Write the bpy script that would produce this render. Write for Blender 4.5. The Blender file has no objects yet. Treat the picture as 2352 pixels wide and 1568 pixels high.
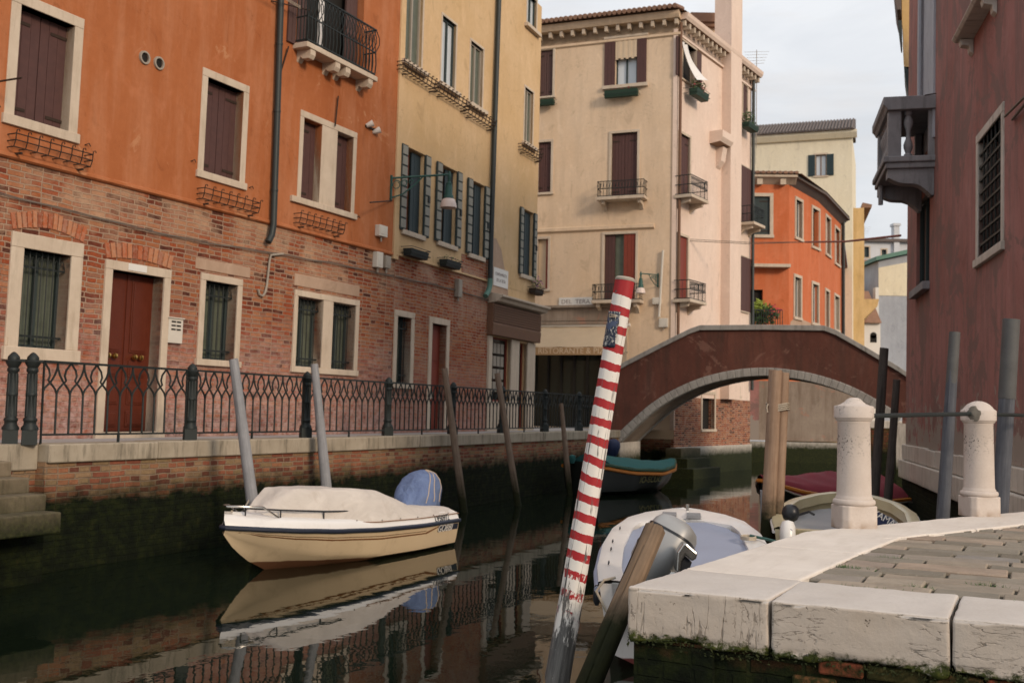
import bpy, bmesh, math, random
from mathutils import Vector, Matrix, noise
random.seed(11)
S = bpy.context.scene
C = S.collection
PI = math.pi
# ------------------------------------------------------------------ camera
F, CX, CY, HC = 2450.0, 1176.0, 784.0, 2.0          # measured on a 2352 x 1568 view
PITCH, ROLL = math.atan(161 / F), 0.02
RM = Matrix.Rotation(PI / 2 + PITCH, 3, 'X') @ Matrix.Rotation(ROLL, 3, 'Z')
CAM = Vector((0, 0, HC))
cd = bpy.data.cameras.new('camera'); cam = bpy.data.objects.new('camera', cd); C.objects.link(cam)
cd.sensor_width = 36; cd.lens = 36 * F / 2352; cd.clip_end = 2000; cd.clip_start = 0.05
cam.matrix_world = Matrix.Translation(CAM) @ RM.to_4x4()
cd.dof.use_dof = True; cd.dof.focus_distance = 6.0; cd.dof.aperture_fstop = 5.0
S.camera = cam
def ray(px, py): return RM @ Vector(((px - CX) / F, (CY - py) / F, -1))
def onZ(px, py, z):
    r = ray(px, py); return CAM + r * ((z - HC) / r.z)
def onY(px, py, y):
    r = ray(px, py); return CAM + r * (y / r.y)
def hor(px): return 945 + ROLL * (px - 1176)
# ------------------------------------------------------------------ objects
ORG = {}
def tag(o, label=None, cat=None, group=None, kind=None):
    if label: o['label'] = label
    if cat: o['category'] = cat
    if group: o['group'] = group
    if kind: o['kind'] = kind
    return o
def thing(name, label, cat, loc=(0, 0, 0), group=None, rot=(0, 0, 0)):
    o = bpy.data.objects.new(name, None); C.objects.link(o)
    o.location = loc; o.rotation_euler = rot; o.empty_display_size = .2
    ORG[o.name] = Vector(loc) if rot == (0, 0, 0) else Vector((0, 0, 0))
    return tag(o, label, cat, group)
def kids(o): return list(o.children)
def copy_tree(o, parent=None):
    c = o.copy(); C.objects.link(c); c.parent = parent
    if o.name in ORG: ORG[c.name] = ORG[o.name]
    for ch in kids(o): copy_tree(ch, c)
    return c
class MB:
    def __init__(s, M=None):
        s.v, s.f, s.uv, s.sm = [], [], [], []; s.M = M or Matrix()
    def add(s, pts, faces, smooth=False, uvs=None):
        b = len(s.v); pts = [Vector(p) for p in pts]
        s.v += [s.M @ p for p in pts]
        for i, f in enumerate(faces):
            s.f.append([b + k for k in f]); s.sm.append(smooth)
            if uvs: s.uv.append(uvs[i]); continue
            p0, p1, p2 = pts[f[0]], pts[f[1]], pts[f[2]]
            n = (p1 - p0).cross(p2 - p0); a = [abs(n.x), abs(n.y), abs(n.z)]
            if a[0] >= a[1] and a[0] >= a[2]: s.uv.append([(pts[k].y, pts[k].z) for k in f])
            elif a[1] >= a[2]: s.uv.append([(pts[k].x, pts[k].z) for k in f])
            else: s.uv.append([(pts[k].x, pts[k].y) for k in f])
        return s
    def box(s, x0, x1, y0, y1, z0, z1, T=None):
        p = [Vector((x, y, z)) for x in (x0, x1) for y in (y0, y1) for z in (z0, z1)]
        if T: p = [T @ q for q in p]
        return s.add(p, [(0, 1, 3, 2), (4, 6, 7, 5), (0, 4, 5, 1), (2, 3, 7, 6), (0, 2, 6, 4), (1, 5, 7, 3)])
    def quad(s, a, b, c, d): return s.add([a, b, c, d], [(0, 1, 2, 3)])
    def prism(s, poly, y0, y1, ax='y', T=None):
        n = len(poly)
        def P(p, y):
            q = {'y': (p[0], y, p[1]), 'z': (p[0], p[1], y), 'x': (y, p[0], p[1])}[ax]
            return T @ Vector(q) if T else Vector(q)
        pts = [P(p, y0) for p in poly] + [P(p, y1) for p in poly]
        return s.add(pts, [tuple(range(n)), tuple(range(2 * n - 1, n - 1, -1))] +
                     [(i, (i + 1) % n, n + (i + 1) % n, n + i) for i in range(n)])
    def strip(s, outer, inner, y0, y1):
        """band between two polylines, extruded in y"""
        n = len(outer)
        for i in range(n - 1):
            s.prism([outer[i], outer[i + 1], inner[i + 1], inner[i]], y0, y1)
        return s
    def tube(s, pts, r, n=8, cap=True, smooth=True):
        pts = [Vector(p) for p in pts]; m = len(pts)
        rs = r if isinstance(r, (list, tuple)) else [r] * m
        ring = []; up = None
        for i, p in enumerate(pts):
            t = (pts[min(i + 1, m - 1)] - pts[max(i - 1, 0)]).normalized()
            if up is None: up = Vector((0, 0, 1)) if abs(t.z) < .9 else Vector((0, 1, 0))
            a = t.cross(up)
            if a.length < 1e-5: a = t.orthogonal()
            a.normalize(); b = a.cross(t).normalized(); up = b
            ring += [p + (a * math.cos(2 * PI * k / n + PI / n) + b * math.sin(2 * PI * k / n + PI / n)) * rs[i] for k in range(n)]
        fs = []
        for i in range(m - 1):
            for k in range(n):
                fs.append((i * n + k, i * n + (k + 1) % n, (i + 1) * n + (k + 1) % n, (i + 1) * n + k))
        if cap: fs += [tuple(range(n)), tuple((m - 1) * n + k for k in range(n - 1, -1, -1))]
        return s.add(ring, fs, smooth)
    def lathe(s, prof, n=24, T=None, smooth=True, sq=0):
        pts = []; m = len(prof)
        for r, z in prof:
            for k in range(n):
                a = 2 * PI * k / n; q = Vector((r * math.cos(a), r * math.sin(a), z)); pts.append(T @ q if T else q)
        fs = [(i * n + k, i * n + (k + 1) % n, (i + 1) * n + (k + 1) % n, (i + 1) * n + k) for i in range(m - 1) for k in range(n)]
        fs += [tuple(range(n - 1, -1, -1)), tuple((m - 1) * n + k for k in range(n))]
        return s.add(pts, fs, smooth)
    def loft(s, rows, smooth=True, close=False):
        n = len(rows[0]); pts = [p for r in rows for p in r]
        fs = []
        for i in range(len(rows) - 1):
            for k in range(n if close else n - 1):
                fs.append((i * n + k, i * n + (k + 1) % n, (i + 1) * n + (k + 1) % n, (i + 1) * n + k))
        return s.add(pts, fs, smooth)
    def leaves(s, cen, rad, n, size, seed=0):
        rd = random.Random(seed); cen = Vector(cen)
        for i in range(n):
            d = Vector((rd.gauss(0, 1), rd.gauss(0, 1), rd.gauss(0, 1))).normalized() * (rd.random() ** .45)
            p = cen + Vector((d.x * rad[0], d.y * rad[1], d.z * rad[2]))
            a = Vector((rd.gauss(0, 1), rd.gauss(0, 1), rd.gauss(0, .6))).normalized(); b = a.orthogonal().normalized()
            z = size * rd.uniform(.6, 1.4)
            s.add([p - a * z, p + b * z * .4, p + a * z, p - b * z * .4], [(0, 1, 2, 3)])
        return s
    def build(s, name, mat, parent=None, bevel=0, seg=2, org=None, merge=False):
        o0 = Vector(org) if org is not None else (ORG.get(parent.name, Vector()) if parent else Vector())
        me = bpy.data.meshes.new(name)
        me.from_pydata([v - o0 for v in s.v], [], s.f)
        uvl = me.uv_layers.new(name='uv'); k = 0; flat = []
        for u in s.uv:
            for q in u: flat += [q[0], q[1]]
        uvl.data.foreach_set('uv', flat)
        me.polygons.foreach_set('use_smooth', s.sm)
        bm = bmesh.new(); bm.from_mesh(me)
        if merge: bmesh.ops.remove_doubles(bm, verts=bm.verts, dist=1e-5)
        bmesh.ops.recalc_face_normals(bm, faces=bm.faces); bm.to_mesh(me); bm.free()
        if any(s.sm): me.set_sharp_from_angle(angle=.75)
        o = bpy.data.objects.new(name, me); C.objects.link(o); me.materials.append(mat)
        if parent: o.parent = parent; ORG[o.name] = o0
        elif org is not None: o.location = org; ORG[o.name] = Vector(org)
        if bevel:
            b = o.modifiers.new('bevel', 'BEVEL'); b.width = bevel; b.segments = seg; b.limit_method = 'ANGLE'; b.angle_limit = .6
        return o
def text_mb(txt, size, M, depth=.004, sx=1.0, shear=0, align='CENTER', arc=None):
    cu = bpy.data.curves.new('t', 'FONT'); cu.body = txt; cu.size = size; cu.align_x = align; cu.align_y = 'CENTER'
    cu.extrude = depth / 2; cu.shear = shear; cu.resolution_u = 3
    o = bpy.data.objects.new('t', cu); C.objects.link(o)
    dg = bpy.context.evaluated_depsgraph_get(); me = bpy.data.meshes.new_from_object(o.evaluated_get(dg))
    mb = MB(M); pts = []
    for v in me.vertices:
        x, y, z = v.co.x * sx, v.co.y, v.co.z
        if arc: y = y - x * x / (2 * arc)
        pts.append((x, -z, y))
    mb.add(pts, [tuple(p.vertices) for p in me.polygons])
    bpy.data.objects.remove(o); bpy.data.meshes.remove(me); bpy.data.curves.remove(cu)
    return mb
class Wall:
    """vertical plane; local x runs left to right seen from outside, y into the wall, z up"""
    def __init__(w, p, d, z=0.0, ls=0.0, ln=0.0):
        w.d = Vector((d[0], d[1], 0)).normalized(); w.n = Vector((w.d.y, -w.d.x, 0))
        w.o = Vector((p[0], p[1], z)); w.up = Vector((0, 0, 1)) + w.d * ls + w.n * ln
        i = -w.n
        w.M = Matrix(((w.d.x, i.x, w.up.x, w.o.x), (w.d.y, i.y, w.up.y, w.o.y), (0, 0, 1, w.o.z), (0, 0, 0, 1)))
        w.I = w.M.inverted()
    def px(w, px, py, out=0.0):
        a = w.I @ CAM; b = w.I.to_3x3() @ ray(px, py)
        t = (-out - a.y) / b.y; q = a + b * t
        return q.x, q.z
    def pt(w, s, out, h): return w.M @ Vector((s, -out, h))
    def rect(w, TL, BL, TR, BR, out=0.0):
        a, b, c, d = [w.px(*q, out) for q in (TL, BL, TR, BR)]
        return ((a[0] + b[0]) / 2, (c[0] + d[0]) / 2, (b[1] + d[1]) / 2, (a[1] + c[1]) / 2)
    def rz(w): return math.atan2(w.d.y, w.d.x)
    def mb(w): return MB(w.M.copy())
def wall_holes(mb, s0, s1, h0, h1, holes, depth=.25, y=0.0):
    xs = sorted({s0, s1} | {v for o in holes for v in o[:2] if s0 < v < s1})
    zs = sorted({h0, h1} | {v for o in holes for v in o[2:4] if h0 < v < h1})
    for i in range(len(xs) - 1):
        for j in range(len(zs) - 1):
            cx, cz = (xs[i] + xs[i + 1]) / 2, (zs[j] + zs[j + 1]) / 2
            if any(o[0] < cx < o[1] and o[2] < cz < o[3] for o in holes): continue
            mb.quad((xs[i], y, zs[j]), (xs[i + 1], y, zs[j]), (xs[i + 1], y, zs[j + 1]), (xs[i], y, zs[j + 1]))
    for o in holes:
        a, b, c, d = max(o[0], s0), min(o[1], s1), max(o[2], h0), min(o[3], h1)
        if a >= b or c >= d: continue
        mb.quad((a, y, c), (a, y, d), (a, y + depth, d), (a, y + depth, c)); mb.quad((b, y, c), (b, y, d), (b, y + depth, d), (b, y + depth, c))
        mb.quad((a, y, d), (b, y, d), (b, y + depth, d), (a, y + depth, d)); mb.quad((a, y, c), (b, y, c), (b, y + depth, c), (a, y + depth, c))
    return mb
def shell(mb, s0, s1, h0, h1, dep, front=None):
    """the sides, back and top behind a pierced front"""
    y0 = .001 if front is None else front
    mb.quad((s0, y0, h0), (s0, dep, h0), (s0, dep, h1), (s0, y0, h1)); mb.quad((s1, y0, h0), (s1, dep, h0), (s1, dep, h1), (s1, y0, h1))
    mb.quad((s0, dep, h0), (s1, dep, h0), (s1, dep, h1), (s0, dep, h1)); mb.quad((s0, y0, h1), (s1, y0, h1), (s1, dep, h1), (s0, dep, h1))
    return mb
# ------------------------------------------------------------------ material helpers
class NT:
    def __init__(s, name):
        s.m = bpy.data.materials.new(name); s.m.use_nodes = True; s.t = s.m.node_tree
        s.b = s.t.nodes['Principled BSDF']; s.c = {}
    def n(s, ty, outp=0, props=None, **inp):
        nd = s.t.nodes.new(ty)
        for k, v in (props or {}).items(): setattr(nd, k, v)
        for k, v in inp.items():
            k = k.replace('_', ' ')
            s.set(nd.inputs[k], v)
        return nd.outputs[outp]
    def set(s, sock, v):
        if isinstance(v, bpy.types.NodeSocket): s.t.links.new(v, sock)
        elif isinstance(v, tuple) and len(v) == 3 and sock.type == 'RGBA': sock.default_value = (*v, 1)
        else: sock.default_value = v
    def co(s, kind='UV', scale=(1, 1, 1), loc=(0, 0, 0)):
        src = s.t.nodes.new('ShaderNodeTexCoord').outputs[kind] if kind != 'Pos' else s.n('ShaderNodeNewGeometry')
        return s.n('ShaderNodeMapping', Vector=src, Scale=scale, Location=loc)
    def noise(s, vec, scale, detail=6, rough=.6, dist=0.0):
        return s.n('ShaderNodeTexNoise', Vector=vec, Scale=scale, Detail=detail, Roughness=rough, Distortion=dist)
    def noisec(s, vec, scale, detail=3):
        return s.n('ShaderNodeTexNoise', 1, Vector=vec, Scale=scale, Detail=detail)
    def ramp(s, f, st, interp='LINEAR'):
        nd = s.t.nodes.new('ShaderNodeValToRGB'); s.t.links.new(f, nd.inputs[0]); e = nd.color_ramp.elements
        nd.color_ramp.interpolation = interp
        while len(e) < len(st): e.new(.5)
        for el, (p, c) in zip(e, st):
            el.position = p; el.color = (*c, 1) if isinstance(c, tuple) else (c, c, c, 1)
        return nd.outputs[0]
    def mix(s, f, a, b, mode='MIX'):
        nd = s.t.nodes.new('ShaderNodeMix'); nd.data_type = 'RGBA'; nd.blend_type = mode
        s.set(nd.inputs[0], f); s.set(nd.inputs[6], a); s.set(nd.inputs[7], b); return nd.outputs[2]
    def ma(s, op, a, b=0.0, clamp=False):
        nd = s.t.nodes.new('ShaderNodeMath'); nd.operation = op; nd.use_clamp = clamp
        s.set(nd.inputs[0], a); s.set(nd.inputs[1], b); return nd.outputs[0]
    def mr(s, v, a, b, c=0.0, d=1.0):
        return s.n('ShaderNodeMapRange', props={'clamp': True}, Value=v, From_Min=a, From_Max=b, To_Min=c, To_Max=d)
    def z(s): return s.n('ShaderNodeSeparateXYZ', 2, Vector=s.n('ShaderNodeNewGeometry'))
    def sep(s, v, i): return s.n('ShaderNodeSeparateXYZ', i, Vector=v)
    def bump(s, h, strength=.3, dist=.01):
        s.set(s.b.inputs['Normal'], s.n('ShaderNodeBump', Height=h, Strength=strength, Distance=dist))
    def out(s, col, rough=.8, metal=0.0, spec=.3):
        s.set(s.b.inputs['Base Color'], col); s.set(s.b.inputs['Roughness'], rough); s.set(s.b.inputs['Metallic'], metal)
        s.b.inputs['Specular IOR Level'].default_value = spec
        return s.m
def plain(name, col, rough=.6, metal=0.0, var=.18, scale=6, coord='Object', spec=.35):
    q = NT(name); v = q.co(coord); f = q.noise(v, scale, 5)
    c = q.mix(f, tuple(x * (1 - var) for x in col), tuple(min(1, x * (1 + var)) for x in col))
    q.bump(q.noise(v, scale * 8, 3), .08, .004)
    return q.out(c, q.mr(f, .2, .8, rough - .06, min(1, rough + .08)), metal, spec)
def plaster(name, c1, c2, stain, stain_amt=.5, patch=None, low=None, seed=0.0):
    """painted render: cloudy tone, rain streaks, worn spots; low=(z0,z1,colour) damp foot of the wall"""
    q = NT(name); v = q.co('UV', loc=(seed, 0, 0)); st = q.co('UV', (1, .12, 1), (seed, 0, 0))
    a = q.noise(v, .55, 6, .62, .3); b = q.noise(st, 3.2, 6, .65); fine = q.noise(v, 9, 6, .7)
    c = q.mix(q.mr(a, .3, .7), c1, c2); b2 = q.noise(q.co('UV', (1, .5, 1), (seed + 4, 2, 0)), 2.1, 10, .72, .8)
    c = q.mix(q.mr(b2, .42, .36, 0, .38), c, tuple(x * .6 for x in c1)); c = q.mix(q.mr(b2, .54, .68, 0, .5), c, tuple(min(1, x * 1.12 + .03) for x in c2))
    c = q.mix(q.ma('MULTIPLY', q.mr(b, .45, .75), stain_amt), c, stain)
    hl = q.ma('MULTIPLY', q.mr(q.ma('ABSOLUTE', q.ma('SUBTRACT', q.noise(v, 1.3, 6, .6, .6), .5)), .001, .004, 1, 0), q.mr(q.noise(v, .6, 3), .5, .6, 0, .5)); c = q.mix(hl, c, tuple(x * .35 for x in c1))
    c = q.mix(q.mr(fine, .35, .75, 0, .22), c, tuple(x * .62 for x in c1))
    if patch:
        pm = q.mr(q.noise(v, .9, 9, .7, .6), patch[1], patch[1] + .03); c = q.mix(q.ma('MULTIPLY', pm, patch[2]), c, patch[0])
    if low:
        zz = q.ma('ADD', q.sep(v, 1), q.ma('MULTIPLY', q.ma('SUBTRACT', q.noise(v, 2.2, 8, .7), .5), low[3]))
        c = q.mix(q.mr(zz, low[0], low[1], 1, 0), c, low[2])
    q.bump(q.noise(v, 24, 7, .65), .25, .012)
    return q.out(c, .9, 0, .15)
def bricks(name, pal, mortar, wash=None, wash_th=.55, wash_h=None, low=None, bw=.265, rh=.072, ms=.011, algae=None, seed=0.0, deep=None):
    """individual brick tones; wash = thin old lime coat that survives in patches; algae by height above the water"""
    q = NT(name); v = q.co('UV', loc=(seed, 0, 0))
    wob = q.n('ShaderNodeVectorMath', props={'operation': 'SCALE'}, Vector=q.n('ShaderNodeVectorMath', props={'operation': 'SUBTRACT'}, Vector=q.noisec(v, 3.0, 2)), Scale=.05)
    q.t.nodes[-2].inputs[1].default_value = (.5, .5, .5)
    v2 = q.n('ShaderNodeVectorMath', props={'operation': 'ADD'}, Vector=v)
    nd = v2.node; q.t.links.new(wob, nd.inputs[1])
    br = q.t.nodes.new('ShaderNodeTexBrick'); q.t.links.new(v2, br.inputs['Vector'])
    br.offset = .5; br.squash = .62; br.squash_frequency = 2
    q.set(br.inputs['Color1'], (0, 0, 0)); q.set(br.inputs['Color2'], (1, 1, 1)); q.set(br.inputs['Mortar'], (.5, .5, .5))
    for k, x in (('Scale', 1.0), ('Mortar Size', ms), ('Mortar Smooth', .35), ('Brick Width', bw), ('Row Height', rh), ('Bias', 0.0)): br.inputs[k].default_value = x
    rnd = q.ma('ADD', br.outputs[0], q.ma('MULTIPLY', q.ma('SUBTRACT', q.noise(v, 1.1, 4), .5), .7))
    n = len(pal); c = q.ramp(rnd, [(.05 + .9 * i / (n - 1), p) for i, p in enumerate(pal)])
    c = q.mix(q.mr(q.noise(v, 26, 5, .7), .35, .75, 0, .45), c, tuple(x * .6 for x in pal[0]))
    edge = q.ma('ADD', br.outputs['Fac'], q.ma('MULTIPLY', q.ma('SUBTRACT', q.noise(v, 18, 4), .5), .7), True)
    dk = q.ma('ADD', q.noise(v, .75, 7, .65, .4), q.mr(q.sep(v, 1), deep[0], deep[1], deep[2], deep[3])) if deep else q.noise(v, 2.3, 5)
    mm = q.mix(q.mr(dk, .46, .62), mortar, (.27, .165, .115) if deep else tuple(x * .72 for x in mortar)); mm = q.mix(q.mr(q.noise(v, 14, 6, .7), .4, .7, 0, .5), mm, tuple(x * .7 for x in mortar))
    c = q.mix(edge, c, mm)
    if deep: c = q.mix(q.mr(dk, .5, .75, 0, .35), c, (.30, .075, .03))
    if wash:
        w = q.noise(v, .8, 9, .68, .5)
        if wash_h: w = q.ma('ADD', w, q.mr(q.sep(v, 1), wash_h[0], wash_h[1], wash_h[2], wash_h[3]))
        w = q.mr(w, wash_th, wash_th + .18, 0, .8)
        w = q.ma('MULTIPLY', w, q.mr(q.noise(v, 7, 6, .7), .25, .6, .45, 1))
        c = q.mix(w, c, wash)
    if low:
        g = q.ma('ADD', q.sep(v, 1), q.ma('MULTIPLY', q.ma('SUBTRACT', q.noise(v, 1.6, 8, .7), .5), 1.6))
        g = q.ma('MULTIPLY', q.mr(g, low[0], low[1], 1, 0), q.mr(q.noise(v, 8, 7, .75), .36, .6, .05, .95)); c = q.mix(g, c, low[2])
    if algae:
        zz = q.ma('ADD', q.z(), q.ma('MULTIPLY', q.ma('SUBTRACT', q.noise(v, 3.5, 8, .7), .5), algae[2]))
        gc = q.ramp(q.noise(v, 6, 8, .7), [(.3, (.002, .003, .0015)), (.48, (.006, .009, .003)), (.6, (.013, .018, .004)), (.75, (.035, .026, .012))])
        c = q.mix(q.mr(zz, algae[0], algae[1], 1, 0), c, gc)
    h = q.ma('SUBTRACT', q.ma('MULTIPLY', q.noise(v, 30, 5, .7), .5), q.ma('MULTIPLY', br.outputs['Fac'], .9))
    q.bump(h, .9, .03)
    return q.out(c, .9, 0, .15)
def stone(name, c1, c2, grime=(.1, .085, .06), amt=.5, algae=None, scale=1.0, cracks=0.0, streak=True):
    q = NT(name); v = q.co('UV'); o = q.co('Object')
    a = q.noise(o, 2.2 * scale, 7, .65); st = q.noise(q.co('UV', (5, .7, 1)), 1.6 * scale, 7, .7)
    c = q.mix(q.mr(a, .3, .7), c1, c2)
    c = q.mix(q.ma('MULTIPLY', q.mr(st if streak else q.noise(o, 5, 8, .7), .5, .78), amt), c, grime)
    sp = q.mr(q.noise(o, 42 * scale, 6, .75), .6, .72, 0, .35); c = q.mix(sp, c, tuple(x * .55 for x in c1))
    h = q.noise(o, 34 * scale, 8, .7)
    if cracks:
        w = q.noisec(v, 4, 6)
        d = q.n('ShaderNodeVectorMath', props={'operation': 'MULTIPLY_ADD'}, Vector=w); nd = d.node
        nd.inputs[1].default_value = (.22, .35, .2); q.t.links.new(q.co('UV', (5.5, 1.1, 1)), nd.inputs[2])
        vo = q.n('ShaderNodeTexVoronoi', props={'feature': 'DISTANCE_TO_EDGE'}, Vector=d, Scale=1.5)
        up = q.ma('SUBTRACT', 1, q.ma('ABSOLUTE', q.sep(q.n('ShaderNodeNewGeometry', 1), 2)))
        cm = q.ma('MULTIPLY', q.ma('MULTIPLY', q.mr(vo, .004, .02, 1, 0), q.mr(q.noise(v, 2.6, 5), .47, .6)), q.ma('MULTIPLY', up, cracks))
        c = q.mix(cm, c, (.05, .045, .035)); h = q.ma('SUBTRACT', h, cm)
    if algae:
        zz = q.ma('ADD', q.z(), q.ma('MULTIPLY', q.ma('SUBTRACT', q.noise(o, 9, 9, .75), .5), algae[2]))
        gc = q.ramp(q.noise(o, 20, 7, .7), [(.3, (.006, .007, .003)), (.5, (.016, .021, .005)), (.7, (.04, .045, .01))])
        c = q.mix(q.mr(zz, algae[0], algae[1], 1, 0), c, gc)
    q.bump(h, .35, .008)
    return q.out(c, .82, 0, .25)
def wood(name, c1, c2, grain=1.0, algae=None, crack=.5):
    q = NT(name); v = q.co('Object', (1, 1, .06)); o = q.co('Object')
    a = q.noise(v, 26 * grain, 8, .7); b = q.noise(o, 3, 6, .65); cr = q.noise(q.co('Object', (1, 1, .035)), 18 * grain, 3, .5, .2)
    c = q.mix(q.mr(a, .32, .68), c1, c2); c = q.mix(q.mr(b, .4, .75, 0, .5), c, tuple(x * .5 for x in c1))
    m = q.ma('MULTIPLY', q.mr(cr, .62, .66), crack); c = q.mix(m, c, tuple(x * .15 for x in c1))
    if algae:
        zz = q.ma('ADD', q.z(), q.ma('MULTIPLY', q.ma('SUBTRACT', q.noise(o, 7, 7, .7), .5), algae[2]))
        c = q.mix(q.mr(zz, algae[0], algae[1], 1, 0), c, q.mix(q.noise(o, 14, 6), (.006, .008, .004), (.03, .032, .01)))
    q.bump(q.ma('SUBTRACT', a, m), .5, .012)
    return q.out(c, .85, 0, .2)
# ------------------------------------------------------------------ materials
def quaystone(name, cs):
    q = NT(name); v = q.co('UV'); o = q.co('Object'); a = q.noise(o, 2.4, 7, .65); up = q.mr(q.ma('ABSOLUTE', q.sep(q.n('ShaderNodeNewGeometry', 1), 2)), .4, .8, 1, 0)
    c = q.mix(q.mr(a, .3, .7), (.48, .435, .39), (.56, .515, .47)); c = q.mix(q.ma('MULTIPLY', up, q.mr(q.noise(o, 1.3, 5), .3, .7, .25, .8)), c, (.44, .36, .28))
    cv = q.co('UV', cs); w1 = q.noise(cv, 7, 5, .55, .35); w2 = q.noise(cv, 15, 5, .6, .5); w3 = q.noise(q.co('UV', (1, 1, 1)), 9, 6, .6, .8)
    def line(n, t): return q.mr(q.ma('ABSOLUTE', q.ma('SUBTRACT', n, .5)), t * .35, t, 1, 0)
    k = q.ma('MAXIMUM', q.ma('MULTIPLY', line(w1, .011), q.mr(q.noise(v, 3.1, 4), .45, .55)), q.ma('MULTIPLY', line(w2, .012), q.mr(q.noise(v, 4.3, 4), .5, .58)))
    k = q.ma('MAXIMUM', k, q.ma('MULTIPLY', line(w3, .008), q.mr(q.noise(v, 2.0, 4), .54, .6))); k = q.ma('MULTIPLY', k, up)
    pit = q.ma('MULTIPLY', q.mr(q.noise(o, 46, 4, .6), .62, .67), q.mr(q.noise(o, 5, 4), .5, .6)); pit = q.ma('MULTIPLY', pit, q.ma('ADD', q.ma('MULTIPLY', up, .8), .15))
    c = q.mix(q.ma('MULTIPLY', k, .65), c, (.08, .066, .05)); c = q.mix(pit, c, (.09, .075, .055)); c = q.mix(q.mr(q.noise(o, 70, 5, .75), .5, .75, 0, .3), c, (.36, .31, .26))
    zz = q.ma('ADD', q.z(), q.ma('MULTIPLY', q.ma('SUBTRACT', q.noise(o, 13, 9, .75), .5), .20)); gc = q.ramp(q.noise(o, 30, 7, .7), [(.3, (.012, .014, .005)), (.5, (.035, .045, .008)), (.7, (.09, .095, .02))]); c = q.mix(q.mr(zz, .975, 1.0, 1, 0), c, gc)
    q.bump(q.ma('SUBTRACT', q.ma('ADD', q.ma('MULTIPLY', q.noise(o, 60, 8, .75), .4), q.ma('MULTIPLY', q.noise(o, 14, 6, .6), .9)), q.ma('ADD', k, pit)), .55, .010)
    return q.out(c, .85, 0, .2)
M = {}
M['orange'] = plaster('orange_plaster', (.345, .107, .037), (.435, .152, .06), (.50, .225, .12), .75, patch=((.50, .25, .13), .60, .6))
M['yellow'] = plaster('yellow_plaster', (.58, .39, .20), (.66, .47, .28), (.50, .34, .18), .4, seed=3)
M['cream'] = plaster('cream_plaster', (.67, .495, .335), (.73, .565, .41), (.50, .385, .275), .5, seed=7, low=(-1.0, 4.6, (.58, .44, .30), 2.0))
M['pink'] = plaster('pink_plaster', (.74, .57, .47), (.78, .63, .53), (.60, .47, .385), .35, seed=9, low=(.9, 2.2, (.34, .22, .15), 1.2))
M['red'] = plaster('red_plaster', (.52, .135, .05), (.60, .18, .08), (.60, .27, .16), .35, seed=12, low=(2.4, 3.4, (.5, .36, .25), 1.6))
M['pale'] = plaster('pale_yellow_plaster', (.74, .66, .49), (.78, .71, .55), (.58, .52, .42), .35, seed=15)
M['ochre'] = plaster('ochre_plaster', (.62, .42, .18), (.68, .48, .25), (.4, .26, .12), .6, seed=17)
M['grey'] = plaster('grey_plaster', (.55, .56, .58), (.62, .63, .65), (.45, .46, .48), .35, seed=19)
M['darkgrey'] = plaster('blue_grey_plaster', (.34, .36, .40), (.42, .44, .48), (.30, .31, .33), .5, seed=21)
M['oldred'] = plaster('weathered_red_plaster', (.275, .12, .102), (.375, .185, .165), (.15, .115, .105), .9, patch=((.19, .125, .11), .53, .75), seed=25, low=(1.86, 2.0, (.29, .245, .21), 5.0))
M['bridge'] = plaster('dark_red_bridge_plaster', (.105, .042, .032), (.165, .068, .05), (.065, .042, .034), .9, patch=((.25, .135, .105), .58, .5), seed=31)
M['peel'] = plaster('bare_grey_render', (.40, .27, .19), (.48, .35, .26), (.35, .25, .18), .4, seed=33)
M['greywash'] = plaster('mottled_grey_plaster', (.24, .185, .145), (.33, .27, .215), (.15, .105, .075), .9, patch=((.36, .18, .125), .56, .6), seed=36)
P_RED = [(.09, .03, .02), (.26, .058, .026), (.37, .09, .034), (.30, .14, .09), (.44, .19, .095), (.38, .125, .05)]
M['brick'] = bricks('old_brick', P_RED, (.40, .27, .19), wash=(.52, .35, .23), wash_th=.57, wash_h=(2.0, 3.3, -.05, .13), low=(.1, 2.1, (.55, .37, .33)), ms=.011, rh=.074, bw=.275, deep=(1.2, 3.1, .10, -.12))
M['brick_y'] = bricks('shop_brick', P_RED[1:], (.42, .29, .21), ms=.010, deep=(1.0, 3.0, .06, -.10), wash=(.50, .34, .25), wash_th=.58, wash_h=(1.5, 3.5, -.02, .1), low=(.0, 1.8, (.48, .31, .27)), seed=4.3)
M['brick_q'] = bricks('canal_brick', [(.16, .06, .04), (.30, .10, .06), (.36, .15, .08), (.26, .19, .10), (.34, .22, .13)], (.30, .22, .15), algae=(.78, 1.12, .55), seed=2.2)
M['brick_n'] = bricks('mossy_brick', [(.09, .035, .02), (.17, .045, .024), (.10, .07, .03), (.07, .07, .025)], (.05, .045, .022), algae=(.90, 1.2, .5), bw=.24, rh=.078, seed=8.1)
M['brick_c'] = bricks('wet_house_brick', P_RED, (.5, .36, .27), wash=(.6, .45, .36), wash_th=.6, seed=6)
M['stone'] = stone('window_stone', (.50, .405, .31), (.60, .505, .40), (.27, .21, .14), .55)
M['coping'] = stone('coping_stone', (.30, .255, .19), (.42, .365, .285), (.05, .042, .026), .95, algae=(.9, 1.15, .3))
M['steps'] = stone('step_stone', (.16, .125, .085), (.28, .225, .155), (.04, .035, .02), .85, algae=(.6, 1.3, .35))
M['quay'] = stone('quay_stone', (.60, .54, .475), (.70, .64, .57), (.30, .24, .17), .28, algae=(.955, 1.03, .18), cracks=.8)
M['quay_v'] = quaystone('quay_stone_vertical', (1.0, .16, 1))
M['quay_h'] = quaystone('quay_stone_bedded', (.22, 1.0, 1))
M['bollard'] = stone('bollard_stone', (.60, .535, .47), (.68, .62, .55), (.27, .21, .15), .22, scale=1.6)
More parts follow.
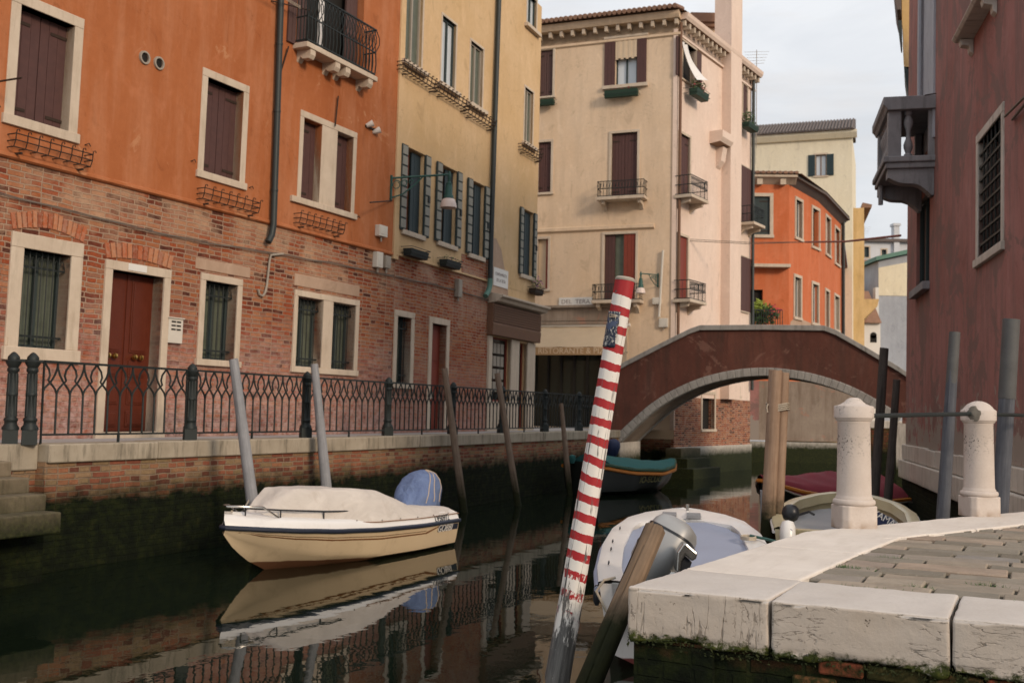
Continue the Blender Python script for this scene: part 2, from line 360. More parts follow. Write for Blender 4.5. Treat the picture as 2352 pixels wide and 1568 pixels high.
M['balcony'] = stone('dark_balcony_stone', (.20, .20, .21), (.30, .30, .31), (.06, .06, .06), .7)
M['archstone'] = stone('bridge_stone', (.27, .255, .235), (.38, .365, .34), (.07, .065, .055), .7)
M['foot'] = stone('wall_foot_stone', (.46, .42, .37), (.56, .52, .46), (.12, .10, .07), .75, algae=(.62, .95, .4))
M['paver'] = stone('paving_stone', (.25, .235, .205), (.40, .345, .28), (.12, .105, .08), .35, scale=1.6, streak=False)
M['pavement'] = stone('pavement_stone', (.33, .31, .30), (.42, .40, .385), (.18, .16, .14), .4, streak=False)
M['iron'] = plain('dark_iron', (.022, .028, .028), .55, .3, .3, 12)
M['rust'] = plain('rusty_iron', (.045, .028, .02), .8, .2, .4, 14)
M['pipe_dark'] = plain('dark_downpipe', (.035, .042, .042), .5, .3, .25, 8)
M['green'] = plain('green_paint', (.025, .085, .07), .5, 0, .3, 12)
M['planter_green'] = plain('dark_green_planter', (.018, .045, .028), .6, 0, .3, 12)
M['verdigris'] = plain('verdigris_pipe', (.10, .20, .16), .6, .2, .3, 9)
M['white'] = plain('white_enamel', (.70, .68, .64), .5, 0, .06, 5)
M['plastic'] = plain('off_white_plastic', (.60, .56, .49), .6, 0, .1, 6)
M['greybox'] = plain('grey_plastic', (.32, .28, .23), .6, 0, .15, 6)
M['brown'] = plain('brown_shutter_paint', (.085, .040, .036), .75, 0, .3, 9)
M['brown2'] = plain('purple_brown_shutter_paint', (.090, .048, .042), .75, 0, .25, 9)
M['redbrown'] = plain('red_brown_paint', (.20, .038, .022), .6, 0, .25, 8)
M['door'] = plain('red_brown_door', (.105, .022, .010), .45, 0, .2, 7)
M['fascia'] = plain('brown_shop_wood', (.165, .085, .05), .7, 0, .3, 9)
M['teal'] = plain('blue_green_shutter', (.017, .034, .04), .55, 0, .2, 9)
M['slat'] = plain('faded_shutter_slats', (.26, .255, .22), .75, 0, .2, 9)
M['slatdark'] = plain('shutter_edge', (.035, .05, .05), .7, 0, .2, 9)
M['glass'] = plain('dark_window_glass', (.015, .02, .018), .06, 0, .3, 2, spec=.5)
M['skyglass'] = plain('glass_with_painted_sky', (.55, .60, .64), .08, 0, .08, 2, spec=.5)  # pale panes: the reflected sky is put into the base colour
M['curtain'] = plain('grey_green_curtain', (.10, .115, .085), .5, 0, .5, 5, spec=.5)
M['cream_cloth'] = plain('cream_cloth', (.60, .47, .33), .85, 0, .12, 5)
M['white_cloth'] = plain('white_cloth', (.72, .70, .68), .85, 0, .05, 5)
M['awning'] = plain('beige_awning', (.45, .35, .24), .85, 0, .12, 3)
M['valance'] = plain('brown_valance', (.36, .225, .115), .85, 0, .15, 5)
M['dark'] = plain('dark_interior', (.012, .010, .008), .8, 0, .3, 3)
M['brass'] = plain('brass', (.62, .40, .12), .25, 1, .15, 20)
M['tile'] = plain('roof_tile', (.26, .15, .10), .85, 0, .45, 3)
M['tile_d'] = plain('dark_roof_tile', (.13, .105, .095), .85, 0, .4, 3)
M['leaf'] = plain('leaf_green', (.045, .10, .022), .6, 0, .6, 20)
M['leaf_y'] = plain('yellow_leaf', (.22, .28, .04), .6, 0, .5, 20)
M['flower'] = plain('purple_flower', (.36, .05, .30), .6, 0, .3, 20)
M['flower_r'] = plain('red_flower', (.55, .05, .08), .6, 0, .3, 20)
M['lamp_white'] = plain('milk_glass_shade', (.66, .54, .48), .35, 0, .08, 6)
M['cable'] = plain('grey_cable', (.16, .13, .105), .7, 0, .25, 10)
M['ink'] = plain('faded_ink', (.24, .20, .19), .8, 0, .25, 30)
M['pole_grey'] = wood('grey_pole_wood', (.23, .235, .25), (.33, .335, .35), 1, algae=(.25, .7, .4), crack=.3)
M['pole_shaded'] = wood('shaded_grey_pole_wood', (.075, .08, .095), (.135, .14, .155), 1, algae=(.25, .7, .4), crack=.3); M['cap_grey'] = plain('dull_pole_cap', (.11, .11, .108), .7, .2, .3, 9)  # darker copy of the grey pole wood, the wall's shade put into its colour
M['pole_brown'] = wood('brown_pole_wood', (.17, .12, .085), (.28, .21, .16), 1, algae=(.25, .8, .4), crack=.4)
M['pole_dark'] = wood('dark_pole_wood', (.05, .044, .04), (.10, .088, .078), 1, algae=(.25, .7, .4), crack=.4)
M['pole_tan'] = wood('tan_pole_wood', (.25, .16, .105), (.39, .275, .195), .8, algae=(.8, 1.1, .5), crack=.25)
M['stub'] = wood('split_stub_wood', (.11, .08, .056), (.27, .185, .12), .9, algae=(.86, 1.02, .25), crack=.95)
M['rope'] = plain('pale_rope', (.42, .36, .28), .9, 0, .2, 30)
q = NT('mossy_loose_brick'); rn = q.n('ShaderNodeNewGeometry', 'Random Per Island'); o = q.co('Object'); c = q.ramp(rn, [(0, (.10, .04, .022)), (.4, (.22, .06, .03)), (.7, (.05, .045, .016)), (1, (.16, .07, .03))]); c = q.mix(q.mr(q.noise(o, 14, 7, .7), .42, .58), c, (.022, .026, .008)); q.bump(q.noise(o, 40, 6), .6, .012); M['loose'] = q.out(c, .9, 0, .15)
M['moss'] = plain('moss', (.022, .028, .006), .95, 0, .6, 30)
M['gap'] = plain('dirt_joint', (.055, .05, .035), .95, 0, .5, 12)
# ------------------------------------------------------------------ detail builders (wall-local coordinates: x, y into the wall, z)
def frame(mb, r, w, dep=.2, proud=.03, sill=True, sides=True, top=True):
    """stone surround round an opening r=(s0,s1,h0,h1)"""
    a, b, c, d = r; t = w
    if sides: mb.box(a - t, a, -proud, dep, c, d).box(b, b + t, -proud, dep, c, d)
    if top: mb.box(a - t, b + t, -proud - .002, dep, d, d + t)
    if sill: mb.box(a - t - .03, b + t + .03, -proud - .03, dep, c - t * .9, c)
    return mb
def boards(mb, a, b, c, d, y, th=.035, n=4):
    w = (b - a) / n
    for i in range(n): mb.box(a + i * w + .003, a + (i + 1) * w - .003, y - (.002 if i % 2 else 0), y + th, c, d)
    mb.box(a + .01, b - .01, y + th * .5, y + th + .01, c + .01, d - .01)
    return mb
def straps(mb, a, b, hs, y, left=True):
    for h in hs:
        w = (b - a) * .62
        mb.box(*((a, a + w) if left else (b - w, b)), y - .012, y - .002, h - .022, h + .022)
    return mb
def shutters(W, r, parent, dep, mat, n=3, split=2):
    a, b, c, d = r
    for i in range(split):
        x0 = a + (b - a) * i / split; x1 = a + (b - a) * (i + 1) / split
        mb = boards(W.mb(), x0 + .004, x1 - .004, c + .01, d - .01, dep, .035, n)
        s = mb.build('shutter', mat, parent)
        for hz in (c + (d - c) * .1, d - (d - c) * .12): straps(W.mb(), x0, x1, (hz,), dep, i == 0).build('hinge', M['rust'], parent)
def grille(W, r, parent, y, nv=6, rows=(.12, .83), rad=.009):
    a, b, c, d = r; mb = W.mb(); H = d - c; w = (b - a) / (nv + 1)
    for i in range(1, nv + 1):
        x = a + w * i; mb.tube([(x, y, c), (x, y, d)], rad, 6)
    for f in rows: mb.box(a, b, y - .006, y + .006, c + H * f - .014, c + H * f + .014)
    for i in range(nv):                      # pointed hoops above the top bar, loops below the bottom one
        x = a + w * (i + 1)
        pts = [(x + w * t, y, c + H * rows[-1] + H * (1 - rows[-1]) * .62 * math.sin(PI * t) ** .8) for t in (0, .2, .4, .5, .6, .8, 1)]
        mb.tube(pts, rad * .7, 5)
    mb.build('grille', M['iron'], parent)
def pane(W, r, parent, y, mat='glass', bars=1, fr=None):
    a, b, c, d = r
    W.mb().box(a - .02, b + .02, y, y + .02, c - .02, d + .02).build('pane', M[mat], parent)
    if fr:
        mb = W.mb(); t = .05
        mb.box(a, a + t, y - .04, y - .001, c, d).box(b - t, b, y - .04, y - .001, c, d).box(a + t, b - t, y - .039, y - .001, d - t, d).box(a + t, b - t, y - .039, y - .001, c, c + t)
        for i in range(bars):
            x = a + (b - a) * (i + 1) / (bars + 1); mb.box(x - .03, x + .03, y - .045, y - .002, c + t, d - t)
        mb.build('casement', M[fr], parent)
def hooks(W, parent, pts):
    mb = W.mb()
    for s, h in pts:
        mb.tube([(s, 0, h), (s, -.07, h + .01), (s + .03, -.08, h + .03), (s + .06, -.08, h - .01)], .008, 5)
    mb.build('shutter_hook', M['rust'], parent)
def place(o, W, s, out, h):
    o.location = W.pt(s, out, h); o.rotation_euler = (0, 0, W.rz()); return o
def basket_proto(wd, r=.008, name='window_basket'):
    t = thing(name, None, None); mb = MB(); D, H = .2, .17
    for z, dd in ((H, D), (H * .5, D * .97), (0.0, D * .8)):
        mb.tube([(0, 0, z), (0, -dd, z), (wd, -dd, z), (wd, 0, z)], r, 5)
    n = max(3, round(wd / .19))
    for i in range(n + 1):
        x = wd * i / n
        mb.tube([(x, -.01, 0), (x, -D * .8, 0), (x, -D * .97, H * .5), (x, -D, H), (x, -D - .012, H + .045), (x + .02, -D - .03, H + .05), (x + .03, -D - .025, H + .025)], r * .9, 5)
    mb.build('wire_frame', M['rust'], t)
    b2 = MB()
    for x in (wd * .1, wd * .9): b2.box(x - .012, x + .012, -D * .8, 0, -.075, -.05).box(x - .012, x + .012, -.016, 0, -.07, H)
    b2.build('bracket', M['rust'], t)
    return t
# ------------------------------------------------------------------ left bank plan
PAV = 1.5
WO = Wall((-5.36, 16.5), (.4996, 1), PAV, ls=.02)
sC = WO.px(905, 700)[0]
cp = WO.o + WO.d * sC
WY = Wall((cp.x, cp.y), (.42, 1), PAV, ls=.011)
PATH = [Vector((-8.8, 6.2, PAV)), Vector((-5.58, 12.7, PAV)), Vector((-2.48, 19.0, PAV)), Vector((1.92, 29.4, PAV)), Vector((3.3, 32.6, PAV))]
def on_path(px, off=0.0):
    """where the vertical through a picture column meets the railing line"""
    r = ray(px, 950)
    for i in range(len(PATH) - 1):
        a, b = PATH[i], PATH[i + 1]; d = b - a; den = r.x * d.y - r.y * d.x
        if abs(den) < 1e-9: continue
        t = (a.y * r.x - a.x * r.y) / -den if den else 0
        # solve k*r = a + t*d
        t = (r.x * a.y - r.y * a.x) / (r.y * d.x - r.x * d.y)
        k = (a.y + t * d.y) / r.y
        if k > 0 and (-0.001 <= t <= 1.001 or i == len(PATH) - 2): return a + d * t
    return PATH[0]
# ------------------------------------------------------------------ orange house
oh = thing('brick_and_plaster_house', 'orange plastered house on a brick ground storey, with a red double door', 'house', WO.pt(0, 0, 0))
WEST = -9.0
led = sum(WO.px(*p)[1] for p in ((100, 386), (400, 460), (700, 533))) / 3
O1 = WO.rect((43, 8), (30, 268), (167, 63), (154, 303))
O2 = WO.rect((473, 178), (464, 396), (556, 211), (547, 417))
O3 = WO.rect((694, 268), (688, 458), (736, 290), (730, 468)); O4 = WO.rect((771, 300), (766, 479), (808, 316), (803, 489))
BAL = WO.rect((712, -200), (709, 97), (868, -120), (863, 181), .3); BAL = (BAL[0] + .06, BAL[1] - .06, BAL[2], BAL[3])
B1 = WO.rect((51, 569), (41, 797), (161, 588), (150, 803))
DR = WO.rect((252, 617), (239, 990), (371, 638), (360, 990)); DR = (DR[0], DR[1], .09, DR[3])
B2 = WO.rect((469, 645), (464, 825), (543, 654), (538, 829))
B3 = WO.rect((682, 680), (677, 841), (741, 690), (736, 845)); B4 = WO.rect((763, 692), (759, 847), (815, 701), (812, 850))
low, upp = [B1, DR, B2, B3, B4], [O1, O2, O3, O4, BAL]
s_end = sC - .02
wall_holes(WO.mb(), WEST, s_end, -.3, led, low, .3).build('brick_wall', M['brick'], oh)
shell(wall_holes(WO.mb(), WEST, s_end, led, 12, upp, .3, -.03), WEST, s_end, led, 12, 6, -.03).build('plaster_wall', M['orange'], oh)
WO.mb().prism([(-.03, led + .07), (-.055, led + .05), (-.06, led + .01), (-.03, led - .012), (.02, led - .012), (.02, led + .07)], WEST, s_end, 'x').build('ledge', M['orange'], oh)
def shuttered(r, w=.13, n=3, split=2, parent=oh, W=WO, mat='brown', sill=True, fm='stone'):
    f = frame(W.mb(), r, w, .22, .045, sill).build('window', M[fm], parent, .008)
    shutters(W, r, f, .12, M[mat], n, split); return f
f = shuttered(O1, .15); hooks(WO, f, [(O1[0] - .3, O1[2] + .05), (O1[1] + .3, O1[2] - .12)])
f = shuttered(O2, .13); hooks(WO, f, [(O2[0] - .28, O2[2] + .1), (O2[1] + .25, O2[2] - .05)])
# double window under one stone surround
mb = WO.mb(); a, b = O3[0], O4[1]; h0 = (O3[2] + O4[2]) / 2; h1 = (O3[3] + O4[3]) / 2
for q in (O3, O4): pass
mb.box(a - .11, a, -.045, .22, h0, h1).box(b, b + .11, -.045, .22, h0, h1).box(O3[1], O4[0], -.043, .22, h0, h1)
mb.box(a - .11, b + .11, -.047, .22, h1, h1 + .12).box(a - .3, b + .16, -.09, .22, h0 - .11, h0)
f = mb.build('window', M['stone'], oh, .008)
for q in (O3, O4): shutters(WO, (q[0], q[1], h0, h1), f, .12, M['brown'], 4, 1)
hooks(WO, f, [(b + .2, h0 - .05)])
# barred ground-floor windows
def barred(r, w, nv, parent, W, mat='curtain', rev=.2):
    f = frame(W.mb(), r, w, .28, .03).build('window', M['stone'], parent, .01)
    pane(W, r, f, .24, mat, 1, 'slatdark'); grille(W, r, f, .1, nv); return f
f = barred((B1[0], B1[1] - .0, B1[2], B1[3]), .2, 7, oh, WO)
WO.mb().box(B1[0] - .17, B1[0] - .02, -.04, .0, B1[2] - .02, B1[2] + .12).build('stone_patch', M['stone'], f)
barred(B2, .115, 6, oh, WO)
mb = WO.mb(); a, b = B3[0], B4[1]; h0 = (B3[2] + B4[2]) / 2; h1 = (B3[3] + B4[3]) / 2
mb.box(a - .1, a, -.03, .28, h0, h1).box(b, b + .11, -.03, .28, h0, h1).box(B3[1], B4[0], -.028, .28, h0, h1)
mb.box(a - .1, b + .11, -.032, .28, h1, h1 + .11).box(a - .12, b + .13, -.05, .28, h0 - .11, h0)
f = mb.build('window', M['stone'], oh, .008)
for q in (B3, B4):
    r = (q[0], q[1], h0, h1); pane(WO, r, f, .24, 'curtain', 1, 'slatdark'); grille(WO, r, f, .1, 6)
for r in (WO.rect((450, 590), (448, 615), (575, 616), (573, 640)), WO.rect((677, 629), (675, 655), (826, 655), (824, 682))):
    WO.mb().box(r[0], r[1], -.012, .1, r[2], r[3]).build('lintel', M['peel'], oh, .01)
# soldier-course brick arches over the first window and the door
q = NT('arch_brick'); rn = q.n('ShaderNodeNewGeometry', 'Random Per Island'); o = q.co('Object'); c = q.ramp(rn, [(0, (.20, .055, .03)), (.35, (.40, .105, .04)), (.65, (.46, .19, .09)), (1, (.33, .13, .08))]); c = q.mix(q.mr(q.noise(o, 18, 6, .7), .4, .7, 0, .5), c, (.45, .32, .24)); q.bump(q.noise(o, 30, 5), .4, .01); M['arch_brick'] = q.out(c, .9, 0, .15)
def brick_arch(r, w, rise, n):
    mb = WO.mb(); a, b = r[0] - w, r[1] + w; z0 = r[3] + w + .02
    for i in range(n):
        t = (i + .5) / n; x = a + (b - a) * t; z = z0 + rise * math.sin(PI * t); tilt = (t - .5) * .5
        T = Matrix.Translation((x, 0, z)) @ Matrix.Rotation(tilt, 4, 'Y'); hw = (b - a) / n * .40
        mb.box(-hw, hw, -.014 - .012 * random.random(), .05, 0, .2 + .03 * random.random(), T)
    return mb
brick_arch(B1, .2, .1, 15).build('brick_arch', M['arch_brick'], oh, .006); brick_arch(DR, .13, .06, 13).build('brick_arch', M['arch_brick'], oh, .006)
# door
a, b, c, d = DR
mb = frame(WO.mb(), DR, .135, .28, .035, False); mb.box(a - .16, b + .16, -.06, .28, -.12, .09)
f = mb.build('door', M['stone'], oh, .008)
for i in range(2):
    x0 = a + (b - a) * i / 2 + .004; x1 = a + (b - a) * (i + 1) / 2 - .004; y = .2; mb = WO.mb(); H = d - c
    mb.box(x0, x1, y, y + .04, c, d)
    for z0, z1 in ((.03, .13), (.17, .30), (.345, .45), (.50, .96)):
        mb.box(x0 + .085, x1 - .085, y - .016, y, c + H * z0, c + H * z1); mb.box(x0 + .11, x1 - .11, y - .028, y - .016, c + H * z0 + .03, c + H * z1 - .03)
    mb.build('door_leaf', M['door'], f, .008)
    for k in (.3, .55):
        xk = x0 + (x1 - x0) * k; T = WO.M @ Matrix.Translation((xk, y - .05, c + H * .472)) @ Matrix.Rotation(PI / 2, 4, 'X')
        MB(T).lathe([(.012, -.05), (.014, -.01), (.042, 0), (.047, .02), (.035, .042), (.004, .05)], 14).build('knob', M['brass'], f)
WO.mb().box(a + (b - a) * .48, a + (b - a) * .52, .183, .2, c, d).build('cover_strip', M['door'], f)
hp = WO.px(312, 616); WO.mb().box(hp[0] - .18, hp[0] + .18, -.045, -.036, hp[1] - .05, hp[1] + .05).build('number_plate', M['white'], f)
# balcony with an iron cage railing
a, b, c, d = BAL
f = WO.mb().box(a - .02, b + .02, .26, .3, c, d).build('balcony', M['dark'], oh)
WO.mb().prism([(a - .1, -.36), (b + .1, -.36), (b + .1, .05), (a - .1, .05)], c - .1, c, 'z').build('slab', M['stone'], f, .012)
for t in (.05, .42, .58, .95):
    x = a + (b - a) * t
    WO.mb().prism([(.0, c - .1), (-.34, c - .1), (-.34, c - .2), (-.3, c - .27), (-.16, c - .27), (-.1, c - .22), (.0, c - .34)], x - .075, x + .075, 'x').build('corbel', M['stone'], f, .008)
mb = WO.mb(); y = -.31; z0 = c + .05
def rail_path(z): return [(a - .06, 0, z), (a - .06, y, z), (b + .06, y, z), (b + .06, 0, z)]
for z, r_ in ((z0, .02), (z0 + .44, .016), (z0 + .9, .02)): mb.tube(rail_path(z), r_, 5)
n = 20
for i in range(n + 1):
    x = a - .06 + (b - a + .12) * i / n
    mb.tube([(x, y, z0), (x, y - .02, z0 + .2), (x, y, z0 + .44)], .013, 5)
    mb.tube([(x, y, z0 + .44), (x + .08, y - .03, z0 + .62), (x + .09, y - .02, z0 + .75), (x, y, z0 + .9)], .009, 4); mb.tube([(x, y, z0 + .44), (x - .08, y - .03, z0 + .62), (x - .09, y - .02, z0 + .75), (x, y, z0 + .9)], .009, 4)
for x in (a - .06, b + .06):
    for i in range(1, 4): mb.tube([(x, y * i / 4, z0), (x, y * i / 4, z0 + .9)], .011, 5)
mb.build('railing', M['iron'], f)
W3 = b - a
boards(WO.mb(), a + W3 * .02, a + W3 * .2, c + .1, d, .1, .04, 3).build('shutter', M['brown2'], f); boards(WO.mb(), b - W3 * .2, b - W3 * .02, c + .1, d, .1, .04, 3).build('shutter', M['brown2'], f)
WO.mb().box(a + W3 * .45, a + W3 * .52, .2, .23, c + .1, d).build('curtain', M['white_cloth'], f)
boards(WO.mb(), a - .3, a - .08, c - .02, d, -.07, .035, 2).build('shutter', M['brown2'], f)
# vents, downpipe, small metalwork
for p in ((331, 133), (364, 146)):
    s, h = WO.px(*p, .03); T = WO.M @ Matrix.Translation((s, -.03, h)) @ Matrix.Rotation(PI / 2, 4, 'X')
    v = MB(T).lathe([(.075, -.05), (.075, .03), (.1, .03), (.105, .0), (.105, -.05)], 20).build('vent', M['greybox'], oh)
    MB(T).lathe([(.074, .0), (.001, .004)], 16).build('vent_mesh', M['dark'], v)
pts = [WO.px(*p, .12) for p in ((645, -60), (645, 0), (637, 250), (628, 515), (624, 540), (616, 556))]
mb = WO.mb(); mb.tube([(s, -.12, h) for s, h in pts], .058, 12)
for k in (.2, .5, .85):
    s = pts[1][0] + (pts[3][0] - pts[1][0]) * k; h = pts[1][1] + (pts[3][1] - pts[1][1]) * k; mb.lathe([(.064, -.02), (.066, 0), (.064, .02)], 12, Matrix.Translation((s, -.12, h)))
mb.build('downpipe', M['pipe_dark'], oh)
def wall_rod(W, p0, p1, o0, o1, name, label, r=.014, mat='rust'):
    a, b = W.px(*p0, o0), W.px(*p1, o1)
    o = W.mb().tube([(a[0], -o0, a[1]), (b[0], -o1, b[1])], r, 6).build(name, M[mat], None, org=W.pt(a[0], o0, a[1])); return tag(o, label, 'iron rod')
wall_rod(WO, (646, 162), (663, 107), .03, .1, 'iron_wall_tie', 'short slanted iron stay beside the dark downpipe of the orange house')
wall_rod(WO, (770, 290), (777, 221), .08, .08, 'iron_wall_tie', 'upright dark iron bar above the twin shuttered window')
wall_rod(WO, (902, 461), (850, 465), .0, .5, 'iron_rod', 'thin brown iron rod sticking out of the orange wall below the green street lamp')
wall_rod(WO, (-30, 192), (50, 179), .02, .55, 'iron_rod', 'iron rod crossing in front of the big closed shutter at the top corner')
# window baskets
def basket_at(W, TL, TR, label, grp, h_adj=0, r=.009):
    a, b = W.px(*TL, .1), W.px(*TR, .1); wd = abs(b[0] - a[0]); t = basket_proto(wd, r); place(t, W, min(a[0], b[0]), .02 - .02, (a[1] + b[1]) / 2 - .17 + h_adj)
    return tag(t, label, 'window basket', grp)
G = 'wire flower baskets under the windows'
basket_at(WO, (26, 315), (203, 350), 'empty rusty wire basket below the large shuttered window at the corner', G)
basket_at(WO, (460, 438), (588, 462), 'empty rusty wire basket below the single shuttered window left of the downpipe', G)
basket_at(WO, (682, 492), (783, 516), 'empty rusty wire basket below the twin shuttered window', G)
# boxes, conduit and cables on the orange house
def wall_box(W, p, w, h, d, mat, name, label, cat, out=.0):
    s, z = W.px(*p, out + d / 2); t = thing(name, label, cat, W.pt(s, out, z))
    W.mb().box(s - w / 2, s + w / 2, -out - d, -out, z - h / 2, z + h / 2).build('case', M[mat], t, .012)
    W.mb().box(s - w / 2 + .03, s + w / 2 - .03, -out - d - .006, -out - d, z - h / 2 + .05, z + h / 2 - .03).build('lid', M[mat], t, .004)
    W.mb().tube([(s, -out - d / 2, z - h / 2 - .1), (s, -out - d / 2, z - h / 2)], .02, 8).build('cable_gland', M['greybox'], t)
    return t
wall_box(WO, (876, 531), .3, .23, .12, 'plastic', 'junction_box', 'square off-white box high on the orange plaster beside the yellow house', 'utility box', .03)
wall_box(WO, (868, 597), .22, .32, .12, 'plastic', 'meter_box', 'taller off-white box on the brick under the orange ledge', 'utility box')
wall_box(WO, (888, 602), .2, .26, .1, 'greybox', 'meter_box', 'small grey box next to the taller off-white one', 'utility box')
s, z = WO.px(404, 760, .05); t = thing('mailbox', 'white letterbox panel with six slots beside the red double door', 'mailbox', WO.pt(s, 0, z))
WO.mb().box(s - .15, s + .15, -.05, 0, z - .19, z + .19).build('case', M['plastic'], t, .006)
WO.mb().box(s - .17, s + .17, -.07, 0, z + .192, z + .21).build('hood', M['plastic'], t, .004)
mb = WO.mb()
for i in range(3):
    for j in range(2): mb.box(s - .1 + j * .11, s - .01 + j * .11, -.054, -.05, z + .13 - i * .06, z + .155 - i * .06)
mb.build('letter_slot', M['dark'], t)
p = [WO.px(*q, .04) for q in ((650, 583), (622, 586), (619, 600), (613, 655), (609, 672), (603, 680), (596, 676), (593, 664))]
tag(WO.mb().tube([(s, -.04, h) for s, h in p], .021, 8).build('conduit_pipe', M['greybox'], None, org=WO.pt(p[0][0], .04, p[0][1])), 'cream plastic pipe bent like a J on the brick wall', 'pipe')
def cable(W, pix, label, out=.03, r=.008, strands=2, name='cable', mat='cable'):
    mb = W.mb(); q = [W.px(*k, out) for k in pix]
    for j in range(strands):
        pts = []
        for i in range(len(q) - 1):
            for t in range(8):
                u = t / 8; s = q[i][0] * (1 - u) + q[i + 1][0] * u; h = q[i][1] * (1 - u) + q[i + 1][1] * u
                pts.append((s, -out - .012 * (j % 2), h - .012 * math.sin(PI * u) - .02 * j + .008 * math.sin(s * 5 + j)))
        pts.append((q[-1][0], -out, q[-1][1] - .028 * j)); mb.tube(pts, r, 5)
    return tag(mb.build(name, M[mat], None, org=W.pt(q[0][0], out, q[0][1])), label, 'cable')
cable(WO, ((-60, 425), (200, 492), (420, 545), (620, 578), (780, 605), (905, 632)), 'bundle of grey cables running along the brick of the orange house')
cable(WY, ((908, 634), (1000, 652), (1060, 668), (1124, 688)), 'bundle of dark cables running along the brick of the yellow house')
# floodlights
s, z = WO.px(858, 294, .1); t = thing('floodlight', 'pair of small white floodlights on the orange wall beside the balcony', 'light', WO.pt(s, 0, z))
WO.mb().box(s - .2, s + .2, -.06, 0, z - .02, z + .02).build('bar', M['rust'], t)
for dx, dz in ((-.13, .04), (.13, -.03)):
    T = WO.M @ Matrix.Translation((s + dx, -.1, z + dz)) @ Matrix.Rotation(PI / 2 - .5, 4, 'X') @ Matrix.Rotation(.5, 4, 'Y')
    MB(T).lathe([(.02, -.1), (.045, -.06), (.065, .04), (.07, .07), (.055, .065), (.005, .05)], 14).build('lamp_head', M['white'], t)
# clothes line pulley by the balcony
a = WO.px(690, 20, .3); tag(WO.mb().tube([(a[0] - .5, -.05, a[1]), (a[0] + .3, -.32, a[1] + .06)], .013, 6).build('iron_rod', M['rust'], None, org=WO.pt(a[0], .3, a[1])), 'iron arm for a washing line beside the caged balcony', 'iron rod')
mb = WO.mb(); 
for k in range(3): mb.tube([(a[0], -.3, a[1] + .02 * k), (a[0] - 3.2, -.35, a[1] + .02 * k + .04)], .005, 4)
tag(mb.build('washing_line', M['rope'], None, org=WO.pt(a[0], .3, a[1])), 'thin pale washing lines running off from the caged balcony', 'washing line')
# ------------------------------------------------------------------ yellow house
yh = thing('yellow_house', 'yellow plastered house with dark green shutters above a brick and shop-front ground storey', 'house', WY.pt(0, 0, 0))
sE = WY.px(1225, 800)[0]; sP = WY.px(1121, 800)[0]
yl = sum(WY.px(*p)[1] for p in ((930, 592), (1000, 612), (1095, 640))) / 3
Y1 = WY.rect((932, -110), (927, 146), (970, -70), (966, 160)); Y2 = WY.rect((1015, 34), (1009, 193), (1046, 62), (1041, 210)); Y3 = WY.rect((1080, 94), (1075, 238), (1108, 116), (1104, 252))
L1 = WY.rect((929, 339), (926, 528), (970, 356), (966, 540)); L2 = WY.rect((1009, 380), (1006, 552), (1044, 393), (1041, 566)); L3 = WY.rect((1079, 415), (1077, 580), (1108, 428), (1105, 592))
P1 = WY.rect((1210, -60), (1208, 58), (1232, -40), (1229, 74)); P2 = WY.rect((1204, 199), (1201, 327), (1223, 216), (1220, 338)); P3 = WY.rect((1197, 480), (1195, 628), (1221, 490), (1219, 636))
G4 = WY.rect((912, 726), (907, 878), (945, 731), (939, 880)); D2 = WY.rect((989, 742), (987, 985), (1023, 747), (1021, 985)); D2 = (D2[0], D2[1], .04, D2[3])
SW = WY.rect((1125, 770), (1125, 955), (1170, 780), (1168, 955)); SD = WY.rect((1187, 785), (1187, 985), (1206, 790), (1206, 985)); SD = (SD[0], SD[1], .04, SD[3]); SW = (SW[0], SW[1], .75, SW[3])
for k in (Y1, Y2, Y3): pass
brick_top = yl
upw = [Y1, Y2, Y3, L1, L2, L3, P1, P2, P3]; lww = [G4, D2, SW, SD]
wall_holes(WY.mb(), 0, sP, -.3, yl, [G4, D2], .3).build('brick_wall', M['brick_y'], yh)
mb = shell(wall_holes(WY.mb(), .0, sE, yl, 12, upw, .3, -.025), .0, sE, yl, 12, 6, -.025)
wall_holes(mb, sP, sE, -.3, yl, [SW, SD], .3, -.02); mb.quad((sE, -.02, -.3), (sE, 6, -.3), (sE, 6, yl), (sE, -.02, yl))
mb.build('plaster_wall', M['yellow'], yh)
WY.mb().prism([(-.02, yl + .05), (-.05, yl + .03), (-.05, yl), (.02, yl - .01), (.02, yl + .05)], .0, sP - .02, 'x').build('ledge', M['yellow'], yh)
WY.mb().box(-.16, .05, -.06, .1, yl - .1, 12).build('corner_strip', M['yellow'], yh)
# patch of fallen plaster beside the pipe
pp = [WY.px(*q, .03) for q in ((1129, 545), (1140, 548), (1152, 575), (1158, 612), (1166, 650), (1168, 690), (1128, 690))]
WY.mb().prism(pp, -.031, -.026).build('bare_patch', M['peel'], yh)
pp = [WY.px(*q, .03) for q in ((1060, 582), (1108, 600), (1118, 560), (1123, 600), (1122, 648), (1060, 628))]
WY.mb().prism(pp, -.0305, -.026).build('bare_patch', M['brick_y'], yh)
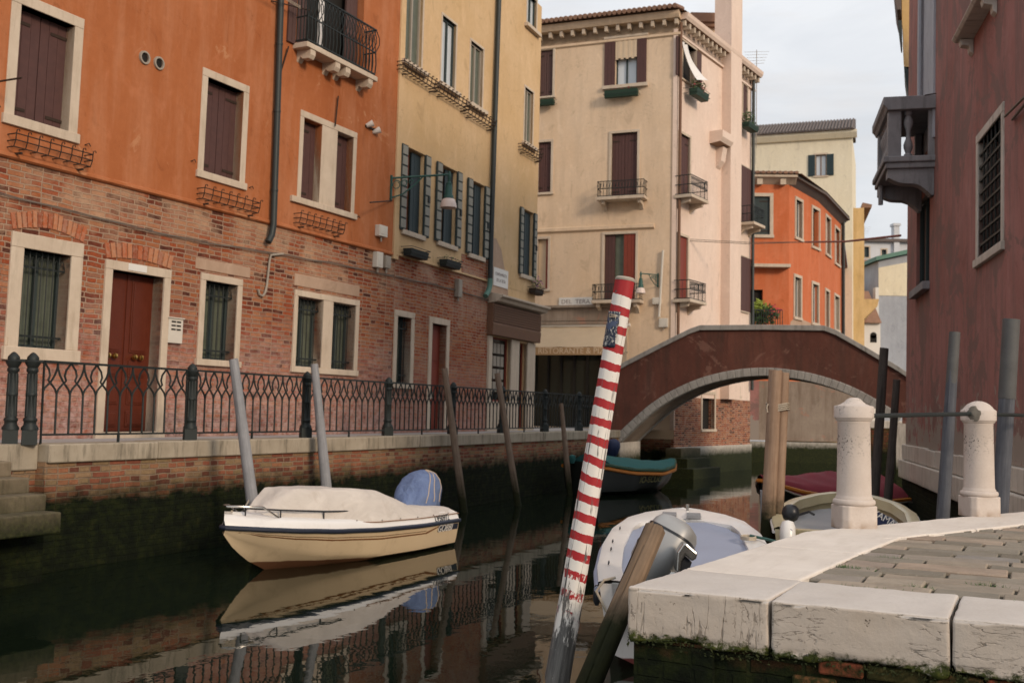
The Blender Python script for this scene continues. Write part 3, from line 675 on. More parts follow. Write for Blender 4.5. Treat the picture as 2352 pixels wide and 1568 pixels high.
# upper windows
def plain_win(r, W, parent, mat='curtain', sill=True, fr='greybox', bars=1):
    a, b, c, d = r; mb = W.mb(); mb.box(a - .06, a, -.04, .05, c, d).box(b, b + .06, -.04, .05, c, d).box(a - .06, b + .06, -.042, .05, d, d + .06)
    if sill: mb.box(a - .16, b + .16, -.14, .1, c - .1, c)
    f = mb.build('window', M['stone'], parent, .006); pane(W, r, f, .07, mat, bars, fr); return f
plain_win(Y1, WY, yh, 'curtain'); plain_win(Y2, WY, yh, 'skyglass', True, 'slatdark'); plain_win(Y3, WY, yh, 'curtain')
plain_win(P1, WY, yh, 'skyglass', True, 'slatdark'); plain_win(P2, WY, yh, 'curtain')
def slatted(r, parent, W, wl=.26, left=True):
    a, b, c, d = r; H = d - c
    f = W.mb().box(a - .12, b + .12, -.09, .1, c - .12, c - .01).build('window', M['stone'], parent, .012); W.mb().box(a - .05, b + .05, -.06, .02, d + .01, d + .06).build('drip_moulding', M['yellow'], f)
    m = (b - a)
    for x0, x1 in (((a - wl, a - .015), (b + .015, b + wl)) if left else ((b + .015, b + wl),)):
        mb = W.mb().box(x0, x1, -.085, -.045, c - .03, d + .02); s = mb.build('shutter', M['slatdark'], f)
        q = W.mb(); n = 8; hh = (H + .02) / n
        for i in range(n): q.box(x0 + .015, x1 - .015, -.1, -.086, c - .01 + hh * i + .02, c - .01 + hh * (i + 1) - .02, None)
        q.build('shutter_slats', M['slat'], f)
    boards(W.mb(), a + m * .46, b - .01, c + .01, d - .02, .04, .035, 3).build('inner_shutter', M['teal'], f)
    W.mb().box(a, a + m * .18, .06, .12, c, d).box(a + m * .36, a + m * .45, .1, .16, c, d).box(a + m * .18, a + m * .36, .1, .15, d - .12, d).build('casement', M['redbrown'], f)
    pane(W, (a, a + m * .46, c, d), f, .18, 'glass', 0)
    W.mb().box(b + wl * .45, b + wl * .75, -.13, -.1, c + H * .42, c + H * .5).build('shutter_catch', M['iron'], f)
    return f
slatted(L1, yh, WY); slatted(L2, yh, WY); slatted(L3, yh, WY); slatted(P3, yh, WY, .22)
barred(G4, .13, 5, yh, WY)
f = frame(WY.mb(), D2, .14, .28, .03, False).build('door', M['stone'], yh, .008)
a, b, c, d = D2; mb = WY.mb().box(a, b, .16, .2, c, d)
for z0, z1 in ((.04, .3), (.36, .62), (.66, .95)): mb.box(a + .14, b - .14, .14, .16, c + (d - c) * z0, c + (d - c) * z1)
mb.build('door_leaf', M['redbrown'], f, .006); WY.mb().box(a + .3, b - .3, .13, .14, c + (d - c) * .3, c + (d - c) * .36).build('letter_flap', M['greybox'], f)
# shop front
a0, a1 = WY.px(1119, 800)[0], sE; zt = SW[3]
f = WY.mb().box(a0, SW[0], -.06, .06, -.1, zt).box(SW[1], SD[0], -.06, .06, -.1, zt).box(SD[1], sE + .02, -.06, .06, -.1, zt).box(SW[0], SW[1], -.05, .06, -.1, SW[2]).build('shop_front', M['stone'], yh, .01)
pane(WY, SW, f, .12, 'glass', 0, 'redbrown'); pane(WY, SD, f, .14, 'glass', 0, 'redbrown')
mb = WY.mb(); rd = random.Random(4)
for i in range(4):
    for j in range(4):
        x = SW[0] + .18 + i * (SW[1] - SW[0] - .3) / 4; z = SW[2] + .25 + j * .33
        mb.box(x, x + .2, .1, .105, z, z + .26)
mb.build('notice_sheet', M['curtain'] if False else M['greybox'], f)
q0, q1 = WY.px(1121, 705), WY.px(1121, 766)
WY.mb().prism([(0, zt + .02), (-.16, zt + .02), (-.18, zt + .3), (-.16, zt + .33), (-.16, zt + .82), (0, zt + .82)], a0 - .05, sE + .12, 'x').build('shutter_box', M['fascia'], f, .01)
WY.mb().prism([(0, zt + .82), (-.3, zt + .86), (-.34, zt + .93), (-.42, zt + .97), (-.42, zt + 1.02), (0, zt + 1.1)], a0 - .05, sE + .2, 'x').build('cornice', M['stone'], f, .008)
mb = WY.mb()
for k in range(7): mb.box(a0 - .03, sE + .1, -.185, -.162, zt + .36 + k * .062, zt + .36 + k * .062 + .04)
mb.build('louvre', M['fascia'], f, .004)
# pipes
pts = [WY.px(*q, .12) for q in ((1148, -80), (1146, 0), (1136, 300), (1128, 551), (1126, 640))]
WY.mb().tube([(s, -.12, h) for s, h in pts], .065, 12).build('downpipe', M['pipe_dark'], yh)
pts = [WY.px(*q, .12) for q in ((1126, 640), (1125, 656), (1122, 668), (1115, 680))]
WY.mb().tube([(s, -.12, h) for s, h in pts], .068, 12).build('pipe_shoe', M['verdigris'], yh)
# baskets and planters
G2 = 'old baskets under the upper yellow windows'
for TL, TR, lab in (((919, 158), (1000, 196), 'weathered sill basket under the curtained top window next to the orange house'), ((1003, 212), (1071, 240), 'weathered sill basket under the window with panes tinted like reflected sky'), ((1070, 258), (1130, 287), 'weathered sill basket under the third upper yellow window by the pipe'), ((1196, 342), (1238, 360), 'weathered sill basket under the middle window beyond the pipe')):
    basket_at(WY, TL, TR, lab, G2, .1, .012)
def planter(W, p, wd, label, box='iron', flower=None, n=120, out=.06, h=.16, grp=None, lf='leaf', rise=.16, d=.2, lsz=.035):
    s, z = W.px(*p, out); t = thing('planter', label, 'planter', W.pt(s, out, z), grp)
    mb = W.mb(); x0, x1 = s - wd / 2, s + wd / 2
    mb.prism([(-out - .02, z - h), (-out - d + .02, z - h), (-out - d - .02, z), (-out, z)], x0, x1, 'x').build('box', M[box], t, .008)
    r = W.mb(); 
    for zz in (z + .03, z - h * .6): r.tube([(x0 - .02, 0, zz), (x0 - .02, -out - d - .04, zz), (x1 + .02, -out - d - .04, zz), (x1 + .02, 0, zz)], .008, 5)
    r.build('holder', M['iron'], t)
    if n: W.mb().leaves((s, -out - d / 2, z + rise * .5), (wd * .5, d * .6, rise), n, lsz, n).build('foliage', M[lf], t)
    if flower: W.mb().leaves((s, -out - d * .7, z + rise * .5), (wd * .42, d * .6, rise * .8), max(10, n // 4), lsz * .8, n + 1).build('flowers', M[flower], t)
    return t
planter(WY, (946, 576), .8, 'nearly empty dark iron planter under the first green-shuttered window', 'iron', None, 0)
planter(WY, (1025, 600), .75, 'dark iron planter with a purple flower under the second green-shuttered window', 'iron', 'flower', 24, rise=.1)
planter(WY, (1224, 664), .6, 'flower box with purple blooms at the edge of the yellow house above the shop', 'rust', 'flower', 160, rise=.28)
wall_box(WY, (1053, 662), .2, .42, .12, 'greybox', 'meter_box', 'grey box on the brick between the second door and the shop front', 'utility box')
# street lamp on its bracket
def bracket_lamp(W, base, tip, label, sc=1.0, out=1.6):
    a = W.px(*base, .05); t = thing('street_lamp', label, 'street lamp', W.pt(a[0], .05, a[1])); x, z = a
    A = Vector((x, -.02, z)); e = W.I @ (CAM + ray(*tip) * 1); 
    b = W.px(*tip, out); B = Vector((b[0], -out, b[1])); mb = W.mb(); mb.tube([A, B], .022 * sc, 8)
    dr = (B - A)
    mb.tube([A + Vector((0, 0, -.42 * sc)), A + dr * .2 + Vector((0, 0, -.36 * sc)), A + dr * .42 + Vector((0, 0, -.16 * sc)), A + dr * .55], .016 * sc, 6)
    for k, rr in ((.1, .1), (.23, .075), (.34, .05)):
        c0 = A + dr * k + Vector((0, 0, -.17 * sc + k * .2)); u = dr.normalized()
        mb.tube([c0 + (u * math.cos(i * PI / 5) + Vector((0, 0, math.sin(i * PI / 5)))) * rr * sc * (1 - i * .03) for i in range(13)], .01 * sc, 5)
    mb.box(x - .02, x + .02, -.05, .02, z - .46 * sc, z + .06 * sc); mb.build('bracket', M['green'], t)
    T = W.M @ Matrix.Translation(B + Vector((0, 0, -.02)))
    MB(T).lathe([(.02, .09 * sc), (.03, .03 * sc), (.045 * sc, 0), (.03 * sc, -.05 * sc), (.028 * sc, -.14 * sc), (.07 * sc, -.17 * sc), (.06 * sc, -.2 * sc), (.075 * sc, -.24 * sc), (.08 * sc, -.4 * sc), (.1 * sc, -.44 * sc), (.11 * sc, -.5 * sc), (.05 * sc, -.5 * sc)], 16).build('lamp_body', M['green'], t)
    MB(T).lathe([(.1 * sc, -.5 * sc), (.14 * sc, -.53 * sc), (.17 * sc, -.62 * sc), (.18 * sc, -.7 * sc), (.165 * sc, -.7 * sc), (.13 * sc, -.56 * sc)], 18).build('lamp_shade', M['lamp_white'], t)
    return t
bracket_lamp(WY, (901, 409), (1032, 401), 'green bracket lamp with a white glass shade between the orange and yellow houses', 1.0, .9)
# plaque on the yellow house
def plaque(W, r, lines, label, out=.03, size=.1, sx=1.0):
    a, b, c, d = r; t = thing('street_sign', label, 'street sign', W.pt(a, out, c))
    W.mb().box(a, b, -out - .02, -out + .01, c, d).build('panel', M['white'], t, .003)
    for i, l in enumerate(lines):
        T = W.M @ Matrix.Translation(((a + b) / 2, -out - .022, d - (d - c) * (i + 1) / (len(lines) + 1)))
        text_mb(l, size, T, .003, sx).build('lettering', M['ink'], t)
    return t
plaque(WY, WY.rect((1133, 612), (1132, 656), (1166, 624), (1165, 663), .03), ('FONDAMENTA', 'DE LA TETA'), 'white street plaque on the yellow house beside the downpipe', .03, .115, .95)
# ------------------------------------------------------------------ left quay: paving, coping, canal wall, steps
pts = [Vector((-14.5, 0, PAV)), PATH[0], PATH[1], PATH[2], PATH[3], PATH[4], Vector((5.5, 36, PAV)), Vector((-4, 42, PAV)), Vector((-14, 30, PAV))]
tag(MB().add(pts, [tuple(range(len(pts)))]).build('pavement', M['pavement']), kind='structure')
qw = thing('quay_wall', 'mossy brick canal wall with pale stone coping along the railing side', 'canal wall', (-5.58, 12.7, 0))
OFF = .17
def left_edge(off):
    out = []
    for i, p in enumerate(PATH):
        ds = [(PATH[j + 1] - PATH[j]).normalized() for j in (i - 1, i) if 0 <= j < len(PATH) - 1]; d = sum(ds, Vector()).normalized()
        out.append(p + Vector((d.y, -d.x, 0)) * off)
    return out
Eo, Ei, Ew = left_edge(OFF), left_edge(-.28), left_edge(OFF - .05)
for i in range(1, len(PATH) - 1):
    L = (Eo[i + 1] - Eo[i]).length; n = max(1, round(L / 1.7)); dr = (Eo[i + 1] - Eo[i]).normalized(); rd = random.Random(i)
    for k in range(n):
        t0, t1 = k / n, (k + 1) / n; g = .006 / L; W = Wall((Eo[i].x, Eo[i].y), (dr.x, dr.y), 0); x0, x1 = L * (t0 + g), L * (t1 - g); j = rd.uniform(-.006, .006)
        W.mb().box(x0, x1, j, .46, PAV - .215, PAV + .012 + j).build('coping_stone', M['coping'], qw, .018, 3)
for i in range(len(PATH) - 1):
    a, b = Ew[i], Ew[i + 1]; d = b - a; W = Wall((a.x, a.y), (d.x, d.y), 0); L = d.length
    if i == 0: continue
    W.mb().box(0, L, 0, .5, -1.5, PAV - .2).build('brick_face', M['brick_q'], qw)
# the return of the quay at the steps, set back from the wall line
W0 = Wall((Ew[1].x, Ew[1].y), tuple((PATH[1] - PATH[0])[:2]), 0)
xk = 0.0
W0.mb().box(-6.5, 0, .12, .6, PAV - .3, PAV + .01).build('coping_stone', M['coping'], qw, .02)
W0.mb().box(-6.5, 0.02, .16, .5, -1.5, PAV - .29).build('brick_face', M['brick_q'], qw)
st = thing('water_steps', 'worn stone steps going down into the canal from the railing corner', 'steps', W0.pt(0, 0, 0))
for px_, yt, yb, out in ((28, 1059, 1096, .12), (68, 1096, 1134, .38), (107, 1134, 1175, .66), (141, 1175, 1226, .95)):
    a, b = W0.px(px_, (yt + yb) / 2, out), W0.px(px_, yt, out); c = W0.px(px_ - 20, yb, out)
    W0.mb().box(-6.5, a[0], -out, .3, c[1], b[1]).build('step', M['steps'], st, .02, 3)
W0.mb().box(-6.5, W0.px(100, 1240, .5)[0], -.5, .3, -1, W0.px(100, 1226, .95)[1] - .02).build('footing', M['brick_q'], st)
# ------------------------------------------------------------------ railing
rl = thing('railing', 'dark cast-iron railing with pointed interlaced tops along the far quay', 'railing', tuple(PATH[1]))
def post(p, rot):
    T = Matrix.Translation(p) @ Matrix.Rotation(rot, 4, 'Z') @ Matrix.Diagonal((1.12, 1.12, 1, 1)); mb = MB(T)
    mb.box(-.075, .075, -.075, .075, 0, .17)
    mb.lathe([(.085, .17), (.085, .2), (.062, .24), (.062, .27), (.07, .28), (.07, .3), (.055, .32), (.05, .56), (.058, .57), (.058, .6), (.05, .61), (.047, .84), (.06, .86), (.06, .885), (.05, .9), (.075, .95), (.08, .975), (.06, .99), (.06, 1.02), (.05, 1.04), (.022, 1.075), (.005, 1.085)], 14)
    for k in range(8):
        a = k * PI / 4; mb.tube([(.052 * math.cos(a), .052 * math.sin(a), .33), (.047 * math.cos(a), .047 * math.sin(a), .83)], .009, 4)
    return mb.build('post', M['iron'], rl)
def panel(p, q, mid=True):
    d = q - p; L = d.length; W = Wall((p.x, p.y), (d.x, d.y), p.z); n = max(2, 2 * round(L / .186 / 2)); s = L / n; mb = W.mb(); r = .0135
    H, hb, hs, hm = .985, .115, .60, .735
    mb.box(0, L, -.022, .022, H - .012, H + .016); mb.box(0, L, -.012, .012, hb - .012, hb + .012)
    for i in range(n + 1):
        x = s * i; edge = i in (0, n)
        if edge: mb.tube([(x, 0, 0), (x, 0, H)], .014, 4, True, False)
        else: mb.tube([(x, 0, hb), (x, 0, hs)], r, 6)
        for sg in (-1, 1):
            if (i == 0 and sg < 0) or (i == n and sg > 0): continue
            e = x + sg * s / 2
            if not edge: mb.tube([(x, 0, hs), (x + sg * s * .12, 0, hs + .06), (x + sg * s * .36, 0, hm - .025), (e, 0, hm)], r, 5)
            else: mb.tube([(x, 0, hs + .02), (x + sg * s * .12, 0, hs + .07), (x + sg * s * .36, 0, hm - .02), (e, 0, hm)], r, 5)
            if i % 2: mb.tube([(e, 0, hm), (x + sg * s * .2, 0, hm + .09), (x + sg * s * .04, 0, H - .08), (x, 0, H)], r, 5)
            else: mb.tube([(e - sg * s * .06, 0, hm + .01), (x + sg * s * .34, 0, hm + .03), (x + sg * s * .46, 0, hm + .09), (x + sg * s * .36, 0, hm + .16), (x + sg * s * .1, 0, H - .03), (x, 0, H)], r, 5)
    if mid: mb.box(L / 2 - .014, L / 2 + .014, -.012, .012, 0, hb)
    mb.build('railing_panel', M['iron'], rl)
P = [on_path(x) for x in (70, 438, 703, 891, 1040, 1153, 1251, 1330, 1392)]
post(on_path(40) + Vector((-.12, .1, 0)), .46)
for i, p in enumerate(P):
    post(p, .46)
    if i + 1 < len(P):
        d = (P[i + 1] - p).normalized(); panel(p + d * (.16 if i == 0 else .1), P[i + 1] - d * .1)
        if i == 0: MB().tube([on_path(40) + Vector((-.12, .1, .985)), p + d * .2 + Vector((0, 0, .985))], .018, 5).build('rail_end', M['iron'], rl)
# ------------------------------------------------------------------ cream corner house
K = Vector((5.34, 35.0, 0))
WC = Wall((K.x, K.y), (2.6, -1), 0); WD = Wall((K.x, K.y), (.65, 1), 0)
ch = thing('cream_house', 'tall cream corner house with brown shutters, toothed cornice and a restaurant below', 'house', tuple(K))
zt = 15.2
c1 = WC.rect((1241, 117), (1238, 224), (1271, 113), (1269, 220)); c2 = WC.rect((1414, 91), (1414, 197), (1463, 84), (1463, 193))
c3 = WC.rect((1238, 328), (1235, 442), (1267, 326), (1264, 443)); c4 = WC.rect((1405, 308), (1404, 456), (1464, 303), (1463, 453))
c5 = WC.rect((1389, 540), (1387, 690), (1460, 536), (1459, 690)); c6 = WC.rect((1236, 550), (1234, 664), (1259, 549), (1258, 664))
rs = WC.rect((1210, 790), (1210, 985), (1440, 770), (1440, 985)); rs = (rs[0], rs[1], 1.52, rs[3])
sl = WC.px(1215, 500)[0] - 2.2
front = shell(wall_holes(WC.mb(), sl, 0, 1.2, zt, [c1, c2, c3, c4, c5, c6, rs], .3), sl, -.001, 1.2, zt, 4)
front.build('front_wall', M['cream'], ch); WC.mb().box(sl, -.01, .02, 3.9, -1.2, 1.21).build('foundation', M['brick_q'], ch)
d1 = WD.rect((1566, 98), (1563, 190), (1598, 112), (1597, 190)); d2 = WD.rect((1561, 308), (1558, 452), (1584, 316), (1582, 458)); d3 = WD.rect((1557, 540), (1555, 690), (1579, 547), (1577, 690))
sb = WD.px(1722, 1000)[0]; s_sh0, s_sh1 = WD.px(1657, 400, .0)[0], WD.px(1703, 400, .35)[0]
d4 = WD.rect((1706, 195), (1704, 275), (1716, 199), (1715, 278)); d5 = WD.rect((1703, 385), (1701, 515), (1720, 385), (1719, 515)); d6 = WD.rect((1701, 590), (1699, 715), (1717, 592), (1716, 715))
bw_ = WD.rect((1612, 905), (1612, 985), (1640, 905), (1640, 985)); bw2 = WD.rect((1674, 892), (1674, 908), (1697, 893), (1697, 909))
shell(wall_holes(WD.mb(), 0, sb, 2.6, zt, [d1, d2, d3, d4, d5, d6], .3), .001, sb, 2.6, zt, 5).build('side_wall', M['pink'], ch)
shell(wall_holes(WD.mb(), 0, sb, .9, 2.6, [bw_, bw2], .3, -.01), .001, sb, .9, 2.6, 5, -.01).build('canal_wall', M['brick_c'], ch)
WD.mb().box(0, sb, -.08, .3, -1, .95).build('footing', M['foot'], ch)
WD.mb().box(bw_[0], bw_[1], .2, .24, bw_[2], bw_[3]).box(bw2[0], bw2[1], .2, .24, bw2[2], bw2[3]).build('canal_door', M['dark'], ch)
for r in (bw_, bw2): frame(WD.mb(), r, .1, .1, .03, True).build('stone_surround', M['stone'], ch)
WC.mb().box(-.12, .02, -.04, .05, 1.5, zt - .3).build('corner_strip', M['pink'], ch)
# windows: front
def fw(r, W, w=.09, parent=ch):
    return frame(W.mb(), r, w, .2, .04).build('window', M['stone'], parent, .008)
f = fw(c1, WC); shutters(WC, c1, f, .05, M['brown2'], 3, 2)
f = fw(c3, WC); shutters(WC, c3, f, .05, M['brown'], 3, 2)
f = fw(c4, WC); shutters(WC, c4, f, .06, M['brown'], 4, 2)
W2 = .52 * (c2[1] - c2[0])
f = WC.mb().box(c2[0] - W2 - .03, c2[1] + W2, -.06, .1, c2[3] + .01, c2[3] + .09).build('window', M['stone'], ch, .008); WC.mb().box(c2[0] - .45, c2[1] + .4, -.12, .1, c2[2] - .12, c2[2]).build('sill', M['stone'], f, .008)
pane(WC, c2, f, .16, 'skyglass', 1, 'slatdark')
W2 = .52 * (c2[1] - c2[0])
boards(WC.mb(), c2[0] - W2, c2[0] - .01, c2[2], c2[3], -.05, .04, 3).build('shutter', M['brown'], f); boards(WC.mb(), c2[1] + .01, c2[1] + W2 - .05, c2[2], c2[3], -.05, .04, 3).build('shutter', M['brown'], f)
mb = WC.mb(); n = 8; zb = c2[3] - (c2[3] - c2[2]) * .4
for i in range(n):
    x0 = c2[0] + (c2[1] - c2[0]) * i / n; x1 = c2[0] + (c2[1] - c2[0]) * (i + 1) / n
    mb.box(x0, x1, -.03 - .012 * (i % 2), -.01, zb - (.05 if i % 2 else .09), c2[3])
mb.build('blind', M['cream_cloth'], f)
W5 = (c5[1] - c5[0]); f = fw(c5, WC)
boards(WC.mb(), c5[0] + .01, c5[0] + W5 * .33, c5[2], c5[3], .04, .04, 3).build('shutter', M['brown'], f); boards(WC.mb(), c5[1] - W5 * .38, c5[1] - .01, c5[2], c5[3], .0, .04, 3).build('shutter', M['redbrown'], f)
WC.mb().box(c5[0] + W5 * .33, c5[1] - W5 * .38, .1, .13, c5[2], c5[3]).build('curtain', M['curtain'], f)
f = fw(c6, WC); WC.mb().box(c6[0], c6[1], .1, .13, c6[2], c6[3]).build('curtain', M['cream_cloth'], f); WC.mb().box(c6[1] - .08, c6[1], .02, .1, c6[2], c6[3]).build('casement', M['redbrown'], f)
def small_balcony(W, r, d, ext, h, parent, fancy=True, corb=True):
    a, b, c, _ = r; a -= ext; b += ext
    f = W.mb().box(a, b, -d, .05, c - .13, c - .02).build('balcony', M['stone'], parent, .012)
    if corb:
        for x in (a + .2, b - .2): W.mb().prism([(0, c - .13), (-d * .8, c - .13), (-d * .75, c - .25), (-d * .3, c - .3), (0, c - .45)], x - .06, x + .06, 'x').build('corbel', M['stone'], f, .006)
    mb = W.mb(); p = [(a + .03, 0), (a + .03, -d + .04), (b - .03, -d + .04), (b - .03, 0)]
    for z in (c, c + h * .5, c + h): mb.tube([(x, y, z) for x, y in p], .016, 5)
    n = max(6, int((b - a) / .11))
    for i in range(n + 1):
        x = a + .03 + (b - a - .06) * i / n; mb.tube([(x, -d + .04, c), (x, -d + .04, c + h)], .008, 4)
        if fancy and i < n:
            m = x + (b - a - .06) / n / 2
            mb.tube([(m + .04 * math.cos(k * PI / 4), -d + .04, c + h * .72 + h * .2 * math.sin(k * PI / 4)) for k in range(9)], .007, 4)
    for i in range(1, 4):
        for x in (a + .03, b - .03): mb.tube([(x, -d * i / 4, c), (x, -d * i / 4, c + h)], .008, 4)
    mb.build('railing', M['iron'], f); return f
small_balcony(WC, c4, .5, .38, .5, ch); small_balcony(WC, c5, .5, .3, .5, ch); small_balcony(WD, d2, .6, .3, .62, ch); small_balcony(WD, d3, .6, .3, .6, ch); small_balcony(WD, d5, .6, .2, .6, ch)
# windows: canal side
f = fw(d1, WD, .06); pane(WD, d1, f, .2, 'dark', 0)
boards(WD.mb(), d1[0] - .45, d1[0] - .01, d1[2], d1[3], -.05, .04, 3).build('shutter', M['brown2'], f); boards(WD.mb(), d1[1] + .01, d1[1] + .42, d1[2], d1[3], -.05, .04, 3).build('shutter', M['brown2'], f)
rows = []
for j in range(9):
    v = j / 8; H = d1[3] - d1[2]; rows.append([(d1[0] + (d1[1] - d1[0]) * (.02 + .3 * u * (1 - v * .2) + .62 * v * v * (.25 + u)), -.02 - .5 * v * v - .05 * math.sin(u * 7 + v * 4), d1[3] - .05 - H * v * 1.02 + .18 * v * u * H) for u in [k / 6 for k in range(7)]])
WD.mb().loft(rows).build('curtain', M['white_cloth'], f)
f = fw(d2, WD); shutters(WD, d2, f, .05, M['brown'], 3, 2); f = fw(d3, WD); boards(WD.mb(), d3[0], d3[1], d3[2], d3[3], .03, .04, 4).build('shutter', M['redbrown'], f)
f = fw(d4, WD, .06); shutters(WD, d4, f, .0, M['brown2'], 3, 2)
for r in (d5, d6): f = fw(r, WD, .05); boards(WD.mb(), r[0] - .25, r[1] + .25, r[2], r[3], -.05, .04, 5).build('shutter', M['brown'], f)
# shaft of the chimney, scrolled console
WD.mb().box(s_sh0, s_sh1, -.35, .3, 10.2 - 7.6, 19.5).build('chimney_shaft', M['pink'], ch)
q0 = WD.px(1640, 345, .3)
# cornice, roof, chimney pot
def cornice(W, a, b, z, parent, mat, dent=.40, dep=.3):
    W.mb().prism([(0, z - .55), (-.06, z - .5), (-.06, z - .42), (0, z - .4), (0, z), (-dep, z), (-dep - .06, z + .1), (-dep - .08, z + .22), (0, z + .25)], a, b, 'x').build('cornice', M[mat], parent)
    n = int((b - a) / dent)
    for i in range(n + 1):
        x = a + .12 + (b - a - .24) * i / n; W.mb().box(x - .055, x + .055, -dep + .05, -.002, z - .2, z - .002).build('cornice_block', M['stone'], parent, .01)
cornice(WC, sl, .12, zt, ch, 'cream'); cornice(WD, -.0, sb + .3, zt, ch, 'pink')
def roof(mb, pts, apex):
    n = len(pts); mb.add(list(pts) + [apex], [(i, (i + 1) % n, n) for i in range(n)]); return mb
A = WC.pt(sl, .55, zt + .24); B = WC.pt(.1, .5, zt + .24); B2_ = WD.pt(-.1, .34, zt + .24); Cc = WD.pt(sb + .3, .34, zt + .24); Dd = WC.pt(sl, -7, zt + .24)
roof(MB(), [A, B, B2_, Cc, Dd], (A + Cc + B + Dd) / 4 + Vector((0, 0, 1.0))).build('roof', M['tile'], ch)
mb = WC.mb(); n = 44
for i in range(n):
    x = sl + (.2 - sl) * i / n; mb.tube([(x, -.6, zt + .29), (x, .6, zt + .62)], .08, 7)
mb.build('roof_tiles', M['tile'], ch)
cq = onY(1608, 40, 41); MB().box(cq.x - .5, cq.x + .5, 40.4, 41.4, zt, zt + 1.75).build('chimney', M['cream'], ch)
MB().box(cq.x - .65, cq.x + .65, 40.2, 41.6, zt + 1.75, zt + 1.9).prism([(cq.x - .8, zt + 1.9), (cq.x + .8, zt + 1.9), (cq.x + .5, zt + 2.25), (cq.x - .5, zt + 2.25)], 40.1, 41.7).build('chimney_cap', M['tile'], ch)
mb = WD.mb(); s0, h0 = WD.px(1648, 330, .1); mb.prism([(0, h0 + .35), (-.5, h0 + .35), (-.5, h0 + .1), (-.4, h0 - .05), (0, h0 - .1)], s0 - .5, s0 + .55, 'x').prism([(0, h0 - .1), (-.28, h0 - .1), (-.2, h0 - .6), (-.05, h0 - .8), (0, h0 - .85)], s0 + .1, s0 + .5, 'x')
mb.build('stone_console', M['pink'], ch, .01)
pz = [WD.px(1552, 36, .1)[1], 2.5]; WD.mb().tube([(.02, -.12, zt - .1), (.02, -.12, pz[1])], .052, 10).build('downpipe', M['fascia'], ch)
WD.mb().tube([(sb - .1, -.12, zt - .1), (sb - .1, -.12, 3)], .06, 8).build('downpipe', M['pipe_dark'], ch)
lz = WC.px(1240, 531)[1]; WC.mb().prism([(0, lz + .1), (-.08, lz + .06), (-.08, lz - .04), (0, lz - .1)], sl, WC.px(1503, 512)[0], 'x').build('string_course', M['cream'], ch)
# restaurant front: stone fascia, dark interior, doors
ff = WC.mb(); e0, e1 = rs[0] - .3, WC.px(1445, 730)[0]; za = WC.px(1300, 738)[1]; zb = WC.px(1300, 708)[1]
ff.box(e0, e1, -.1, .05, za, zb); ff.box(e0 - .05, e1 + .05, -.22, .05, zb, zb + .09).box(e0, e1, -.16, .05, za - .12, za - .02)
ff.build('stone_fascia', M['greywash'], ch, .01)
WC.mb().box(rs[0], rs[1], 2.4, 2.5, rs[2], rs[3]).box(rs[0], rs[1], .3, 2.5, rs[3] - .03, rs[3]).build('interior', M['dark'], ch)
WC.mb().box(e1 - .35, e1 - .05, -.05, .05, 1.5, za - .1).build('door_post', M['stone'], ch)
mb = WC.mb()
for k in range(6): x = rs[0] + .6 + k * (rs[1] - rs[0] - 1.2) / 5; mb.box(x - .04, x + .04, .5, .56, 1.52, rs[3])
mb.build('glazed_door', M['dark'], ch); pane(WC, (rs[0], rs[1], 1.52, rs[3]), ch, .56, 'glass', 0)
x, z = WC.px(1400, 880, 0); WC.mb().box(x - .2, x + .25, .42, .44, z - .35, z + .3).build('menu_board', M['cream_cloth'], ch)
# awning
aw = thing('awning', 'beige restaurant awning with a lettered brown valance', 'awning', WC.pt(rs[0], 0, rs[3]))
pa, pb = WC.px(1300, 750, .1)[1], None; dA = 1.25; vb, vt = WC.px(1300, 815, dA)[1], WC.px(1300, 797, dA)[1]; a0, a1 = WC.px(1225, 800, dA)[0] - .3, WC.px(1425, 800, dA)[0]
rows = [[(a0 + (a1 - a0) * i / 16, -.05 - (dA - .05) * v, pa + (vt - pa) * v - .05 * math.sin(PI * v) + .012 * math.sin(i * 1.3)) for i in range(17)] for v in (0, .25, .5, .75, 1)]
WC.mb().loft(rows).build('canopy', M['awning'], aw); WC.mb().tube([(a0, -.06, pa + .04), (a1, -.06, pa + .04)], .06, 8).build('roller', M['white'], aw)
WC.mb().box(a0, a1, -dA - .012, -dA, vb, vt).build('valance', M['valance'], aw)
tx = WC.px(1228, 805, dA)[0]; th = (vt - vb) * .95
text_mb('RISTORANTE & PIZZERIA', th * 1.1, WC.M @ Matrix.Translation((tx + .12, -dA - .016, (vt + vb) / 2)), .006, 1.0, 0, 'LEFT').build('lettering', M['cream_cloth'], aw)
for x in (a0 + .1, a1 - .1): WC.mb().tube([(x, 0, vt - .1), (x, -dA + .03, vt)], .02, 6).build('awning_arm', M['greybox'], aw)
plaque(WC, WC.rect((1284, 685), (1284, 705), (1361, 681), (1361, 701), .03), ('DEL  TERA',), 'long white street sign above the restaurant fascia', .03, .2, 1.1)
planter(WC, (1429, 209), 1.15, 'dark green window box under the top window with open brown shutters', 'planter_green', 'flower_r', 14, .12, .24, rise=.1, lsz=.05); planter(WC, (1253, 232), .7, 'small green window box below the topmost closed shutter by the yellow house', 'planter_green', None, 6, .1, .2, rise=.06)
planter(WD, (1596, 212), 1.0, 'overflowing green flower box under the window with the blowing curtain', 'planter_green', 'flower_r', 260, .2, .24, rise=.32, d=.3, lsz=.055); planter(WD, (1711, 288), 1.0, 'bushy green window box on the far narrow part of the cream house', 'planter_green', None, 240, .15, .2, rise=.4, lsz=.06, d=.35)
bracket_lamp(WC, (1511, 631), (1472, 628), 'green bracket lamp with a white shade on the corner of the cream house', .9, .8)
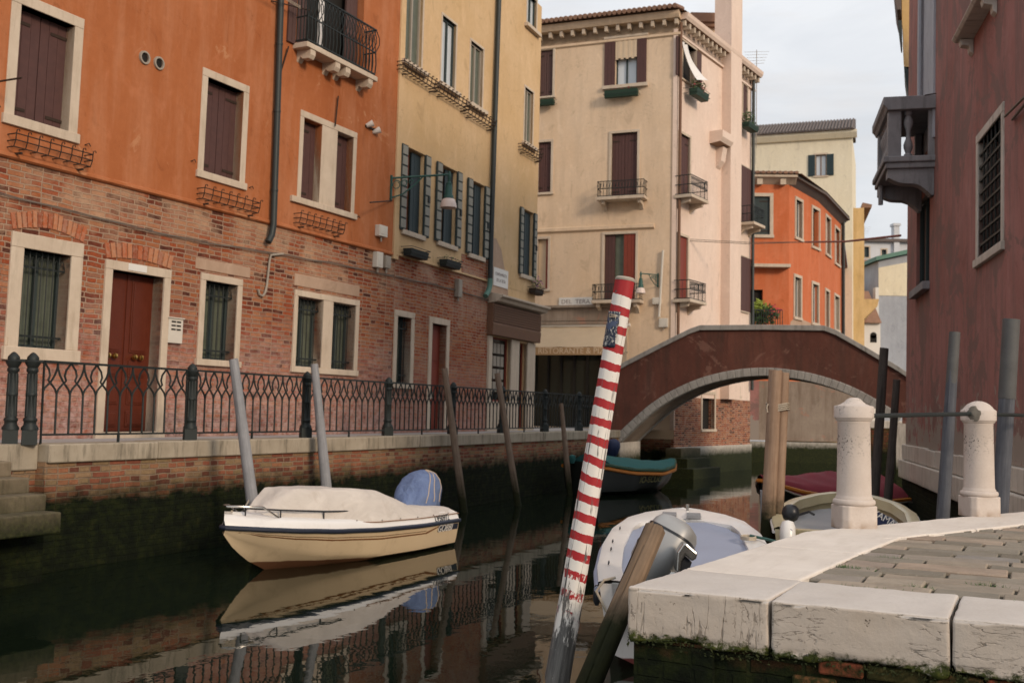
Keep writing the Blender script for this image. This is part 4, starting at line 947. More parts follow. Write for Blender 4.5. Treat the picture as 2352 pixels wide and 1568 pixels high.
for p, w, h, lab in (((1509, 691), .3, .22, 'small pale box on the corner of the cream house beside the lamp'), ((1524, 741), .3, .3, 'pale square box low on the cream house corner above the bridge end')): wall_box(WC, p, w, h, .1, 'plastic', 'junction_box', lab, 'utility box', .0)
a, b = WC.px(1523, 575, .08), WC.px(1514, 728, .08); tag(WC.mb().tube([(a[0], -.08, a[1]), (b[0], -.08, b[1])], .04, 8).build('conduit_pipe', M['plastic'], None, org=WC.pt(a[0], .08, a[1])), 'straight white pipe near the corner of the cream house', 'pipe')
# ------------------------------------------------------------------ bridge
WB = Wall((3.15, 32.3), (.94, -.343), 0)
br = thing('footbridge', 'dark red plastered footbridge with a pale stone arch and coping', 'bridge', (3.15, 32.3, 0))
top = [WB.px(*q) for q in ((1380, 872), (1440, 838), (1520, 797), (1585, 765), (1608, 757), (1750, 756), (1893, 758), (1920, 768), (1990, 808), (2064, 852), (2120, 890))]
inn = [WB.px(*q) for q in ((1424, 1016), (1465, 977), (1510, 939), (1560, 909), (1620, 884), (1690, 868), (1760, 863), (1830, 870), (1890, 884), (1950, 906), (2010, 938), (2060, 972))]
def smooth(p, k=4):
    out = []
    for i in range(len(p) - 1):
        p0, p1, p2, p3 = p[max(i - 1, 0)], p[i], p[i + 1], p[min(i + 2, len(p) - 1)]
        for t in range(k):
            u = t / k; out.append(tuple(.5 * (2 * p1[c] + (p2[c] - p0[c]) * u + (2 * p0[c] - 5 * p1[c] + 4 * p2[c] - p3[c]) * u * u + (3 * p1[c] - p0[c] - 3 * p2[c] + p3[c]) * u ** 3) for c in (0, 1)))
    return out + [p[-1]]
inn = smooth(inn)
def offs(p, o):
    r = []
    for i in range(len(p)):
        a, b = p[max(i - 1, 0)], p[min(i + 1, len(p) - 1)]; l = math.hypot(b[0] - a[0], b[1] - a[1]); r.append((p[i][0] - (b[1] - a[1]) / l * o, p[i][1] + (b[0] - a[0]) / l * o))
    return r
BWID = 2.6
def topz(s):
    for i in range(len(top) - 1):
        if top[i][0] <= s <= top[i + 1][0]: u = (s - top[i][0]) / (top[i + 1][0] - top[i][0]); return top[i][1] * (1 - u) + top[i + 1][1] * u
    return top[0][1] if s < top[0][0] else top[-1][1]
ring = offs(inn, .24)
def face(mb, y):
    sx = [p[0] for p in ring]; L, R = inn[0][0], inn[-1][0]
    xs = sorted(set([top[0][0], top[-1][0]] + [p[0] for p in top] + sx))
    for i in range(len(ring) - 1):
        a, b = ring[i], ring[i + 1]; mb.quad((a[0], y, a[1]), (b[0], y, b[1]), (b[0], y, topz(b[0])), (a[0], y, topz(a[0])))
    e = ring[0]; mb.quad((top[0][0], y, -.5), (e[0], y, -.5), (e[0], y, topz(e[0])), (top[0][0], y, top[0][1])); e = ring[-1]; mb.quad((e[0], y, -.5), (top[-1][0], y, -.5), (top[-1][0], y, top[-1][1]), (e[0], y, topz(e[0])))
    return mb
mb = face(WB.mb(), 0); face(mb, .3); face(mb, BWID - .3); face(mb, BWID)
mb.build('parapet_wall', M['bridge'], br)
WB.mb().strip(ring, inn, -.05, .3).build('arch_ring', M['archstone'], br, .02); WB.mb().strip(ring, inn, BWID - .3, BWID + .05).build('arch_ring', M['archstone'], br)
WB.mb().strip(offs(inn, .2), offs(inn, .02), .3, BWID - .3).build('vault', M['greywash'], br)
mb = WB.mb(); mb.strip([(s, z + .13) for s, z in top], [(s, z - .02) for s, z in top], -.07, .37); mb.strip([(s, z + .13) for s, z in top], [(s, z - .02) for s, z in top], BWID - .37, BWID + .07)
mb.build('coping', M['archstone'], br, .012)
WB.mb().strip([(s, z - .85) for s, z in top], [(s, z - 1.0) for s, z in top], .3, BWID - .3).build('deck', M['pavement'], br)
WB.mb().box(inn[0][0] - 1.2, inn[0][0] + .02, -.02, BWID, -1, inn[0][1]).build('abutment', M['foot'], br); WB.mb().box(inn[-1][0] - .02, inn[-1][0] + 2.0, -.02, BWID, -1, inn[-1][1]).build('abutment', M['foot'], br)
fw_ = thing('far_quay_wall', 'dark mossy canal wall in the shade past the right foot of the bridge', 'canal wall', (11.8, 35, 0)); MB().box(11.6, 17, 35, 36, -1, 1.7).build('brick_face', M['brick_n'], fw_); MB().box(11.55, 17, 34.95, 36, 1.7, 1.95).build('coping_stone', M['foot'], fw_, .02)
# ------------------------------------------------------------------ red house and what lies beyond
Q = Vector((12.48, 48.0, 0))
WR1 = Wall((Q.x, Q.y), (1, -.04), 0); WR2 = Wall((Q.x, Q.y), (2.35, 3.6), 0); WR3 = Wall((14.83, 51.6), (3.1, 6.3), 0)
rh = thing('red_house', 'low orange-red house bending along the canal beyond the bridge, with white framed windows', 'house', tuple(Q))
ze = WR1.px(1813, 412)[1]
w1 = WR1.rect((1722, 452), (1722, 540), (1768, 451), (1768, 538)); w1 = (w1[0] - .6, w1[1], w1[2], w1[3]); w2 = WR1.rect((1722, 665), (1722, 735), (1752, 665), (1752, 735))
shell(wall_holes(WR1.mb(), -6, 0, 2.0, ze, [w1, w2], .25), -6, 0, 2.0, ze, 8).build('front_wall', M['red'], rh)
r2 = [WR2.rect((x0, y0), (x0 - 1, y1), (x1, y0 + 4), (x1 - 1, y1 + 3)) for x0, x1, y0, y1 in ((1828, 1842, 460, 545), (1866, 1881, 480, 566), (1825, 1839, 636, 727), (1866, 1879, 652, 740))]
L2_ = (Vector((14.83, 51.6, 0)) - Q).length; L3_ = math.hypot(3.07, 6.3)
wall_holes(WR2.mb(), 0, L2_, 1, ze, r2, .25).build('canal_wall', M['red'], rh)
r3 = [WR3.rect((x0, y0), (x0 - 1, y1), (x1, y0 + 4), (x1 - 1, y1 + 3)) for x0, x1, y0, y1 in ((1897, 1907, 500, 583), (1918, 1928, 526, 604), (1896, 1904, 668, 750), (1917, 1927, 680, 755))]
shell(wall_holes(WR3.mb(), 0, L3_, 1, ze, r3, .25), .0, L3_, 1, ze, 5).build('canal_wall', M['red'], rh)
for W, rr in ((WR2, r2), (WR3, r3)):
    for r in rr:
        f = frame(W.mb(), r, .14, .2, .05).build('window', M['stone'], rh, .01); pane(W, r, f, .18, 'glass', 1, 'white')
f = frame(WR1.mb(), w1, .16, .2, .05).build('window', M['stone'], rh, .01); shutters(WR1, w1, f, .06, M['slatdark'], 4, 2)
WR1.mb().box(w2[0], w2[1], .2, .25, w2[2], w2[3]).build('doorway', M['dark'], rh)
lz = WR1.px(1760, 612)[1]; WR1.mb().box(-6, -.02, -.5, 0, lz - .08, lz + .06).build('ledge', M['stone'], rh)
for W, a, b in ((WR1, -6, .3), (WR2, 0, L2_), (WR3, 0, L3_ + .2)):
    W.mb().prism([(0, ze - .25), (-.3, ze), (-.42, ze + .02), (-.42, ze + .14), (0, ze + .16)], a, b, 'x').build('eave', M['tile_d'] if W is not WR1 else M['stone'], rh)
mb = WR1.mb()
for i in range(6): mb.box(-5.7 + i * 1.05, -5.45 + i * 1.05, -.3, -.002, ze - .3, ze - .02)
mb.build('eave_block', M['stone'], rh)
apx = Q + Vector((-2, 6, ze + 1.3)); roof(MB(), [WR1.pt(-6, .5, ze + .16), WR1.pt(.45, .5, ze + .16), WR2.pt(L2_, .45, ze + .16), WR3.pt(L3_, .45, ze + .16), WR1.pt(-6, -10, ze + .16)], apx).build('roof', M['tile'], rh)
mb = WR1.mb()
for i in range(26): mb.tube([(-6 + i * .25, -.46, ze + .2), (-6 + i * .25, .5, ze + .4)], .09, 7)
mb.build('roof_tiles', M['tile'], rh)
WR3.mb().tube([(L3_ - .15, -.12, ze), (L3_ - .15, -.12, 1)], .09, 8).build('downpipe', M['pipe_dark'], rh)
pp = [WR2.px(*q) for q in ((1814, 752), (1816, 738), (1826, 730), (1836, 738), (1846, 735), (1862, 742), (1868, 756), (1868, 775), (1814, 775))]; WR2.mb().prism(pp, -.008, .01).build('bare_patch', M['peel'], rh)
# canal-side base below the red house: mottled wall on a stone footing
WR1.mb().box(-6, 3.6, -.4, .6, .95, 3.6).build('base_wall', M['greywash'], rh); WR1.mb().box(-6, 3.7, -.55, .5, -1, .9).build('footing', M['foot'], rh)
WR1.mb().box(-1.75 - .35, -1.4, -.46, -.39, .95, 3.6).build('pilaster', M['oldred'], rh)
pg = thing('terrace_plants', 'clump of yellow-green plants on the terrace before the red house', 'plants', WR1.pt(-2.2, 1.2, 5.0))
for i, (px_, py_, mt, n, rx) in enumerate(((1741, 706, 'leaf_y', 170, .45), (1760, 722, 'leaf', 260, .6), (1737, 735, 'leaf', 200, .55), (1778, 712, 'flower_r', 40, .35))):
    s, z = WR1.px(px_, py_, 1.2); WR1.mb().leaves((s, -1.2, z), (rx, .4, rx * .8), n, .11, 30 + i).build('flowers' if mt == 'flower_r' else 'foliage', M[mt], pg)
f = thing('terrace_railing', 'low dark railing in front of the terrace plants of the red house', 'railing', WR1.pt(-2, 1.6, 4.6)); mb = WR1.mb(); s0, z0 = WR1.px(1722, 712, 1.6); s1 = WR1.px(1797, 712, 1.6)[0]
for i in range(15): mb.tube([(s0 + (s1 - s0) * i / 14, -1.6, z0 - 1.0), (s0 + (s1 - s0) * i / 14, -1.6, z0)], .02, 4)
mb.box(s0, s1, -1.62, -1.58, z0, z0 + .04); mb.build('bars', M['iron'], f); WR1.mb().box(s0 - .5, s1 + .2, -1.8, 0, z0 - 1.12, z0 - 1.0).build('slab', M['stone'], f)
WO2 = Wall((17.95, 58.2), (3, 9), 0); et = thing('ochre_annex', 'small ochre terrace wall over a red passage next to the red house', 'house', WO2.pt(0, 0, 0))
za, zb, zc = WO2.px(1938, 577)[1], WO2.px(1938, 612)[1], 1
sx = WO2.px(1958, 620)[0]; WO2.mb().box(0, sx, 0, 4, zb, za).build('terrace_wall', M['ochre'], et); WO2.mb().box(0, sx, -.25, 4, zb - .25, zb - .02).build('slab', M['balcony'], et); WO2.mb().box(0, sx * .95, .05, 4, 1, zb - .26).build('red_wall', M['red'], et)
for k in (.3, .7): WO2.mb().box(sx * k - .25, sx * k + .25, -.02, .04, 3.2, 5.6).build('window', M['stone'], et)
# pale yellow house
PY = 66.0
def at(px_, py_, y): return onY(px_, py_, y)
a, b = at(1700, 326, PY), at(1957, 303, PY); zE = (a.z + b.z) / 2
WP = Wall((b.x, PY), (5.7, -2.0), 0); ph = thing('pale_yellow_house', 'tall pale yellow house with a dark tiled roof and one blue-shuttered window', 'house', (b.x, PY, 0)); zE = WP.px(1957, 306)[1]
w = WP.rect((1873, 356), (1873, 404), (1898, 355), (1898, 404))
shell(wall_holes(WP.mb(), -9, 0, 1, zE, [w], .2), -9, 0, 1, zE, 9).build('front_wall', M['pale'], ph)
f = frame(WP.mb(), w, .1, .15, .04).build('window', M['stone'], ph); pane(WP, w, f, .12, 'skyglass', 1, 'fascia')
for x0, x1 in ((w[0] - .45, w[0] - .02), (w[1] + .02, w[1] + .45)): boards(WP.mb(), x0, x1, w[2], w[3], -.06, .05, 3).build('shutter', M['teal'], f)
WP.mb().prism([(0, zE - .3), (-.15, zE - .3), (-.35, zE), (-.35, zE + .15), (0, zE + .15)], -9, .3, 'x').build('cornice', M['pale'], ph)
WP.mb().prism([(-.5, zE + .15), (3.2, zE + 1.75), (3.2, zE + .15)], -9, .15, 'x').build('roof', M['tile_d'], ph)
mb = WP.mb()
for i in range(46): mb.tube([(-9 + i * .2, -.5, zE + .2), (-9 + i * .2, 3.15, zE + 1.75)], .07, 6)
mb.build('roof_tiles', M['tile_d'], ph)
WPs = Wall((b.x, PY), (.29, 1), 0); WPs.mb().box(.05, 8, .01, .4, 1, zE).build('side_wall', M['ochre'], ph)
s, z = WPs.px(1959, 375); WPs.mb().box(2.0, 2.7, -.06, .02, z - .8, z + .8).build('shutter', M['teal'], ph)
# far ochre house, grey houses
b = at(1960, 560, 78); WQ = Wall((b.x, 78), (.9, 3.6), 0); qh = thing('ochre_house', 'narrow weathered ochre house far down the canal', 'house', (b.x, 78, 0))
zE = WQ.px(1963, 530)[1]; sx = WQ.px(1985, 600)[0]
WQ.mb().box(0, sx, 0, 5, 0, zE).build('wall', M['ochre'], qh); WQ.mb().prism([(.1, zE), (-.45, zE), (-.5, zE + .2), (.1, zE + .35)], -.1, sx, 'x').build('eave', M['tile'], qh)
for h in (.32, .55, .78): WQ.mb().box(sx * .25, sx * .4, -.05, .02, zE * h, zE * h + 1.5).build('window', M['stone'], qh); WQ.mb().box(sx * .6, sx * .75, -.08, .02, zE * h, zE * h + 1.5).build('shutter', M['slatdark'], qh)
WQ.mb().prism([(0, zE * .62), (-.9, zE * .62), (-.8, zE * .59), (0, zE * .54)], 0, sx, 'x').build('balcony_ledge', M['ochre'], qh)
WQ.mb().box(sx * .3, sx * .5, .6, 1.2, zE, zE + .9).build('chimney', M['tile'], qh)
sp = WQ.px(1976, 735, .6); t = thing('hanging_plant', 'green plant hanging on the narrow ochre house', 'plant', WQ.pt(sp[0], .6, sp[1])); WQ.mb().leaves((sp[0], -.6, sp[1]), (.5, .4, .8), 160, .14, 71).build('foliage', M['leaf'], t); WQ.mb().box(sp[0] - .4, sp[0] + .4, -.8, 0, sp[1] - 1.1, sp[1] - .8).build('trough', M['tile'], t)
b = at(1975, 560, 105); WG = Wall((b.x, 105), (1, 0), 0); gh = thing('grey_house', 'long pale grey house with a flat roofline and chimney far behind', 'house', (b.x, 105, 0))
zE = WG.px(2030, 556)[1]; W_ = 16
ws = [WG.rect((x0, y0), (x0, y1), (x1, y0), (x1, y1)) for x0, x1, y0, y1 in ((1982, 1996, 567, 591), (2025, 2036, 573, 590), (1990, 2002, 633, 655), (2040, 2050, 640, 660))]
shell(wall_holes(WG.mb(), 0, W_, 0, zE, ws, .3), 0, W_, 0, zE, 8).build('wall', M['grey'], gh)
for r in ws: f = frame(WG.mb(), r, .12, .1, .03).build('window', M['stone'], gh); pane(WG, r, f, .2, 'slatdark', 0)
WG.mb().box(-.3, W_, -.4, 1, zE, zE + .3).build('eave', M['tile_d'], gh); s0, s1 = WG.px(2050, 540)[0], WG.px(2066, 540)[0]; WG.mb().box(s0 + .05, s1 - .1, -.3, .5, zE - 4, zE + 1.6).box(s0 - .05, s1, -.4, .6, zE + 1.6, zE + 1.85).build('chimney', M['grey'], gh)
b = at(2020, 600, 80); WT = Wall((b.x, 80), (1, 0), 0); th_ = thing('gabled_grey_house', 'blue-grey rendered house with a pale green sloping roof edge beside the red wall', 'house', (b.x, 80, 0))
z0, z1 = WT.px(2030, 600)[1], WT.px(2083, 577)[1]; s0 = WT.px(2018, 700)[0]; s1 = s0 + 9
WT.mb().prism([(s0, 0), (s1, 0), (s1, z1 + 1.4), (s0, z0)], 0, 7).build('wall', M['darkgrey'], th_); WT.mb().prism([(s0, z0 - 2.6), (s1, z0 - 2.6), (s1, z1 + .6), (s0, z0 - .5)], -.03, 0).build('upper_wall', M['pale'], th_)
WT.mb().prism([(s0 - .3, z0), (s1, z1 + 1.4), (s1, z1 + 1.75), (s0 - .3, z0 + .3)], -.4, 7).build('roof_edge', M['verdigris'], th_); WT.mb().box(s0 - .25, s0, -.05, .5, 0, z0 - 2).build('corner_pier', M['white'], th_)
b = at(1990, 760, 76); WH = Wall((b.x, 76), (1, 0), 0); wh = thing('white_house', 'small white house with an arched window and red tiled roof far down the canal', 'house', (b.x, 76, 0))
zE = WH.px(2000, 742)[1]; WH.mb().box(-.6, 1.0, 0, 5, 0, zE).build('wall', M['white'], wh); WH.mb().prism([(-.3, zE), (2.5, zE + 2.6), (2.5, zE)], -.6, 1.0, 'x').build('roof', M['tile'], wh)
s, z = WH.px(2007, 770); WH.mb().box(s - .25, s + .2, -.03, .02, z - .5, z).lathe([(.23, -.02), (.23, .03)], 14, Matrix.Translation((s - .025, 0, z)) @ Matrix.Rotation(PI / 2, 4, 'X')).build('window', M['dark'], wh)
b = at(1996, 650, 90); rr = thing('red_roofed_house', 'grey house with a small red tiled roof between the ochre house and the white edge', 'house', (b.x, 90, 0)); WX = Wall((b.x, 90), (1, 0), 0); zE = WX.px(2000, 622)[1]
WX.mb().box(-1.2, 1.1, 0, 6, 0, zE).build('wall', M['grey'], rr); WX.mb().prism([(-.4, zE), (3, zE + 1.4), (3, zE)], -1.3, 1.2, 'x').build('roof', M['tile'], rr); WX.mb().box(-.6, -.1, -.04, .02, zE - 5, zE - 3.4).box(.3, .8, -.04, .02, zE - 7, zE - 5.4).build('window', M['glass'], rr)
def antenna(p, y, h, label):
    o = at(*p, y); mb = MB(); mb.tube([o - Vector((0, 0, h)), o], .016, 5)
    for k in range(5): mb.tube([o + Vector((-.5 + .05 * k, 0, -.1 - .12 * k)), o + Vector((.5 - .05 * k, 0, -.06 - .12 * k))], .007, 4)
    tag(mb.build('roof_antenna', M['greybox'], None, org=o), label, 'antenna')
antenna((1985, 520), 79, 2.4, 'thin roof antenna above the narrow ochre house'); antenna((1738, 115), 42, 4.0, 'roof antenna behind the top of the cream house'); antenna((1736, 292), 67, 2.4, 'short roof antenna on the dark roof of the pale yellow house')
# red cable over the canal
p = [at(1500, 543, 37), at(1556, 552, 36), at(1720, 560, 36), at(1850, 556, 33), at(2068, 541, 24)]
mb = MB(); mb.tube([p[0], p[1], p[2], p[3]], .012, 5); mb.tube([p[0] + Vector((0, 0, .06)), p[1] + Vector((0, 0, .06)), p[2] + Vector((0, 0, .05)), p[3]], .01, 5); tag(mb.build('cable', M['cable'], None, org=p[0]), 'grey cables strung from the cream house across the canal', 'cable')
tag(MB().tube([p[3], (p[3] + p[4]) / 2 - Vector((0, 0, .06)), p[4]], .028, 6).build('cable', M['redbrown'], None, org=p[3]), 'thicker dark red cable running to the weathered red wall', 'cable')
# ------------------------------------------------------------------ weathered red house on the right bank
WR = Wall((6.2, 14.2), (-.234, -1), 0, ln=-.012)
rw = thing('weathered_red_house', 'tall weathered dark red house with a stone balcony and a barred window', 'house', tuple(WR.o))
sf = WR.px(2081, 900)[0]; sn = 3.4
V1 = WR.rect((2249, 323), (2247, 597), (2303, 266), (2301, 556)); V2 = WR.rect((2106, 470), (2104, 655), (2136, 440), (2134, 662)); V3 = WR.rect((2117, -300), (2114, 345), (2147, -320), (2146, 345))
V4 = WR.rect((2238, -200), (2236, 50), (2286, -250), (2286, 4))
shell(wall_holes(WR.mb(), sf, sn, 1.5, 13, [V1, V2, V3, V4], .32), sf, sn, 1.5, 13, 6).build('plaster_wall', M['oldred'], rw)
mb = WR.mb(); rd = random.Random(5); x = sf - .04
while x < sn:
    w = rd.uniform(.7, 1.3); mb.box(x, x + w - .008, -.06 - rd.uniform(0, .012), .3, 1.215, 1.5 + rd.uniform(-.01, .012)); x += w
x = sf - .06
while x < sn:
    w = rd.uniform(.8, 1.5); mb.box(x, x + w - .008, -.12 - rd.uniform(0, .015), .3, .86, 1.205); x += w
mb.build('plinth', M['foot'], rw, .015)
WR.mb().box(sf - .02, sn, -.06, 6, -1.5, .86).build('base_wall', M['brick_n'], rw)
def jamb_window(r, w, sill=True):
    f = frame(WR.mb(), r, w, .33, .02, sill).build('window', M['foot'], rw, .01); return f
f = jamb_window(V1, .12); pane(WR, V1, f, .3, 'dark', 0); a, b, c, d = V1; mb = WR.mb(); y = .02
for i in range(1, 6): x = a + (b - a) * i / 6; mb.tube([(x, y, c), (x, y, d)], .013, 6)
for i in range(1, 9): z = c + (d - c) * i / 9; mb.box(a, b, y - .016, y + .016, z - .014, z + .014)
mb.build('grille', M['iron'], f)
f = WR.mb().box(V2[0] - .05, V2[1] + .05, -.12, .3, V2[2] - .14, V2[2]).build('window', M['balcony'], rw, .01); pane(WR, V2, f, .1, 'glass', 1, 'slatdark')
f = frame(WR.mb(), V3, .16, .2, .04, False).build('balcony_door', M['darkgrey'], rw, .01); pane(WR, V3, f, .12, 'teal', 0); WR.mb().box(V3[0], V3[0] + (V3[1] - V3[0]) * .72, .05, .11, V3[2], V3[3]).build('door_leaf', M['darkgrey'], f)
# balcony of dark stone
bn = WR.px(2147, 370)[0]; bf = bn - 1.8; D = .78
zh1, zh0, zs1, zs0 = WR.px(2147, 222)[1], WR.px(2147, 252)[1], WR.px(2147, 357)[1], WR.px(2147, 384)[1]; zc = WR.px(2147, 446)[1]
f = WR.mb().box(bf - .06, bn + .06, -D - .06, .1, zs0 + .1, zs1).box(bf - .02, bn + .02, -D - .02, .1, zs0, zs0 + .1).build('balcony', M['balcony'], rw, .02)
mb = WR.mb(); mb.prism([(.05, zh0), (-D, zh0), (-D - .03, zh0 + .06), (-D - .07, zh0 + .1), (-D - .07, zh1), (.05, zh1)], bf - .07, bn + .07, 'x'); mb.build('handrail', M['balcony'], f, .012)
mb = WR.mb()
for x in (bf + .02, bn - .2): WR.mb().box(x, x + .18, -D + .02, -D + .24, zs1, zh0).build('pedestal', M['balcony'], f, .01)
for x in (bf + .02, bn - .14): WR.mb().box(x, x + .12, -.1, .02, zs1, zh0).build('half_pillar', M['balcony'], f, .01)
hb = (zh0 - zs1)
def baluster(x, y):
    MB(WR.M @ Matrix.Translation((x, y, zs1))).lathe([(r * 1.0, z * hb) for r, z in ((.07, 0), (.07, .06), (.045, .09), (.075, .2), (.08, .27), (.04, .42), (.035, .5), (.04, .58), (.08, .73), (.075, .8), (.045, .9), (.07, .94), (.07, 1))], 12).build('baluster', M['balcony'], f)
for y in (-.42,): baluster(bn - .1, y); baluster(bf + .1, y)
for i in range(7): baluster(bf + .32 + i * (bn - bf - .64) / 6, -D + .12)
prof = [(.0, zs0), (-D + .02, zs0), (-D + .02, zs0 - .16)] + [(-D + .05 + .68 * t, zs0 - .16 - .05 * math.sin(t * PI * 2) - (zs0 - zc - .16) * t ** 1.6) for t in (0, .15, .3, .45, .6, .75, .9, 1)] + [(.0, zc)]
for x in (bn - .3, bf + .04): WR.mb().prism(prof, x, x + .26, 'x').build('corbel', M['balcony'], f, .008)
WR.mb().tube([(bf + .4, -D + .05, zs0), (bf + .4, -D + .05, zs0 - .36)], .045, 8).build('drain_spout', M['balcony'], f)
wall_rod(WR, (2150, 215), (2125, 219), .05, .25, 'iron_hook', 'small iron hook just above the handrail of the stone balcony', .01)
# upper window sill with scrolled brackets
a, b, c, d = V4; f = frame(WR.mb(), V4, .12, .3, .02, False).build('window', M['foot'], rw, .01); pane(WR, V4, f, .25, 'glass', 1, 'greybox')
e0, e1 = WR.px(2226, 70, .25)[0], WR.px(2288, 5, .25)[0]; zs = c
WR.mb().prism([(.02, zs), (-.22, zs), (-.26, zs - .05), (-.22, zs - .1), (.02, zs - .12)], a - .22, b + .22, 'x').build('sill', M['foot'], f, .012)
for x in (a - .14, b - .02): WR.mb().prism([(.0, zs - .12), (-.18, zs - .12), (-.16, zs - .2), (-.06, zs - .22), (-.05, zs - .3), (0, zs - .34)], x, x + .16, 'x').build('sill_bracket', M['foot'], f, .01)
q = [WR.px(*p, .1) for p in ((2308, 268), (2352, 224), (2420, 160))]; tag(WR.mb().tube([(s, -.1, h) for s, h in q] + [(q[0][0], -.02, q[0][1] - .04)], .016, 6).build('cable', M['cable'], None, org=WR.pt(q[0][0], .1, q[0][1])), 'cable rising along the weathered red wall past the barred window', 'cable')
# leaning ochre house behind it
WL = Wall((8.55, 25.5), (-.1, -1), 0); lh = thing('leaning_house', 'sliver of a sunlit orange house with dark shutters leaning out behind the weathered red wall', 'house', (8.55, 25.5, 0))
def lp(px_, py_, y=25.0): o = onY(px_, py_, y); return (o.x, o.z)
SH = Matrix.Identity(4); SH[0][1] = .385; SH = Matrix.Translation((0, 25, 0)) @ SH @ Matrix.Translation((0, -25, 0))
def slab(poly, y0, y1, name, m): MB(SH).prism([lp(*p) for p in poly], y0, y0 + min(y1 - y0, 1.5)).build(name, M[m], lh, .01)
slab(((2092, -120), (2070, -120), (2072, 60), (2076, 120), (2088, 170), (2110, 170), (2110, -120)), 24.6, 29, 'upper_wall', 'ochre'); slab(((2074, 118), (2080, 172), (2084, 178), (2110, 178), (2110, 112)), 24.4, 29.2, 'string_course', 'ochre')
slab(((2048, -60), (2057, 30), (2062, 52), (2071, 52), (2070, -60)), 24.2, 29, 'eave', 'tile_d'); slab(((2064, 72), (2069, 115), (2072, 116), (2072, 72)), 24.3, 25.2, 'shutter', 'slatdark'); slab(((2077, 172), (2088, 245), (2092, 262), (2092, 172)), 24.4, 26, 'shutter', 'slatdark')
# ------------------------------------------------------------------ near quay
ZQ = 1.2
A_ = Vector((.564, 5.04, ZQ)); ab = Vector((1.536, 2.545, 0)).normalized(); fe = Vector((.9, -.44, 0)).normalized(); fb = Vector((-fe.y, fe.x, 0)); abn = Vector((ab.y, -ab.x, 0))
B_ = Vector((2.10, 7.585, ZQ)); bc = Vector((2.52, 2.04, 0)).normalized(); bcn = Vector((bc.y, -bc.x, 0))
nq = thing('stone_quay', 'near quay corner of big pale stone blocks over mossy brick', 'quay', tuple(A_))
def block(poly, z0, z1, name, mat, parent, bev=.03, sub=True, rough=.006, seed=0):
    """a worn stone block: outline extruded, edges rounded, faces roughened"""
    bm = bmesh.new(); n = len(poly); vb = [bm.verts.new((p.x, p.y, z0)) for p in poly]; vt = [bm.verts.new((p.x, p.y, z1)) for p in poly]
    bm.faces.new(vb[::-1]); bm.faces.new(vt)
    for i in range(n): bm.faces.new((vb[i], vb[(i + 1) % n], vt[(i + 1) % n], vt[i]))
    bmesh.ops.subdivide_edges(bm, edges=bm.edges[:], cuts=17, use_grid_fill=True); bm.normal_update()
    bmesh.ops.bevel(bm, geom=[e for e in bm.edges if len(e.link_faces) == 2 and e.calc_face_angle() > .9], offset=bev, segments=4, affect='EDGES', profile=.5, clamp_overlap=True)
    bm.normal_update()
    for v in bm.verts:
        k = noise.noise(v.co * 5 + Vector((seed, 0, 0))) * rough * .8 + noise.noise(v.co * 19) * rough * .5
        if v.co.z < z0 + .03: k += (noise.noise(v.co * 11 + Vector((seed, 3, 0))) - .15) * .03
        v.co += v.normal * k
    bmesh.ops.recalc_face_normals(bm, faces=bm.faces); uvl = bm.loops.layers.uv.new('uv')
    o0 = ORG[parent.name]
    for f in bm.faces:
        nn = f.normal; f.smooth = True
        for l in f.loops:
            c = l.vert.co; l[uvl].uv = ((c - A_).dot(fe), c.z) if abs(nn.z) < .6 and abs(nn.dot(fb)) > .6 else (((c - A_).dot(ab), c.z) if abs(nn.z) < .6 else ((c - A_).dot(fe), (c - A_).dot(fb)))
    for v in bm.verts: v.co -= o0
    me = bpy.data.meshes.new(name); bm.to_mesh(me); bm.free(); o = bpy.data.objects.new(name, me); C.objects.link(o); me.materials.append(M[mat]); o.parent = parent; ORG[o.name] = o0; return o
def along(o, d, n, a, b, w): return [o + d * a, o + d * b, o + d * b + n * w, o + d * a + n * w]
block([A_, A_ + fe * .652, A_ + ab * .70 + abn * .62, A_ + ab * .70], .952, ZQ, 'corner_stone', 'quay_v', nq, .026, seed=1)
x = .664
for k, L in enumerate((.725, 1.1, 1.2, 1.0)): block(along(A_, fe, fb, x, x + L, .64), .955 + .012 * (k % 2), ZQ - .004, 'edge_stone', 'quay_h', nq, .024, seed=3 + k); x += L + .012
x = .712
for k, L in enumerate((1.25, .99)):
    p = along(A_, ab, abn, x, x + L, .60)
    if k == 1: p[1] = B_.copy(); p[2] = B_ + ab * .12 + abn * .62
    block(p, .955, ZQ + .002 * k, 'edge_stone', 'quay', nq, .022, seed=11 + k); x += L + .008
x = .01
for k, L in enumerate((1.3, 1.25, 1.2)): block(along(B_, bc, bcn, x, x + L, .56), .955, ZQ + .003, 'edge_stone', 'quay', nq, .022, seed=21 + k); x += L + .008
def face_wall(o, d, n, L, off):
    W = Wall((o.x + n.x * off, o.y + n.y * off), (d.x, d.y), 0); W.mb().box(0, L, 0, .4, -1.5, .965).build('brick_face', M['brick_n'], nq)
face_wall(A_ + fe * .02, fe, fb, 4.5, .035)
Wab = Wall((B_.x, B_.y), (-ab.x, -ab.y), 0); Wab.mb().box(.0, 2.93, .04, .4, -1.5, .965).build('brick_face', M['brick_n'], nq)
Wbc = Wall((B_.x + bc.x * 5, B_.y + bc.y * 5), (-bc.x, -bc.y), 0); Wbc.mb().box(0, 4.97, .04, .4, -1.5, .965).build('brick_face', M['brick_n'], nq)
